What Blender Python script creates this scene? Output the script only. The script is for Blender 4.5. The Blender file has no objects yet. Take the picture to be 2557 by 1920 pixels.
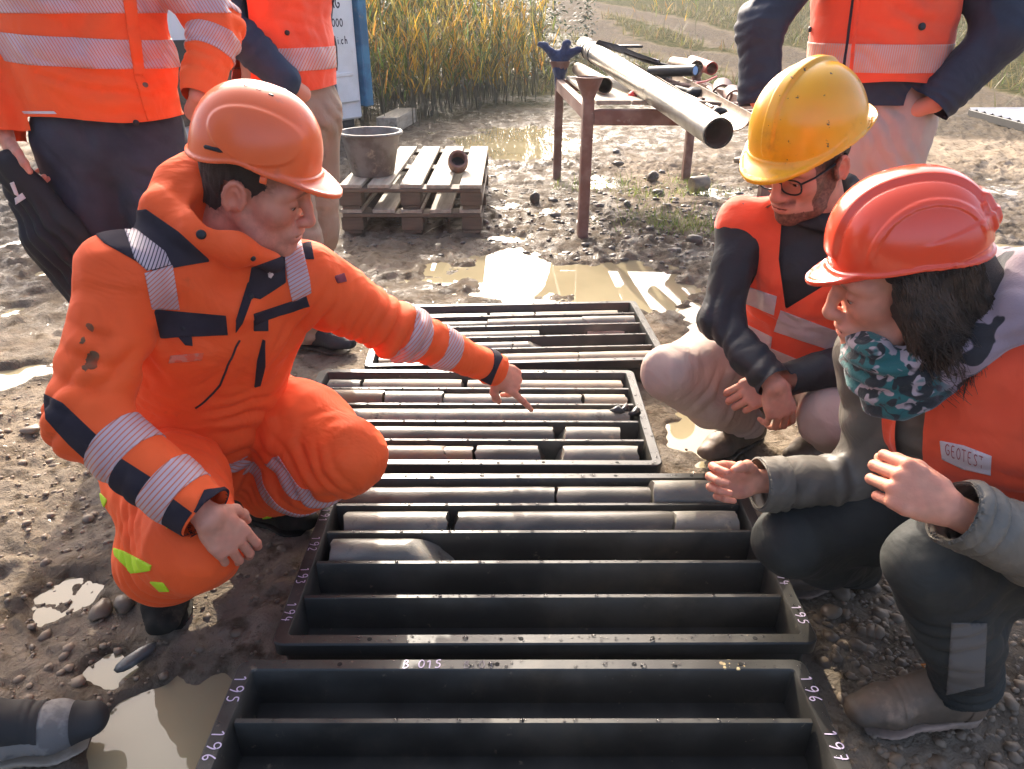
import bpy, math, random
import numpy as np
from mathutils import Vector, Matrix

random.seed(7)
RNG = np.random.default_rng(11)
R = math.radians
scene = bpy.context.scene

# ------------------------------------------------------------------ camera, sky, sun, exposure
CAM_H, CAM_PITCH, CAM_F = 1.249, 27.0, 1838.7
cam_data = bpy.data.cameras.new('camera')
cam = bpy.data.objects.new('camera', cam_data)
scene.collection.objects.link(cam)
cam.location = (0, 0, CAM_H)
cam.rotation_euler = (R(90 - CAM_PITCH), 0, 0)
cam_data.sensor_fit = 'HORIZONTAL'
cam_data.sensor_width = 36
cam_data.lens = 36 * CAM_F / 2557
cam_data.clip_start = 0.05
cam_data.clip_end = 2000
scene.camera = cam

SUN_EL, SUN_AZ = 31.0, -12.0          # azimuth measured from +Y, negative to the left
world = bpy.data.worlds.new('World')
scene.world = world
world.use_nodes = True
wn = world.node_tree.nodes
wl = world.node_tree.links
wn.clear()
wo = wn.new('ShaderNodeOutputWorld')
wb = wn.new('ShaderNodeBackground')
ws = wn.new('ShaderNodeTexSky')
ws.sky_type = 'NISHITA'
ws.sun_disc = False
ws.sun_elevation = R(SUN_EL)
ws.sun_rotation = R(SUN_AZ)
ws.altitude = 400
ws.air_density = 0.6
ws.dust_density = 8.0
ws.ozone_density = 0.3
wb.inputs['Strength'].default_value = 0.15
wl.new(ws.outputs[0], wb.inputs['Color'])
wl.new(wb.outputs[0], wo.inputs['Surface'])

sun_d = bpy.data.lights.new('sun', 'SUN')
sun_d.energy = 2.0
sun_d.angle = R(0.6)
sun_d.color = (1.0, 0.91, 0.78)
sun = bpy.data.objects.new('sun', sun_d)
scene.collection.objects.link(sun)
sdir = Vector((math.sin(R(SUN_AZ)) * math.cos(R(SUN_EL)), math.cos(R(SUN_AZ)) * math.cos(R(SUN_EL)), math.sin(R(SUN_EL))))
sun.rotation_euler = sdir.to_track_quat('Z', 'Y').to_euler()
sun.location = sdir * 50

scene.view_settings.view_transform = 'Standard'
scene.view_settings.look = 'None'
scene.view_settings.exposure = 1.88
scene.view_settings.gamma = 1
scene.view_settings.use_curve_mapping = False
scene.cycles.use_denoising = True
scene.cycles.max_bounces = 6
scene.cycles.diffuse_bounces = 3
scene.cycles.glossy_bounces = 3
scene.cycles.transmission_bounces = 4
scene.cycles.sample_clamp_indirect = 6
scene.cycles.sample_clamp_direct = 40

# ------------------------------------------------------------------ picture point -> place helpers
_c, _s = math.cos(R(CAM_PITCH)), math.sin(R(CAM_PITCH))
def _ray(dx, dy):
    k = 2557 / 2212.0
    u = (dx * k - 1278.5) / CAM_F
    v = (dy * k - 960) / CAM_F
    return np.array([u, _c - v * _s, -_s - v * _c])
def G(dx, dy, z=0.0):
    r = _ray(dx, dy)
    return np.array([0, 0, CAM_H]) + (z - CAM_H) / r[2] * r
def U(dx, dy, Y):
    r = _ray(dx, dy)
    return np.array([0, 0, CAM_H]) + Y / r[1] * r

# ------------------------------------------------------------------ scene graph helpers
COL = scene.collection
def tag(o, label=None, cat=None, group=None, kind=None):
    if label: o['label'] = label
    if cat: o['category'] = cat
    if group: o['group'] = group
    if kind: o['kind'] = kind
    return o

def thing(name, loc, label, cat, group=None):
    o = bpy.data.objects.new(name, None)
    o.empty_display_size = 0.05
    o.location = tuple(float(v) for v in loc)
    COL.objects.link(o)
    return tag(o, label, cat, group)

def origin_of(parent):
    v = Vector((0, 0, 0))
    while parent is not None:
        v = v + parent.location
        parent = parent.parent
    return np.array(v)

def mesh_from(name, V, F, mat=None, smooth=True, attrs=None):
    me = bpy.data.meshes.new(name)
    V = np.asarray(V, np.float32)
    if isinstance(F, np.ndarray) and F.ndim == 2:
        n = F.shape[1]
        me.vertices.add(len(V))
        me.vertices.foreach_set('co', V.ravel())
        me.loops.add(F.size)
        me.loops.foreach_set('vertex_index', F.astype(np.int32).ravel())
        me.polygons.add(len(F))
        me.polygons.foreach_set('loop_start', np.arange(0, F.size, n, dtype=np.int32))
        me.polygons.foreach_set('loop_total', np.full(len(F), n, np.int32))
        me.update(calc_edges=True)
    else:
        me.from_pydata([tuple(map(float, v)) for v in V], [], [tuple(int(i) for i in f) for f in F])
        me.update()
    if smooth:
        me.polygons.foreach_set('use_smooth', np.ones(len(me.polygons), bool))
    if attrs:
        for k, a in attrs.items():
            a = np.asarray(a, np.float32)
            if a.ndim == 2:
                at = me.attributes.new(k, 'FLOAT_COLOR', 'POINT')
                if a.shape[1] == 3:
                    a = np.concatenate([a, np.ones((len(a), 1), np.float32)], 1)
                at.data.foreach_set('color', a.ravel())
            else:
                at = me.attributes.new(k, 'FLOAT', 'POINT')
                at.data.foreach_set('value', a)
    if mat is not None:
        for m in (mat if isinstance(mat, (list, tuple)) else [mat]):
            me.materials.append(m)
    return me

def part(name, V, F, mat, parent=None, smooth=True, attrs=None, auto=None):
    """world-space mesh -> one object; child of parent when given"""
    V = np.asarray(V, np.float64)
    if parent is not None:
        org = origin_of(parent)
    else:
        lo, hi = V.min(0), V.max(0)
        org = np.array([(lo[0] + hi[0]) / 2, (lo[1] + hi[1]) / 2, lo[2]])
    me = mesh_from(name, V - org, F, mat, smooth, attrs)
    if auto is not None:
        me.set_sharp_from_angle(angle=R(auto))
    o = bpy.data.objects.new(name, me)
    COL.objects.link(o)
    if parent is None:
        o.location = tuple(org)
    else:
        o.parent = parent
    return o

class MB:
    """collects simple solids"""
    def __init__(s):
        s.V, s.F, s.n = [], [], 0
    def add(s, V, F):
        V = np.asarray(V, float)
        s.V.append(V)
        s.F += [tuple(i + s.n for i in f) for f in F]
        s.n += len(V)
        return s
    def box(s, c, size, rot=None, bev=0.0):
        """bevelled box; rot 3x3"""
        hx, hy, hz = [v / 2 for v in size]
        b = min(bev, hx * .9, hy * .9, hz * .9)
        if b <= 0:
            V = np.array([[x, y, z] for x in (-hx, hx) for y in (-hy, hy) for z in (-hz, hz)])
            F = [(0, 1, 3, 2), (4, 6, 7, 5), (0, 4, 5, 1), (2, 3, 7, 6), (0, 2, 6, 4), (1, 5, 7, 3)]
        else:
            V, idx = [], {}
            for sx in (-1, 1):
                for sy in (-1, 1):
                    for sz in (-1, 1):
                        for ax in range(3):
                            p = [sx * (hx - b), sy * (hy - b), sz * (hz - b)]
                            p[ax] = (sx * hx, sy * hy, sz * hz)[ax]
                            idx[(sx, sy, sz, ax)] = len(V)
                            V.append(p)
            F = []
            def q(*ks): F.append(tuple(idx[k] for k in ks))
            for sg in (-1, 1):
                o = [(-1, -1), (1, -1), (1, 1), (-1, 1)]
                o = o if sg > 0 else o[::-1]
                q(*[(sg, a, c_, 0) for a, c_ in o])
                q(*[(c_, sg, a, 1) for a, c_ in o])
                q(*[(a, c_, sg, 2) for a, c_ in o])
            for s1 in (-1, 1):
                for s2 in (-1, 1):
                    f = [(-1, s1, s2, 1), (1, s1, s2, 1), (1, s1, s2, 2), (-1, s1, s2, 2)]
                    q(*(f if s1 * s2 < 0 else f[::-1]))
                    f = [(s1, -1, s2, 2), (s1, 1, s2, 2), (s1, 1, s2, 0), (s1, -1, s2, 0)]
                    q(*(f if s1 * s2 < 0 else f[::-1]))
                    f = [(s1, s2, -1, 0), (s1, s2, 1, 0), (s1, s2, 1, 1), (s1, s2, -1, 1)]
                    q(*(f if s1 * s2 < 0 else f[::-1]))
                    for s3 in (-1, 1):
                        f = [(s1, s2, s3, 0), (s1, s2, s3, 1), (s1, s2, s3, 2)]
                        q(*(f if s1 * s2 * s3 > 0 else f[::-1]))
            V = np.array(V)
        if rot is not None:
            V = V @ np.asarray(rot).T
        return s.add(V + np.asarray(c, float), F)
    def tube(s, pts, rad, n=12, caps=True, ring=None):
        """swept tube through pts; rad number or list; ring optional (n,2) profile"""
        pts = np.asarray(pts, float)
        m = len(pts)
        rad = np.full(m, rad) if np.isscalar(rad) else np.asarray(rad, float)
        t = np.gradient(pts, axis=0)
        t /= np.linalg.norm(t, axis=1)[:, None] + 1e-12
        ref = np.array([0, 0, 1.0]) if abs(t[0][2]) < .9 else np.array([1.0, 0, 0])
        u = np.cross(t[0], ref); u /= np.linalg.norm(u)
        V = []
        if ring is None:
            a = np.arange(n) * 2 * np.pi / n
            ring = np.stack([np.cos(a), np.sin(a)], 1)
        n = len(ring)
        for i in range(m):
            u = u - t[i] * (u @ t[i]); u /= np.linalg.norm(u)
            w = np.cross(t[i], u)
            V.append(pts[i] + rad[i] * (ring[:, :1] * u + ring[:, 1:] * w))
        V = np.concatenate(V)
        F = [(i * n + j, i * n + (j + 1) % n, (i + 1) * n + (j + 1) % n, (i + 1) * n + j) for i in range(m - 1) for j in range(n)]
        if caps:
            F += [tuple(range(n))[::-1], tuple((m - 1) * n + j for j in range(n))]
        return s.add(V, F)
    def lathe(s, prof, c=(0, 0, 0), n=32, axis=None, closed=False):
        """profile [(r,z)...] turned about z (or axis) at c"""
        prof = np.asarray(prof, float)
        a = np.arange(n) * 2 * np.pi / n
        V = np.concatenate([np.stack([r * np.cos(a), r * np.sin(a), np.full(n, z)], 1) for r, z in prof])
        m = len(prof)
        F = [(i * n + j, i * n + (j + 1) % n, (i + 1) * n + (j + 1) % n, (i + 1) * n + j) for i in range(m - 1) for j in range(n)]
        if closed:
            F += [((m - 1) * n + j, (m - 1) * n + (j + 1) % n, (j + 1) % n, j) for j in range(n)]
        if axis is not None:
            V = V @ np.array(basis_z(axis)).T
        return s.add(V + np.asarray(c, float), F)
    def get(s):
        return np.concatenate(s.V), s.F
    def build(s, name, mat, parent=None, smooth=False, auto=None):
        V, F = s.get()
        return part(name, V, F, mat, parent, smooth or auto is not None, auto=auto)

def nrm(v):
    v = np.asarray(v, float)
    return v / (np.linalg.norm(v) + 1e-12)
def basis_z(z, xhint=(1, 0, 0)):
    """columns x,y,z with z along given axis"""
    z = nrm(z)
    x = np.asarray(xhint, float)
    if abs(x @ z) > .95: x = np.array([0, 1.0, 0])
    x = nrm(x - z * (x @ z))
    return np.stack([x, np.cross(z, x), z], 1)
def frame_xz(fwd, up):
    """columns: x=fwd, y=left, z=up (orthonormalised)"""
    x = nrm(fwd); z = np.asarray(up, float)
    z = nrm(z - x * (z @ x))
    return np.stack([x, np.cross(z, x), z], 1)
def rotz(a):
    c, s = math.cos(a), math.sin(a)
    return np.array([[c, -s, 0], [s, c, 0], [0, 0, 1.0]])

# ------------------------------------------------------------------ noise (numpy value noise)
def _h(ix, iy, iz, seed):
    n = (ix.astype(np.int64) * 374761393 + iy.astype(np.int64) * 668265263 + iz.astype(np.int64) * 2147483647 + seed * 1274126177) & 0xffffffff
    n = ((n ^ (n >> 13)) * 1274126177) & 0xffffffff
    n = ((n ^ (n >> 16)) * 2246822519) & 0xffffffff
    return ((n ^ (n >> 15)) & 0xffff).astype(np.float32) / 32767.5 - 1
def noise2(x, y, seed=0):
    ix, iy = np.floor(x), np.floor(y)
    fx, fy = x - ix, y - iy
    fx = fx * fx * fx * (fx * (fx * 6 - 15) + 10); fy = fy * fy * fy * (fy * (fy * 6 - 15) + 10)
    z = np.zeros_like(ix)
    a = _h(ix, iy, z, seed); b = _h(ix + 1, iy, z, seed); c = _h(ix, iy + 1, z, seed); d = _h(ix + 1, iy + 1, z, seed)
    return (a + (b - a) * fx) * (1 - fy) + (c + (d - c) * fx) * fy
def noise3(P, seed=0):
    I = np.floor(P); f = P - I
    f = f * f * f * (f * (f * 6 - 15) + 10)
    r = 0
    for dx in (0, 1):
        for dy in (0, 1):
            for dz in (0, 1):
                w = (f[..., 0] if dx else 1 - f[..., 0]) * (f[..., 1] if dy else 1 - f[..., 1]) * (f[..., 2] if dz else 1 - f[..., 2])
                r = r + w * _h(I[..., 0] + dx, I[..., 1] + dy, I[..., 2] + dz, seed)
    return r
def sstep(a, b, x):
    t = np.clip((x - a) / (b - a), 0, 1)
    return t * t * (3 - 2 * t)

# ------------------------------------------------------------------ materials
def mat(name, col, rough=.6, col2=None, ns=6, lo=.4, hi=.6, nd=4, stretch=None, bump=0, bs=80, bd=.003, bdet=4, metal=0, spec=.5,
        coat=0, sheen=0, sss=0, rough2=None, dirt=None, attr=None, trans=0, alpha=None, ior=1.45, wave=None, sheencol=None, wrinkle=None):
    m = bpy.data.materials.new(name)
    m.use_nodes = True
    N, L = m.node_tree.nodes, m.node_tree.links
    b = N['Principled BSDF']
    tc = N.new('ShaderNodeTexCoord')
    vec = tc.outputs['Object']
    if stretch:
        mp = N.new('ShaderNodeMapping')
        mp.inputs['Scale'].default_value = stretch
        L.new(vec, mp.inputs['Vector'])
        vec2 = mp.outputs[0]
    else:
        vec2 = vec
    def noise(scale, det=4, v=None, ro=.55):
        n = N.new('ShaderNodeTexNoise')
        n.inputs['Scale'].default_value = scale
        n.inputs['Detail'].default_value = det
        n.inputs['Roughness'].default_value = ro
        L.new(v if v is not None else vec2, n.inputs['Vector'])
        return n.outputs['Fac']
    def ramp(src, a, c):
        r = N.new('ShaderNodeMapRange')
        r.interpolation_type = 'SMOOTHSTEP'
        r.inputs['From Min'].default_value = a
        r.inputs['From Max'].default_value = c
        L.new(src, r.inputs['Value'])
        return r.outputs[0]
    def mix(fac, a, c):
        x = N.new('ShaderNodeMix')
        x.data_type = 'RGBA'
        if isinstance(fac, (int, float)): x.inputs[0].default_value = fac
        else: L.new(fac, x.inputs[0])
        for k, v in ((6, a), (7, c)):
            if isinstance(v, (tuple, list)): x.inputs[k].default_value = (*v[:3], 1)
            else: L.new(v, x.inputs[k])
        return x.outputs[2]
    color = tuple(col)
    if attr:                                   # vertex tint multiplies the base
        at = N.new('ShaderNodeAttribute'); at.attribute_name = attr
        mx = N.new('ShaderNodeMix'); mx.data_type = 'RGBA'; mx.blend_type = 'MULTIPLY'
        mx.inputs[0].default_value = 1
        mx.inputs[6].default_value = (*col, 1)
        L.new(at.outputs['Color'], mx.inputs[7])
        color = mx.outputs[2]
    if col2 is not None:
        f = ramp(noise(ns, nd), lo, hi)
        color = mix(f, color, col2)
        if rough2 is not None:
            r = N.new('ShaderNodeMapRange')
            r.inputs['To Min'].default_value = rough; r.inputs['To Max'].default_value = rough2
            L.new(f, r.inputs['Value']); L.new(r.outputs[0], b.inputs['Roughness'])
    if wave is not None:                       # stripes read from the point attribute 'pat'
        at = N.new('ShaderNodeAttribute'); at.attribute_name = 'pat'
        fr = N.new('ShaderNodeMath'); fr.operation = 'FRACT'
        L.new(at.outputs['Fac'], fr.inputs[0])
        gt = N.new('ShaderNodeMath'); gt.operation = 'LESS_THAN'
        gt.inputs[1].default_value = wave[1]
        L.new(fr.outputs[0], gt.inputs[0])
        color = mix(gt.outputs[0], color, wave[0])
    if dirt is not None:
        for (dc, ds, dl, dh) in (dirt if isinstance(dirt, list) else [dirt]):
            color = mix(ramp(noise(ds, 6, vec, .65), dl, dh), color, dc)
    if isinstance(color, tuple): b.inputs['Base Color'].default_value = (*color, 1)
    else: L.new(color, b.inputs['Base Color'])
    if rough2 is None or col2 is None: b.inputs['Roughness'].default_value = rough
    b.inputs['Metallic'].default_value = metal
    b.inputs['Specular IOR Level'].default_value = spec
    b.inputs['IOR'].default_value = ior
    b.inputs['Coat Weight'].default_value = coat
    b.inputs['Coat Roughness'].default_value = .12
    b.inputs['Sheen Weight'].default_value = sheen
    if sheencol: b.inputs['Sheen Tint'].default_value = (*sheencol, 1)
    b.inputs['Transmission Weight'].default_value = trans
    if sss:
        b.inputs['Subsurface Weight'].default_value = sss
        b.inputs['Subsurface Radius'].default_value = (.012, .004, .002)
        b.inputs['Subsurface Scale'].default_value = .6
    nrmv = None
    if wrinkle:                                # broad soft creases
        bp = N.new('ShaderNodeBump')
        bp.inputs['Strength'].default_value = wrinkle[1]
        bp.inputs['Distance'].default_value = wrinkle[2]
        n = N.new('ShaderNodeTexNoise')
        n.inputs['Scale'].default_value = wrinkle[0]
        n.inputs['Detail'].default_value = 3
        n.inputs['Distortion'].default_value = 1.2
        L.new(vec2, n.inputs['Vector'])
        L.new(n.outputs['Fac'], bp.inputs['Height'])
        nrmv = bp.outputs[0]
    if bump:
        bp = N.new('ShaderNodeBump')
        bp.inputs['Strength'].default_value = bump
        bp.inputs['Distance'].default_value = bd
        L.new(noise(bs, bdet), bp.inputs['Height'])
        if nrmv is not None: L.new(nrmv, bp.inputs['Normal'])
        nrmv = bp.outputs[0]
    if nrmv is not None: L.new(nrmv, b.inputs['Normal'])
    if alpha is not None: b.inputs['Alpha'].default_value = alpha
    return m
# ------------------------------------------------------------------ distance-field modelling
class SDF:
    def __init__(s, lo, hi, h):
        s.h = h
        s.lo = np.asarray(lo, np.float32)
        s.n = np.maximum(4, np.ceil((np.asarray(hi) - s.lo) / h).astype(int) + 1)
        s.ax = [(s.lo[i] + h * np.arange(s.n[i])).astype(np.float32) for i in range(3)]
        s.D = np.full(s.n, .2, np.float32)
    def _loc(s, blo, bhi, pad):
        sl = []
        for i in range(3):
            a = int(np.floor((blo[i] - pad - s.lo[i]) / s.h)); b = int(np.ceil((bhi[i] + pad - s.lo[i]) / s.h)) + 1
            a = max(0, a); b = min(s.n[i], b)
            if b <= a: return None
            sl.append(slice(a, b))
        X = s.ax[0][sl[0]][:, None, None]; Y = s.ax[1][sl[1]][None, :, None]; Z = s.ax[2][sl[2]][None, None, :]
        return tuple(sl), X, Y, Z
    def _put(s, sl, d, k, op):
        A = s.D[sl]
        if op == 'u':
            if k > 0:
                h = np.maximum(k - np.abs(A - d), 0) / k
                s.D[sl] = np.minimum(A, d) - h * h * k * .25
            else: s.D[sl] = np.minimum(A, d)
        elif op == 's':
            d = -d
            if k > 0:
                h = np.maximum(k - np.abs(A - d), 0) / k
                s.D[sl] = np.maximum(A, d) + h * h * k * .25
            else: s.D[sl] = np.maximum(A, d)
    def cone(s, a, b, ra, rb, k=.02, op='u'):
        a = np.asarray(a, np.float32); b = np.asarray(b, np.float32)
        rm = max(ra, rb)
        g = s._loc(np.minimum(a, b) - rm, np.maximum(a, b) + rm, k + 3 * s.h)
        if g is None: return s
        sl, X, Y, Z = g
        ab = b - a; L2 = float(ab @ ab) + 1e-12
        px, py, pz = X - a[0], Y - a[1], Z - a[2]
        t = np.clip((px * ab[0] + py * ab[1] + pz * ab[2]) / L2, 0, 1)
        d = np.sqrt((px - t * ab[0]) ** 2 + (py - t * ab[1]) ** 2 + (pz - t * ab[2]) ** 2) - (ra + (rb - ra) * t)
        s._put(sl, d, k, op)
        return s
    def chain(s, pts, rads, k=.02, op='u'):
        for i in range(len(pts) - 1): s.cone(pts[i], pts[i + 1], rads[i], rads[i + 1], k, op)
        return s
    def ell(s, c, r, Rm=None, k=.02, op='u'):
        c = np.asarray(c, np.float32); r = np.asarray(r, np.float32)
        Rm = np.eye(3) if Rm is None else np.asarray(Rm)
        ext = np.sqrt(((Rm * r) ** 2).sum(1))
        g = s._loc(c - ext, c + ext, k + 3 * s.h)
        if g is None: return s
        sl, X, Y, Z = g
        x, y, z = X - c[0], Y - c[1], Z - c[2]
        q = [x * Rm[0, i] + y * Rm[1, i] + z * Rm[2, i] for i in range(3)]
        k0 = np.sqrt(sum((q[i] / r[i]) ** 2 for i in range(3))) + 1e-6
        k1 = np.sqrt(sum((q[i] / r[i] ** 2) ** 2 for i in range(3))) + 1e-6
        s._put(sl, k0 * (k0 - 1) / k1, k, op)
        return s
    def econe(s, a, b, ra, rb, side, k=.03, op='u'):
        """cone with elliptic section: radii (along side, across)"""
        a = np.asarray(a, np.float32); b = np.asarray(b, np.float32)
        rm = max(*ra, *rb)
        g = s._loc(np.minimum(a, b) - rm, np.maximum(a, b) + rm, k + 3 * s.h)
        if g is None: return s
        sl, X, Y, Z = g
        ab = b - a; L2 = float(ab @ ab) + 1e-12
        zx = nrm(ab); u = np.asarray(side, float); u = nrm(u - zx * (u @ zx)); w = np.cross(zx, u)
        px, py, pz = X - a[0], Y - a[1], Z - a[2]
        t = np.clip((px * ab[0] + py * ab[1] + pz * ab[2]) / L2, 0, 1)
        qx, qy, qz = px - t * ab[0], py - t * ab[1], pz - t * ab[2]
        e = [qx * v[0] + qy * v[1] + qz * v[2] for v in (u, w, zx)]
        r1 = ra[0] + (rb[0] - ra[0]) * t; r2 = ra[1] + (rb[1] - ra[1]) * t; r3 = np.minimum(r1, r2)
        k0 = np.sqrt((e[0] / r1) ** 2 + (e[1] / r2) ** 2 + (e[2] / r3) ** 2) + 1e-6
        k1 = np.sqrt((e[0] / r1 ** 2) ** 2 + (e[1] / r2 ** 2) ** 2 + (e[2] / r3 ** 2) ** 2) + 1e-6
        s._put(sl, k0 * (k0 - 1) / k1, k, op)
        return s
    def plane(s, p, n, k=0.0):
        """keep the side where (x-p).n < 0"""
        n = nrm(n)
        X = s.ax[0][:, None, None]; Y = s.ax[1][None, :, None]; Z = s.ax[2][None, None, :]
        d = ((X - p[0]) * n[0] + (Y - p[1]) * n[1] + (Z - p[2]) * n[2]).astype(np.float32)
        s._put((slice(None),) * 3, -d, k, 's')
        return s
    def field(s, fn, k=0.0, op='u'):
        X = s.ax[0][:, None, None]; Y = s.ax[1][None, :, None]; Z = s.ax[2][None, None, :]
        s._put((slice(None),) * 3, np.broadcast_to(fn(X, Y, Z), s.D.shape).astype(np.float32), k, op)
        return s
    def mesh(s, keep=None):
        D = s.D
        D[0] = D[-1] = .05; D[:, 0] = D[:, -1] = .05; D[:, :, 0] = D[:, :, -1] = .05
        I = D < 0
        c8 = [I[a:I.shape[0] - 1 + a, b:I.shape[1] - 1 + b, c:I.shape[2] - 1 + c] for a in (0, 1) for b in (0, 1) for c in (0, 1)]
        anyi = c8[0].copy(); alli = c8[0].copy()
        for q in c8[1:]: anyi |= q; alli &= q
        act = anyi & ~alli
        ijk = np.argwhere(act)
        vid = np.full(act.shape, -1, np.int64)
        vid[act] = np.arange(len(ijk))
        acc = np.zeros((len(ijk), 3)); cnt = np.zeros(len(ijk))
        cor = [(a, b, c) for a in (0, 1) for b in (0, 1) for c in (0, 1)]
        val = {q: D[ijk[:, 0] + q[0], ijk[:, 1] + q[1], ijk[:, 2] + q[2]] for q in cor}
        for q in cor:
            for ax in range(3):
                if q[ax]: continue
                q2 = list(q); q2[ax] = 1; q2 = tuple(q2)
                v0, v1 = val[q], val[q2]
                m = (v0 < 0) != (v1 < 0)
                t = np.where(m, v0 / np.where(m, v0 - v1, 1), 0)
                for j in range(3):
                    acc[:, j] += m * ((t if j == ax else q[j]))
                cnt += m
        V = s.lo + s.h * (ijk + acc / cnt[:, None])
        quads = []
        for ax in range(3):
            b, c = [(1, 2), (2, 0), (0, 1)][ax]
            n = list(I.shape); 
            lo = [slice(1, -1)] * 3
            lo[ax] = slice(0, -1); hi = list(lo); hi[ax] = slice(1, None)
            A, B = I[tuple(lo)], I[tuple(hi)]
            for flip, M in ((0, A & ~B), (1, ~A & B)):
                e = np.argwhere(M)
                off = np.ones(3, int); off[ax] = 0
                e = e + off
                def cell(db, dc):
                    x = e.copy(); x[:, b] += db; x[:, c] += dc
                    return vid[x[:, 0], x[:, 1], x[:, 2]]
                q = np.stack([cell(-1, -1), cell(0, -1), cell(0, 0), cell(-1, 0)], 1)
                if flip: q = q[:, ::-1]
                quads.append(q)
        Q = np.concatenate(quads)
        Q = Q[(Q >= 0).all(1)]
        return V, Q

def smooth_mesh(V, Q, it=2, lam=.5):
    n = len(V)
    E = np.concatenate([Q[:, [0, 1]], Q[:, [1, 2]], Q[:, [2, 3]], Q[:, [3, 0]]]) if Q.shape[1] == 4 else np.concatenate([Q[:, [0, 1]], Q[:, [1, 2]], Q[:, [2, 0]]])
    deg = np.bincount(E.ravel(), minlength=n)[:, None]
    for k in range(it * 2):
        l = lam if k % 2 == 0 else -lam * 1.04
        S = np.zeros_like(V)
        for j in range(3):
            S[:, j] = np.bincount(E[:, 0], V[E[:, 1], j], n) + np.bincount(E[:, 1], V[E[:, 0], j], n)
        V = V + l * (S / np.maximum(deg, 1) - V)
    return V
def normals(V, Q):
    T = tris(Q)
    fn = np.cross(V[T[:, 1]] - V[T[:, 0]], V[T[:, 2]] - V[T[:, 0]])
    N = np.zeros_like(V)
    for j in range(3):
        for k in range(3):
            N[:, k] += np.bincount(T[:, j], fn[:, k], len(V))
    return N / (np.linalg.norm(N, axis=1)[:, None] + 1e-12)
def tris(Q):
    if Q.shape[1] == 3: return Q
    return np.concatenate([Q[:, [0, 1, 2]], Q[:, [0, 2, 3]]])

def folds(V, specs, base=.0025, bscale=9, seed=0):
    """cloth creases; specs = (centre, axis, wavelength, sigma, amplitude)"""
    V = np.asarray(V, float)
    w = noise3(V * 7, seed) * .5 + noise3(V * 15, seed + 3) * .2
    d = base * (noise3(V * bscale, seed + 1) + .5 * noise3(V * bscale * 2.3, seed + 2))
    d += base * 1.3 * (.45 - np.abs(noise3(V * np.array([11, 11, 6]) + w[:, None], seed + 21)) - .5 * np.abs(noise3(V * np.array([19, 19, 11]), seed + 22)))
    for i, (c, ax, lam, sig, amp) in enumerate(specs):
        q = V - np.asarray(c)
        ph = np.pi * (q @ nrm(ax)) / lam + 4.6 * w + i
        g = np.exp(-(q ** 2).sum(1) / sig ** 2)
        d += amp * g * (np.abs(np.sin(ph)) - .62) * np.clip(.62 + 1.0 * noise3(V * 7 + 9, seed + i), 0, 1.4)
    return d

def clip(V, T, N, s):
    """keep the part of a triangle mesh with s>0, cut cleanly"""
    ins = s > 0
    k = ins[T].sum(1)
    full = T[k == 3]
    newV, newN, newS = [V], [N], [s]
    n0 = len(V); out = [full]
    def cut(a, b):
        t = (s[a] / (s[a] - s[b]))[:, None]
        return V[a] + t * (V[b] - V[a]), N[a] + t * (N[b] - N[a])
    for kk in (1, 2):
        P = T[k == kk]
        if not len(P): continue
        m = ins[P]
        lone = np.argmax(m if kk == 1 else ~m, 1)
        r = np.arange(len(P))
        a, b, c = P[r, lone], P[r, (lone + 1) % 3], P[r, (lone + 2) % 3]
        p1, q1 = cut(a, b); p2, q2 = cut(a, c)
        i1 = n0 + np.arange(len(P)); i2 = i1 + len(P); n0 += 2 * len(P)
        newV += [p1, p2]; newN += [q1, q2]
        if kk == 1: out.append(np.stack([a, i1, i2], 1))
        else: out += [np.stack([i1, b, c], 1), np.stack([i1, c, i2], 1)]
    V2, N2, T2 = np.concatenate(newV), np.concatenate(newN), np.concatenate(out)
    used = np.unique(T2)
    mp = np.full(len(V2), -1); mp[used] = np.arange(len(used))
    return V2[used], mp[T2], N2[used]

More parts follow.
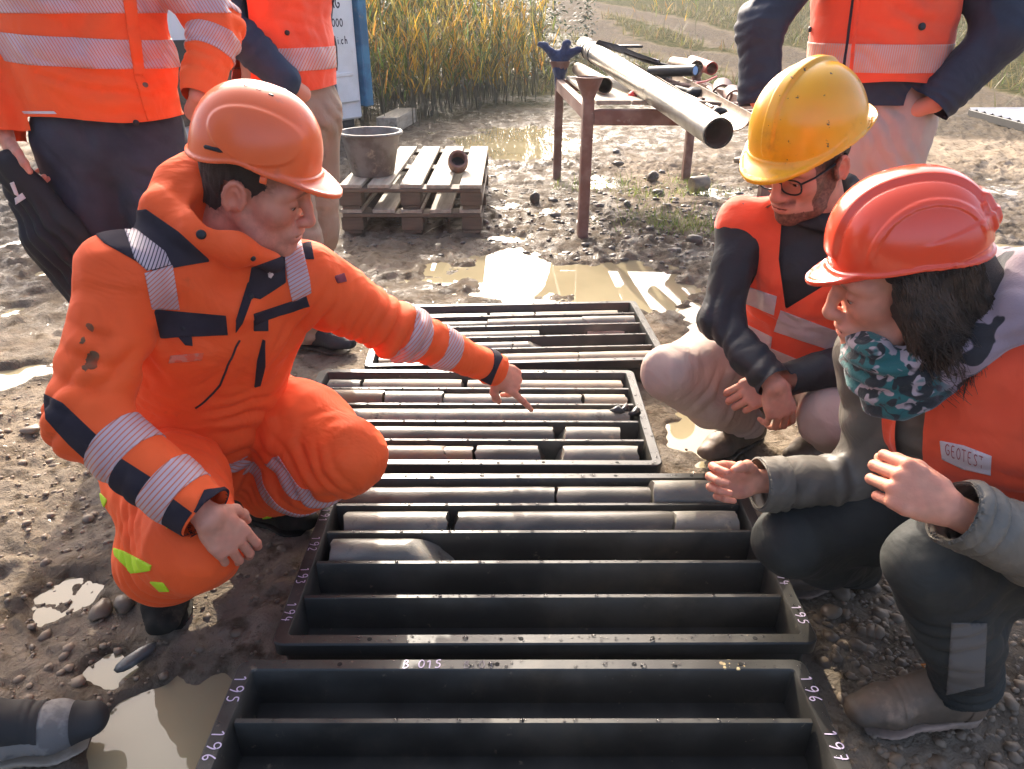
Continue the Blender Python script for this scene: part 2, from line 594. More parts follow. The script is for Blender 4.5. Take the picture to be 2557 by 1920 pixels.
def components(T, n):
    lab = np.arange(n)
    e = np.concatenate([T[:, [0, 1]], T[:, [1, 2]]])
    for _ in range(400):
        m = np.minimum(lab[e[:, 0]], lab[e[:, 1]])
        new = lab.copy()
        np.minimum.at(new, e[:, 0], m); np.minimum.at(new, e[:, 1], m)
        new = new[new]
        if (new == lab).all(): break
        lab = new
    return lab
class Garment:
    """a cloth surface from which bands and panels can be cut"""
    def __init__(s, sdf, fold=(), base=.0025, seed=0, it=2, post=None):
        V, Q = sdf.mesh()
        V = smooth_mesh(V, Q, it)
        N = normals(V, Q)
        if fold is not None:
            V = V + N * folds(V, fold, base, seed=seed)[:, None]
            V = smooth_mesh(V, Q, 1)
        if post is not None: V = post(V)
        s.V, s.Q = V, Q
        s.N = normals(V, Q)
        s.T = tris(Q)
    def trim(s, *fs):
        """drop what lies outside the given fields (hems)"""
        V, T, N = s.V, s.T, s.N
        for f in fs: V, T, N = clip(V, T, N, f(V))
        s.V, s.T, s.N, s.Q = V, T, N, T
        return s
    def part(s, name, m, parent, attrs=None):
        return part(name, s.V, s.Q, m, parent, attrs={k: f(s.V) for k, f in attrs.items()} if attrs else None)
    def panel(s, name, m, parent, fs, off=.002, pat=None, label=None):
        V, T, N = s.V, s.T, s.N
        for f in fs:
            if len(T) == 0: break
            V, T, N = clip(V, T, N, f(V))
        if len(T) == 0:
            print('EMPTY PANEL', name); return None
        N = N / (np.linalg.norm(N, axis=1)[:, None] + 1e-9)
        lab = components(T, len(V))
        ids, cnt_ = np.unique(lab[T[:, 0]], return_counts=True)
        keep = ids[cnt_ >= max(6, .06 * cnt_.max())]
        res = None
        for c_ in keep:
            Tc = T[lab[T[:, 0]] == c_]; used = np.unique(Tc); mp_ = np.full(len(V), -1); mp_[used] = np.arange(len(used))
            o = s._panel(name, m, parent, V[used], mp_[Tc], N[used], off, pat)
            if label: o['label'] = label
            res = res or o
        return res
    def _panel(s, name, m, parent, V, T, N, off, pat):
        at = {'pat': pat(V)} if pat else None
        # give it an edge: extrude the rim back to the cloth
        e = np.concatenate([T[:, [0, 1]], T[:, [1, 2]], T[:, [2, 0]]])
        key = np.sort(e, 1); u, inv, cnt = np.unique(key, axis=0, return_inverse=True, return_counts=True)
        rim = e[cnt[inv.ravel()] == 1]
        nv = len(V)
        rv = np.unique(rim); mp = np.full(nv, -1); mp[rv] = nv + np.arange(len(rv))
        V2 = np.concatenate([V + N * off, V[rv] - N[rv] * .001])
        T2 = np.concatenate([T, np.stack([rim[:, 1], rim[:, 0], mp[rim[:, 0]]], 1), np.stack([rim[:, 1], mp[rim[:, 0]], mp[rim[:, 1]]], 1)])
        if at: at['pat'] = np.concatenate([at['pat'], at['pat'][rv]])
        return part(name, V2, T2, m, parent, attrs=at)

def along(a, b):
    """field helpers on a bone: t (metres from a), angle about the bone"""
    a = np.asarray(a, float); b = np.asarray(b, float); z = nrm(b - a)
    return lambda V: (V - a) @ z
def radial(a, b):
    a = np.asarray(a, float); b = np.asarray(b, float); z = nrm(b - a)
    def f(V):
        q = V - a; t = np.clip(q @ z, 0, np.linalg.norm(b - a)); return np.linalg.norm(q - t[:, None] * z, axis=1)
    return f
def angle(a, b, ref):
    a = np.asarray(a, float); z = nrm(np.asarray(b, float) - a)
    x = np.asarray(ref, float); x = nrm(x - z * (x @ z)); y = np.cross(z, x)
    return lambda V: np.arctan2((V - a) @ y, (V - a) @ x)
def between(f, lo, hi):
    return [lambda V: f(V) - lo, lambda V: hi - f(V)]
# ------------------------------------------------------------------ ground
TRAYS = [  # centre x, y, rotation (deg): farthest first
    (0.0057, 2.7368, 3.19), (-0.1285, 2.0649, -0.39), (0.0676, 1.4035, 0.19), (0.0208, 0.7464, 0.01)]
TL, TW, TH = 1.12, 0.619, 0.10
WATER_Z = -0.012
def base_slope(y):
    return .066 * np.maximum(y - 15, 0) * sstep(13, 20, y)
def Gs(dx, dy):
    p = G(dx, dy) if dy > 30 else G(dx, 30)
    r = _ray(dx, dy)
    ys = np.linspace(3, 90, 3000)
    z = CAM_H + ys / r[1] * r[2]
    i = np.argmax(z < base_slope(ys))
    return U(dx, dy, ys[i])[:2]
# puddles: picture centre and half sizes (display), turned into ellipses on the ground
PUD = []
def pud(x0, x1, y0, y1, depth=.03, rot=0):
    c = G((x0 + x1) / 2, (y0 + y1) / 2); l = G(x0, (y0 + y1) / 2); r = G(x1, (y0 + y1) / 2); t = G((x0 + x1) / 2, y0); b = G((x0 + x1) / 2, y1)
    PUD.append((c[0], (t[1] + b[1]) / 2, (r[0] - l[0]) / 2, (t[1] - b[1]) / 2, depth, rot))
pud(1200, 1500, 545, 665, .030)
pud(1010, 1230, 535, 640, .020)
pud(900, 1020, 560, 610, .016)
pud(960, 1250, 268, 345, .028)
pud(1405, 1590, 850, 1010, .024)
pud(1480, 1640, 650, 800, .022)
pud(-40, 105, 770, 850, .026)
pud(150, 510, 1455, 1720, .024)
pud(60, 190, 1235, 1340, .016)
pud(140, 300, 1395, 1500, .018)
pud(1500, 1590, 395, 430, .016)
pud(1130, 1200, 440, 470, .014)
pud(1240, 1330, 380, 410, .014)
pud(2060, 2260, 500, 600, .025)
pud(560, 650, 640, 700, .014)
for a_ in ((800, 890, 590, 628), (690, 760, 655, 690), (1050, 1120, 425, 450), (1225, 1300, 455, 482), (1540, 1640, 440, 480), (-10, 60, 500, 540), (40, 150, 575, 610), (-20, 45, 650, 700), (1330, 1420, 300, 318), (1040, 1130, 500, 525), (1600, 1760, 330, 352), (2040, 2200, 380, 420)):
    pud(*a_, .017)  # small extra puddles, added to catch sky glints on the ground
PUDW = [0.0] * len(PUD)
def rect_mask(x, y, cx, cy, rot, hx, hy, soft):
    c, s = math.cos(R(rot)), math.sin(R(rot))
    u = np.abs((x - cx) * c + (y - cy) * s) - hx; v = np.abs(-(x - cx) * s + (y - cy) * c) - hy
    return 1 - sstep(0, soft, np.maximum(u, v))
def pud_mask(x, y, wide=False):
    m = np.zeros_like(x); e = .34 * noise2(x * 3.2, y * 3.2, 31) + .24 * noise2(x * 9, y * 9, 32) + .12 * noise2(x * 24, y * 24, 33)
    for (cx, cy, rx, ry, dp, rot) in PUD:
        d = np.sqrt(((x - cx) / rx) ** 2 + ((y - cy) / ry) ** 2) + e
        m = np.maximum(m, dp * (1 - sstep(.72, 1.12 if not wide else 1.7, d)))
    return m
def gh(x, y):
    """height of the muddy yard"""
    x = np.asarray(x, float); y = np.asarray(y, float)
    wx = x + .06 * noise2(x * 5, y * 5, 1); wy = y + .06 * noise2(x * 5 + 7, y * 5, 2)
    h = .010 * noise2(wx * 1.3, wy * 1.3, 3)
    clod = np.abs(noise2(wx * 6.5, wy * 6.5, 4))
    rough_ = .55 + .75 * sstep(2.6, 3.4, y) + .35 * sstep(-.6, -1.0, x)
    h += .018 * (.45 - clod) * rough_
    h += .016 * (noise2(wx * 13, wy * 13, 5) ** 2 - .2) * rough_
    amp = .6 + .4 * noise2(x * .9, y * .9, 9)
    h += rough_ * amp * .015 * (.4 - np.abs(noise2(wx * 26, wy * 24, 6)))
    h += rough_ * amp * .0075 * noise2(wx * 55, wy * 50, 7)
    h += amp * .0034 * noise2(x * 120, y * 110, 8)
    # tyre tread to the right of the rack
    tr = sstep(1.1, 1.4, x - .22 * (y - 3)) * (1 - sstep(2.6, 3.0, x - .22 * (y - 3))) * sstep(2.6, 3.4, y) * (1 - sstep(8, 10, y))
    h += tr * .012 * np.sin(2 * np.pi * (y * 1.0 + .25 * x + .03 * noise2(x * 6, y * 6, 12)) / .10)
    tr2 = rect_mask(x, y, 2.1, 2.4, 18, .35, 1.3, .1)
    h += tr2 * .010 * np.sin(2 * np.pi * (y + .4 * x + .02 * noise2(x * 7, y * 7, 13)) / .085)
    # ridge of mud pushed up behind the farthest tray
    h += .018 * np.exp(-((y - 4.35) / .10) ** 2) * (noise2(x * 5, y * 3, 15) * .5 + .5) * (np.abs(x - .1) < 1.2)
    pm = pud_mask(x, y)
    h = h * (1 - .5 * sstep(.004, .02, pm)) + .002
    h -= pm * 1.15
    for (cx, cy, rot) in TRAYS:
        m = rect_mask(x, y, cx, cy, rot, TL / 2 + .01, TW / 2 + .01, .05)
        h = h * (1 - m) + m * np.minimum(h * .3 - .006, -.003)
    # the bank beyond
    far = sstep(9, 16, y)
    h += base_slope(y) + far * .05 * noise2(x * .6, y * .4, 20)
    h += .9 * sstep(0, 3.5, -x - 1.5 + .9 * (y - 12) * .0) * sstep(10, 18, y) * (x < 0)
    return h

_gx, _gy = np.arange(-7, 9, .02), np.arange(0, 17, .02)
_GH = None
def ghs(x, y):
    """height at one spot, from a cached grid near the camera"""
    global _GH
    if _GH is None: _GH = gh(*np.meshgrid(_gx, _gy, indexing='ij'))
    i, j = int((x + 7) / .02), int(y / .02)
    if 0 <= i < _GH.shape[0] and 0 <= j < _GH.shape[1]: return float(_GH[i, j])
    return float(base_slope(np.array([y]))[0])
def lin(a, b, n): return np.linspace(a, b, n, endpoint=False)
rows = [lin(-2.0, .35, 16)]
y = .35
rr = []
while y < 7: rr.append(y); y += .0068 + .0034 * y
while y < 130: rr.append(y); y += .0125 * y
rows = np.concatenate([rows[0], rr])
uu = np.linspace(-1, 1, 600)
uu = np.concatenate([[-20, -8, -4, -2.5, -1.7, -1.25, -1.08], uu, [1.08, 1.25, 1.7, 2.5, 4, 8, 20]])
GY = np.repeat(rows[:, None], len(uu), 1)
GX = uu[None, :] * (1.25 + .80 * np.maximum(rows, 0))[:, None]
GZ = gh(GX, GY)
# track strands and grass, as slow masks for the material
def strand(pts, w):
    P = np.array([Gs(*p) for p in pts])
    def f(x, y):
        d = np.full(x.shape, 99.0)
        for a, b in zip(P[:-1], P[1:]):
            ab = b - a; t = np.clip(((x - a[0]) * ab[0] + (y - a[1]) * ab[1]) / (ab @ ab), 0, 1)
            d = np.minimum(d, np.hypot(x - a[0] - t * ab[0], y - a[1] - t * ab[1]))
        return 1 - sstep(w * .6, w * 1.15, d)
    return f
st1 = strand([(1225, 2), (1255, 45), (1310, 85), (1400, 105), (1500, 120), (1640, 150), (1800, 200), (2212, 290)], 1.05)
st2 = strand([(1240, 4), (1330, 20), (1440, 45), (1540, 75), (1650, 105), (1800, 150), (2212, 225)], 1.0)
def gravel_mask(x, y):
    w = .35 * noise2(x * 1.5, y * 1.5, 41)
    return np.clip(np.maximum(st1(x + w, y + w), st2(x + w, y - w)), 0, 1)
def grass_mask(x, y):
    g = sstep(9.5, 11.5, y + 1.2 * noise2(x * .8, y * .8, 42))
    return np.clip(g - 1.3 * gravel_mask(x, y), 0, 1)
gm = gravel_mask(GX, GY); gr = grass_mask(GX, GY)
wet = np.clip(.28 + .45 * noise2(GX * .8, GY * .8, 44) + .55 * sstep(2.7, 3.5, GY) * (1 - sstep(11, 14, GY)) + 30 * pud_mask(GX, GY, True) - .35 * sstep(2.6, 4.4, GX) - .3 * gm, 0, 1)  # wetness; mid-yard rise also paints down sunlit mud against the shaded foreground
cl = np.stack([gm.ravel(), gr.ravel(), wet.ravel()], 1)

def ground_material():
    m = bpy.data.materials.new('wet_mud')
    m.use_nodes = True
    N, L = m.node_tree.nodes, m.node_tree.links
    b = N['Principled BSDF']
    at = N.new('ShaderNodeAttribute'); at.attribute_name = 'zone'
    sep = N.new('ShaderNodeSeparateColor'); L.new(at.outputs['Color'], sep.inputs[0])
    tc = N.new('ShaderNodeTexCoord'); vec = tc.outputs['Object']
    def noise(s, d=5, ro=.6):
        n = N.new('ShaderNodeTexNoise'); n.inputs['Scale'].default_value = s; n.inputs['Detail'].default_value = d
        n.inputs['Roughness'].default_value = ro; L.new(vec, n.inputs['Vector']); return n.outputs['Fac']
    def ramp(src, a, c, t0=0, t1=1):
        r = N.new('ShaderNodeMapRange'); r.interpolation_type = 'SMOOTHSTEP'
        for k, v in (('From Min', a), ('From Max', c), ('To Min', t0), ('To Max', t1)): r.inputs[k].default_value = v
        L.new(src, r.inputs['Value']); return r.outputs[0]
    def mix(f, a, c):
        x = N.new('ShaderNodeMix'); x.data_type = 'RGBA'; L.new(f, x.inputs[0])
        for k, v in ((6, a), (7, c)):
            if isinstance(v, tuple): x.inputs[k].default_value = (*v, 1)
            else: L.new(v, x.inputs[k])
        return x.outputs[2]
    mud = mix(ramp(noise(2.2), .35, .65), (.26, .205, .15), (.36, .295, .22))
    mud = mix(ramp(noise(14), .48, .68), mud, (.15, .112, .075))
    mud = mix(ramp(noise(45, 3), .55, .75), mud, (.27, .225, .165))
    vo = N.new('ShaderNodeTexVoronoi'); vo.inputs['Scale'].default_value = 38; L.new(vec, vo.inputs['Vector'])
    peb = mix(ramp(vo.outputs['Color'], .0, 1.0), (.06, .05, .04), (.17, .145, .115))
    gravel = mix(ramp(noise(6), .4, .62), peb, (.125, .10, .072))
    col = mix(sep.outputs[0], mud, gravel)
    col = mix(sep.outputs[1], col, mix(ramp(noise(8), .4, .6), (.035, .042, .016), (.10, .085, .04)))
    dk = N.new('ShaderNodeMix'); dk.data_type = 'RGBA'; dk.blend_type = 'MULTIPLY'; dk.inputs[0].default_value = 1
    L.new(col, dk.inputs[6]); L.new(mix(ramp(sep.outputs[2], .3, .8), (1, 1, 1), (.50, .495, .49)), dk.inputs[7]); col = dk.outputs[2]  # wet mud darkens; also tones down the sunlit mid yard in the colour
    L.new(col, b.inputs['Base Color'])
    # wet film: glossier where wet
    rg = N.new('ShaderNodeMath'); rg.operation = 'MULTIPLY_ADD'
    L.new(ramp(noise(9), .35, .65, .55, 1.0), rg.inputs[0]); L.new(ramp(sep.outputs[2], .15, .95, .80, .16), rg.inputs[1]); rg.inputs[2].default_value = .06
    L.new(rg.outputs[0], b.inputs['Roughness'])
    b.inputs['Specular IOR Level'].default_value = .10
    b.inputs['Coat Weight'].default_value = .03
    b.inputs['Coat Roughness'].default_value = .06
    L.new(mix(ramp(sep.outputs[2], .25, .95), (.06, .06, .06), (.26, .26, .26)), b.inputs['Specular Tint'])
    bp = N.new('ShaderNodeBump'); bp.inputs['Strength'].default_value = .8; bp.inputs['Distance'].default_value = .010
    L.new(noise(60, 6, .65), bp.inputs['Height'])
    bp0 = N.new('ShaderNodeBump'); bp0.inputs['Strength'].default_value = .9; bp0.inputs['Distance'].default_value = .022
    nz = N.new('ShaderNodeTexNoise'); nz.inputs['Scale'].default_value = 19; nz.inputs['Detail'].default_value = 5; nz.inputs['Distortion'].default_value = 1.4; nz.inputs['Roughness'].default_value = .6
    L.new(vec, nz.inputs['Vector'])
    ab = N.new('ShaderNodeMath'); ab.operation = 'ABSOLUTE'; sb_ = N.new('ShaderNodeMath'); sb_.operation = 'SUBTRACT'; sb_.inputs[1].default_value = .5
    L.new(nz.outputs['Fac'], sb_.inputs[0]); L.new(sb_.outputs[0], ab.inputs[0]); L.new(ab.outputs[0], bp0.inputs['Height']); L.new(bp0.outputs[0], bp.inputs['Normal'])
    bp2 = N.new('ShaderNodeBump'); bp2.inputs['Strength'].default_value = .4; bp2.inputs['Distance'].default_value = .003
    L.new(noise(210, 3, .6), bp2.inputs['Height']); L.new(bp.outputs[0], bp2.inputs['Normal'])
    L.new(bp2.outputs[0], b.inputs['Normal'])
    df = N.new('ShaderNodeBsdfDiffuse'); L.new(col, df.inputs['Color']); L.new(bp2.outputs[0], df.inputs['Normal'])
    fac = N.new('ShaderNodeMath'); fac.operation = 'MULTIPLY'
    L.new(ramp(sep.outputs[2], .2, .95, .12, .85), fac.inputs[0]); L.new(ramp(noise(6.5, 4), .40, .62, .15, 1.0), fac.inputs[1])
    ms = N.new('ShaderNodeMixShader'); L.new(fac.outputs[0], ms.inputs[0]); L.new(df.outputs[0], ms.inputs[1]); L.new(b.outputs[0], ms.inputs[2])
    L.new(ms.outputs[0], N['Material Output'].inputs['Surface'])
    return m
nr, nc = GX.shape
idx = np.arange(nr * nc).reshape(nr, nc)
GQ = np.stack([idx[:-1, :-1].ravel(), idx[:-1, 1:].ravel(), idx[1:, 1:].ravel(), idx[1:, :-1].ravel()], 1)
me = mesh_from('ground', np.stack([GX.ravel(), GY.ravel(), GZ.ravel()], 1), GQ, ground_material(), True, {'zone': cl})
ground = bpy.data.objects.new('ground', me); COL.objects.link(ground)
tag(ground, 'wet churned mud and gravel of the work yard', kind='structure')

M_water = mat('muddy_water', (.27, .225, .135), .02, (.33, .28, .17), 1.5, .35, .65, spec=.6, ior=1.4)
for i, (cx, cy, rx, ry, dp, rot) in enumerate(PUD):
    n = 40; a = np.arange(n) * 2 * np.pi / n
    ex = 1.5
    V = [(cx, cy, 0)] + [(cx + ex * rx * math.cos(t), cy + ex * ry * math.sin(t), 0) for t in a]
    V = np.array(V); V[:, 2] = WATER_Z - i * .0003 + (base_slope(cy) if cy > 13 else 0)
    o = part('puddle', V, [(0, j + 1, (j + 1) % n + 1) for j in range(n)], M_water, None, False)
    tag(o, 'muddy rain puddle lying in the yard', kind='structure')

# far bank with trees behind, out of the frame but reflected in the water
def leaf_material(name, tint='tint', trans=.5):
    m = bpy.data.materials.new(name)
    m.use_nodes = True
    N, L = m.node_tree.nodes, m.node_tree.links
    b = N['Principled BSDF']; out = N['Material Output']
    at = N.new('ShaderNodeAttribute'); at.attribute_name = tint
    L.new(at.outputs['Color'], b.inputs['Base Color'])
    b.inputs['Roughness'].default_value = .55
    tr = N.new('ShaderNodeBsdfTranslucent'); L.new(at.outputs['Color'], tr.inputs['Color'])
    mx = N.new('ShaderNodeMixShader'); mx.inputs[0].default_value = trans
    L.new(b.outputs[0], mx.inputs[1]); L.new(tr.outputs[0], mx.inputs[2]); L.new(mx.outputs[0], out.inputs['Surface'])
    return m
M_leaf = leaf_material('leaf')

# ------------------------------------------------------------------ core trays
M_tray = mat('black_plastic', (.026, .025, .022), .34, (.050, .047, .040), 7, .42, .68, bump=.25, bs=240, bd=.0006, rough2=.5, dirt=[((.075, .064, .048), 5, .52, .78), ((.17, .14, .10), 34, .64, .74)], spec=.5)
M_drop = mat('water_drop', (.8, .8, .8), .02, trans=1.0, ior=1.33)
M_hole = mat('hole_dark', (.004, .004, .004), .9)
M_ink_faint = mat('rubbed_marker', (.11, .095, .12), .5)
M_ink = mat('white_marker', (.62, .52, .66), .5)
M_mudspot = mat('dried_mud', (.42, .33, .17), .8, (.30, .23, .12), 30, bump=.6, bs=90, bd=.003)
def rrect(hx, hy, r, n=6):
    P = []
    for cx, cy, a0 in ((hx - r, hy - r, 0), (-hx + r, hy - r, 90), (-hx + r, -hy + r, 180), (hx - r, -hy + r, 270)):
        for k in range(n + 1):
            a = R(a0 + 90 * k / n); P.append((cx + r * math.cos(a), cy + r * math.sin(a)))
    return np.array(P)
RIMX, RIMY, DIV = .031, .028, .012
def tray_parts():
    """frame mesh, divider mesh (all in tray space, base at z=0)"""
    hx, hy = TL / 2, TW / 2
    L = [(rrect(hx - .022, hy - .022, .012), 0.0), (rrect(hx - .014, hy - .014, .016), .06), (rrect(hx - .001, hy - .001, .023), .068), (rrect(hx, hy, .024), TH - .003), (rrect(hx - .003, hy - .003, .022), TH),
         (rrect(hx - RIMX + .003, hy - RIMY + .003, .008), TH), (rrect(hx - RIMX, hy - RIMY, .006), TH - .004), (rrect(hx - RIMX - .006, hy - RIMY - .004, .005), .012)]
    n = len(L[0][0])
    V = np.concatenate([np.c_[p, np.full(n, z)] for p, z in L])
    F = [(i * n + j, i * n + (j + 1) % n, (i + 1) * n + (j + 1) % n, (i + 1) * n + j) for i in range(len(L) - 1) for j in range(n)]
    F.append(tuple((len(L) - 1) * n + j for j in range(n)))
    F.append(tuple(range(n))[::-1])
    lx = hx - RIMX - .0045
    prof = [(-.010, .011), (-DIV / 2, TH - .006), (-DIV / 2 + .0015, TH - .0032), (DIV / 2 - .0015, TH - .0032), (DIV / 2, TH - .006), (.010, .011)]
    dV = np.array([(sx * lx, y, z) for sx in (-1, 1) for y, z in prof])
    k = len(prof)
    dF = [(j, j + 1, k + j + 1, k + j) for j in range(k - 1)] + [tuple(range(k))[::-1], tuple(range(k, 2 * k))]
    return (V, F), (dV, dF)
(TV, TF), (DV, DF) = tray_parts()
CH = (TW - 2 * RIMY) / 5
def tray_pt(k, u, row, z):
    """u in 0..1 along the row, row 0 = rear"""
    cx, cy, rot = TRAYS[k]
    x = -TL / 2 + RIMX + .006 + u * (TL - 2 * RIMX - .012)
    y = TW / 2 - RIMY - CH * (row + .5)
    return rotz(R(rot)) @ np.array([x, y, z]) + np.array([cx, cy, 0])
GLY = {'1': [[(.05, .72), (.3, 1), (.3, 0)]], '9': [[(.54, .78), (.44, 1.0), (.18, 1.02), (.02, .78), (.14, .52), (.42, .55), (.56, .80), (.54, .45), (.34, .0)]],
       '2': [[(.05, .8), (.3, 1), (.5, .8), (.35, .45), (.02, .03), (.55, .05)]], '3': [[(.05, .95), (.45, .95), (.22, .6), (.5, .4), (.4, .08), (.05, .02)]],
       '4': [[(.15, 1), (.05, .45), (.55, .42)], [(.45, .75), (.42, -.05)]], '5': [[(.52, .98), (.15, .95), (.1, .6), (.42, .58), (.5, .3), (.3, .02), (.02, .08)]],
       '6': [[(.4, 1), (.12, .6), (.08, .25), (.28, .0), (.5, .2), (.4, .45), (.12, .35)]], '7': [[(.05, .95), (.52, .98), (.25, 0)], [(.12, .5), (.5, .52)]],
       '0': [[(.3, 1), (.06, .7), (.06, .25), (.3, 0), (.54, .3), (.54, .75), (.3, 1)]], 'B': [[(.08, 0), (.1, 1), (.42, .88), (.4, .6), (.1, .54), (.5, .42), (.48, .1), (.08, 0)]],
       '.': [[(.1, .02), (.16, .06)]], ' ': [], 'A': [[(0, 0), (.28, 1), (.56, 0)], [(.1, .38), (.46, .38)]], 'G': [[(.55, .85), (.3, 1), (.04, .7), (.04, .3), (.3, 0), (.56, .2), (.56, .46), (.32, .46)]],
       'E': [[(.5, 1), (.06, 1), (.06, 0), (.5, 0)], [(.06, .52), (.42, .52)]], 'O': [[(.3, 1), (.04, .75), (.04, .25), (.3, 0), (.56, .25), (.56, .75), (.3, 1)]],
       'T': [[(0, 1), (.56, 1)], [(.28, 1), (.28, 0)]], 'S': [[(.5, .88), (.28, 1), (.06, .78), (.3, .52), (.52, .26), (.28, 0), (.04, .12)]],
       'a': [[(.42, .5), (.2, .6), (.05, .3), (.2, .02), (.4, .2), (.42, .55), (.45, .0)]], 'm': [[(.03, .0), (.06, .55), (.08, .3), (.2, .58), (.26, .02), (.28, .35), (.42, .58), (.5, .0)]],
       'p': [[(.08, .55), (.08, -.4)], [(.08, .5), (.3, .58), (.42, .3), (.25, .02), (.08, .1)]], 'l': [[(.15, 1), (.15, .05), (.25, 0)]], 'e': [[(.06, .3), (.4, .34), (.3, .58), (.08, .42), (.1, .08), (.42, .08)]],
       'o': [[(.25, .58), (.06, .3), (.25, 0), (.45, .3), (.25, .58)]], 'i': [[(.12, .58), (.12, 0)], [(.12, .8), (.12, .84)]], 'c': [[(.42, .5), (.2, .58), (.05, .3), (.2, 0), (.42, .1)]],
       'h': [[(.08, 1), (.08, 0)], [(.08, .4), (.28, .58), (.42, .4), (.42, 0)]], 'N': [[(.05, 0), (.05, 1), (.5, 0), (.5, 1)]], '@': [], '-': [[(.08, .45), (.45, .45)]]}
def writing(text, org, dx, up, size, w=.09, jit=.03, adv=.66, seed=1):
    """ribbon strokes; returns V,F"""
    rn = np.random.default_rng(seed)
    org = np.asarray(org, float); dx = nrm(dx); up = nrm(up); V, F = [], []
    x = 0
    for ch in text:
        for st in GLY.get(ch, []):
            P = np.array(st, float) + rn.normal(0, jit, (len(st), 2))
            # round the stroke a little
            if len(P) > 2:
                for _ in range(2):
                    Q = [P[0]]
                    for a, b in zip(P[:-1], P[1:]): Q += [a * .75 + b * .25, a * .25 + b * .75]
                    P = np.array(Q + [P[-1]])
            t = np.gradient(P, axis=0); t /= np.linalg.norm(t, axis=1)[:, None] + 1e-9
            nn = np.stack([-t[:, 1], t[:, 0]], 1) * w / 2
            base = len(V)
            for a, b in zip(P + nn, P - nn):
                for q in (a, b): V.append(org + size * ((x + q[0]) * dx + q[1] * up))
            F += [(base + 2 * i, base + 2 * i + 1, base + 2 * i + 3, base + 2 * i + 2) for i in range(len(P) - 1)]
        x += adv if ch not in '.i' else adv * .45
    return np.array(V), F

tray_names = ['farthest of the four core trays, behind the pointing arm', 'second core tray from the back, under the pointing hand', 'core tray marked 191 to 194, three rows holding cores', 'empty nearest core tray marked B. 015']
tray_labels = ['black plastic core tray farthest from the camera, by the muddy puddle', 'black plastic core tray full of rock cores under the pointing hand', 'black plastic core tray with rows marked 191 to 194, two rows empty', 'empty black plastic core tray marked B. 015 nearest the camera']
rim_text = {2: [('L', '191', 1), ('L', '192', 2), ('L', '193', 3), ('L', '194', 4), ('R', '194', 3.05), ('R', '195', 4.1)],
            3: [('L', '195', 0), ('L', '196', 1), ('R', '196', 0), ('R', '197', 1)]}
def droplet_mesh(V, F, c, r, hgt, n=8):
    b = len(V)
    for lv, (rr, zz) in enumerate(((1, 0), (.85, .55), (.5, .88))):
        for j in range(n):
            a = 2 * math.pi * j / n; V.append((c[0] + r * rr * math.cos(a), c[1] + r * rr * math.sin(a), c[2] + hgt * zz))
    V.append((c[0], c[1], c[2] + hgt))
    for lv in range(2):
        for j in range(n): F.append((b + lv * n + j, b + lv * n + (j + 1) % n, b + (lv + 1) * n + (j + 1) % n, b + (lv + 1) * n + j))
    for j in range(n): F.append((b + 2 * n + j, b + 2 * n + (j + 1) % n, b + 3 * n))
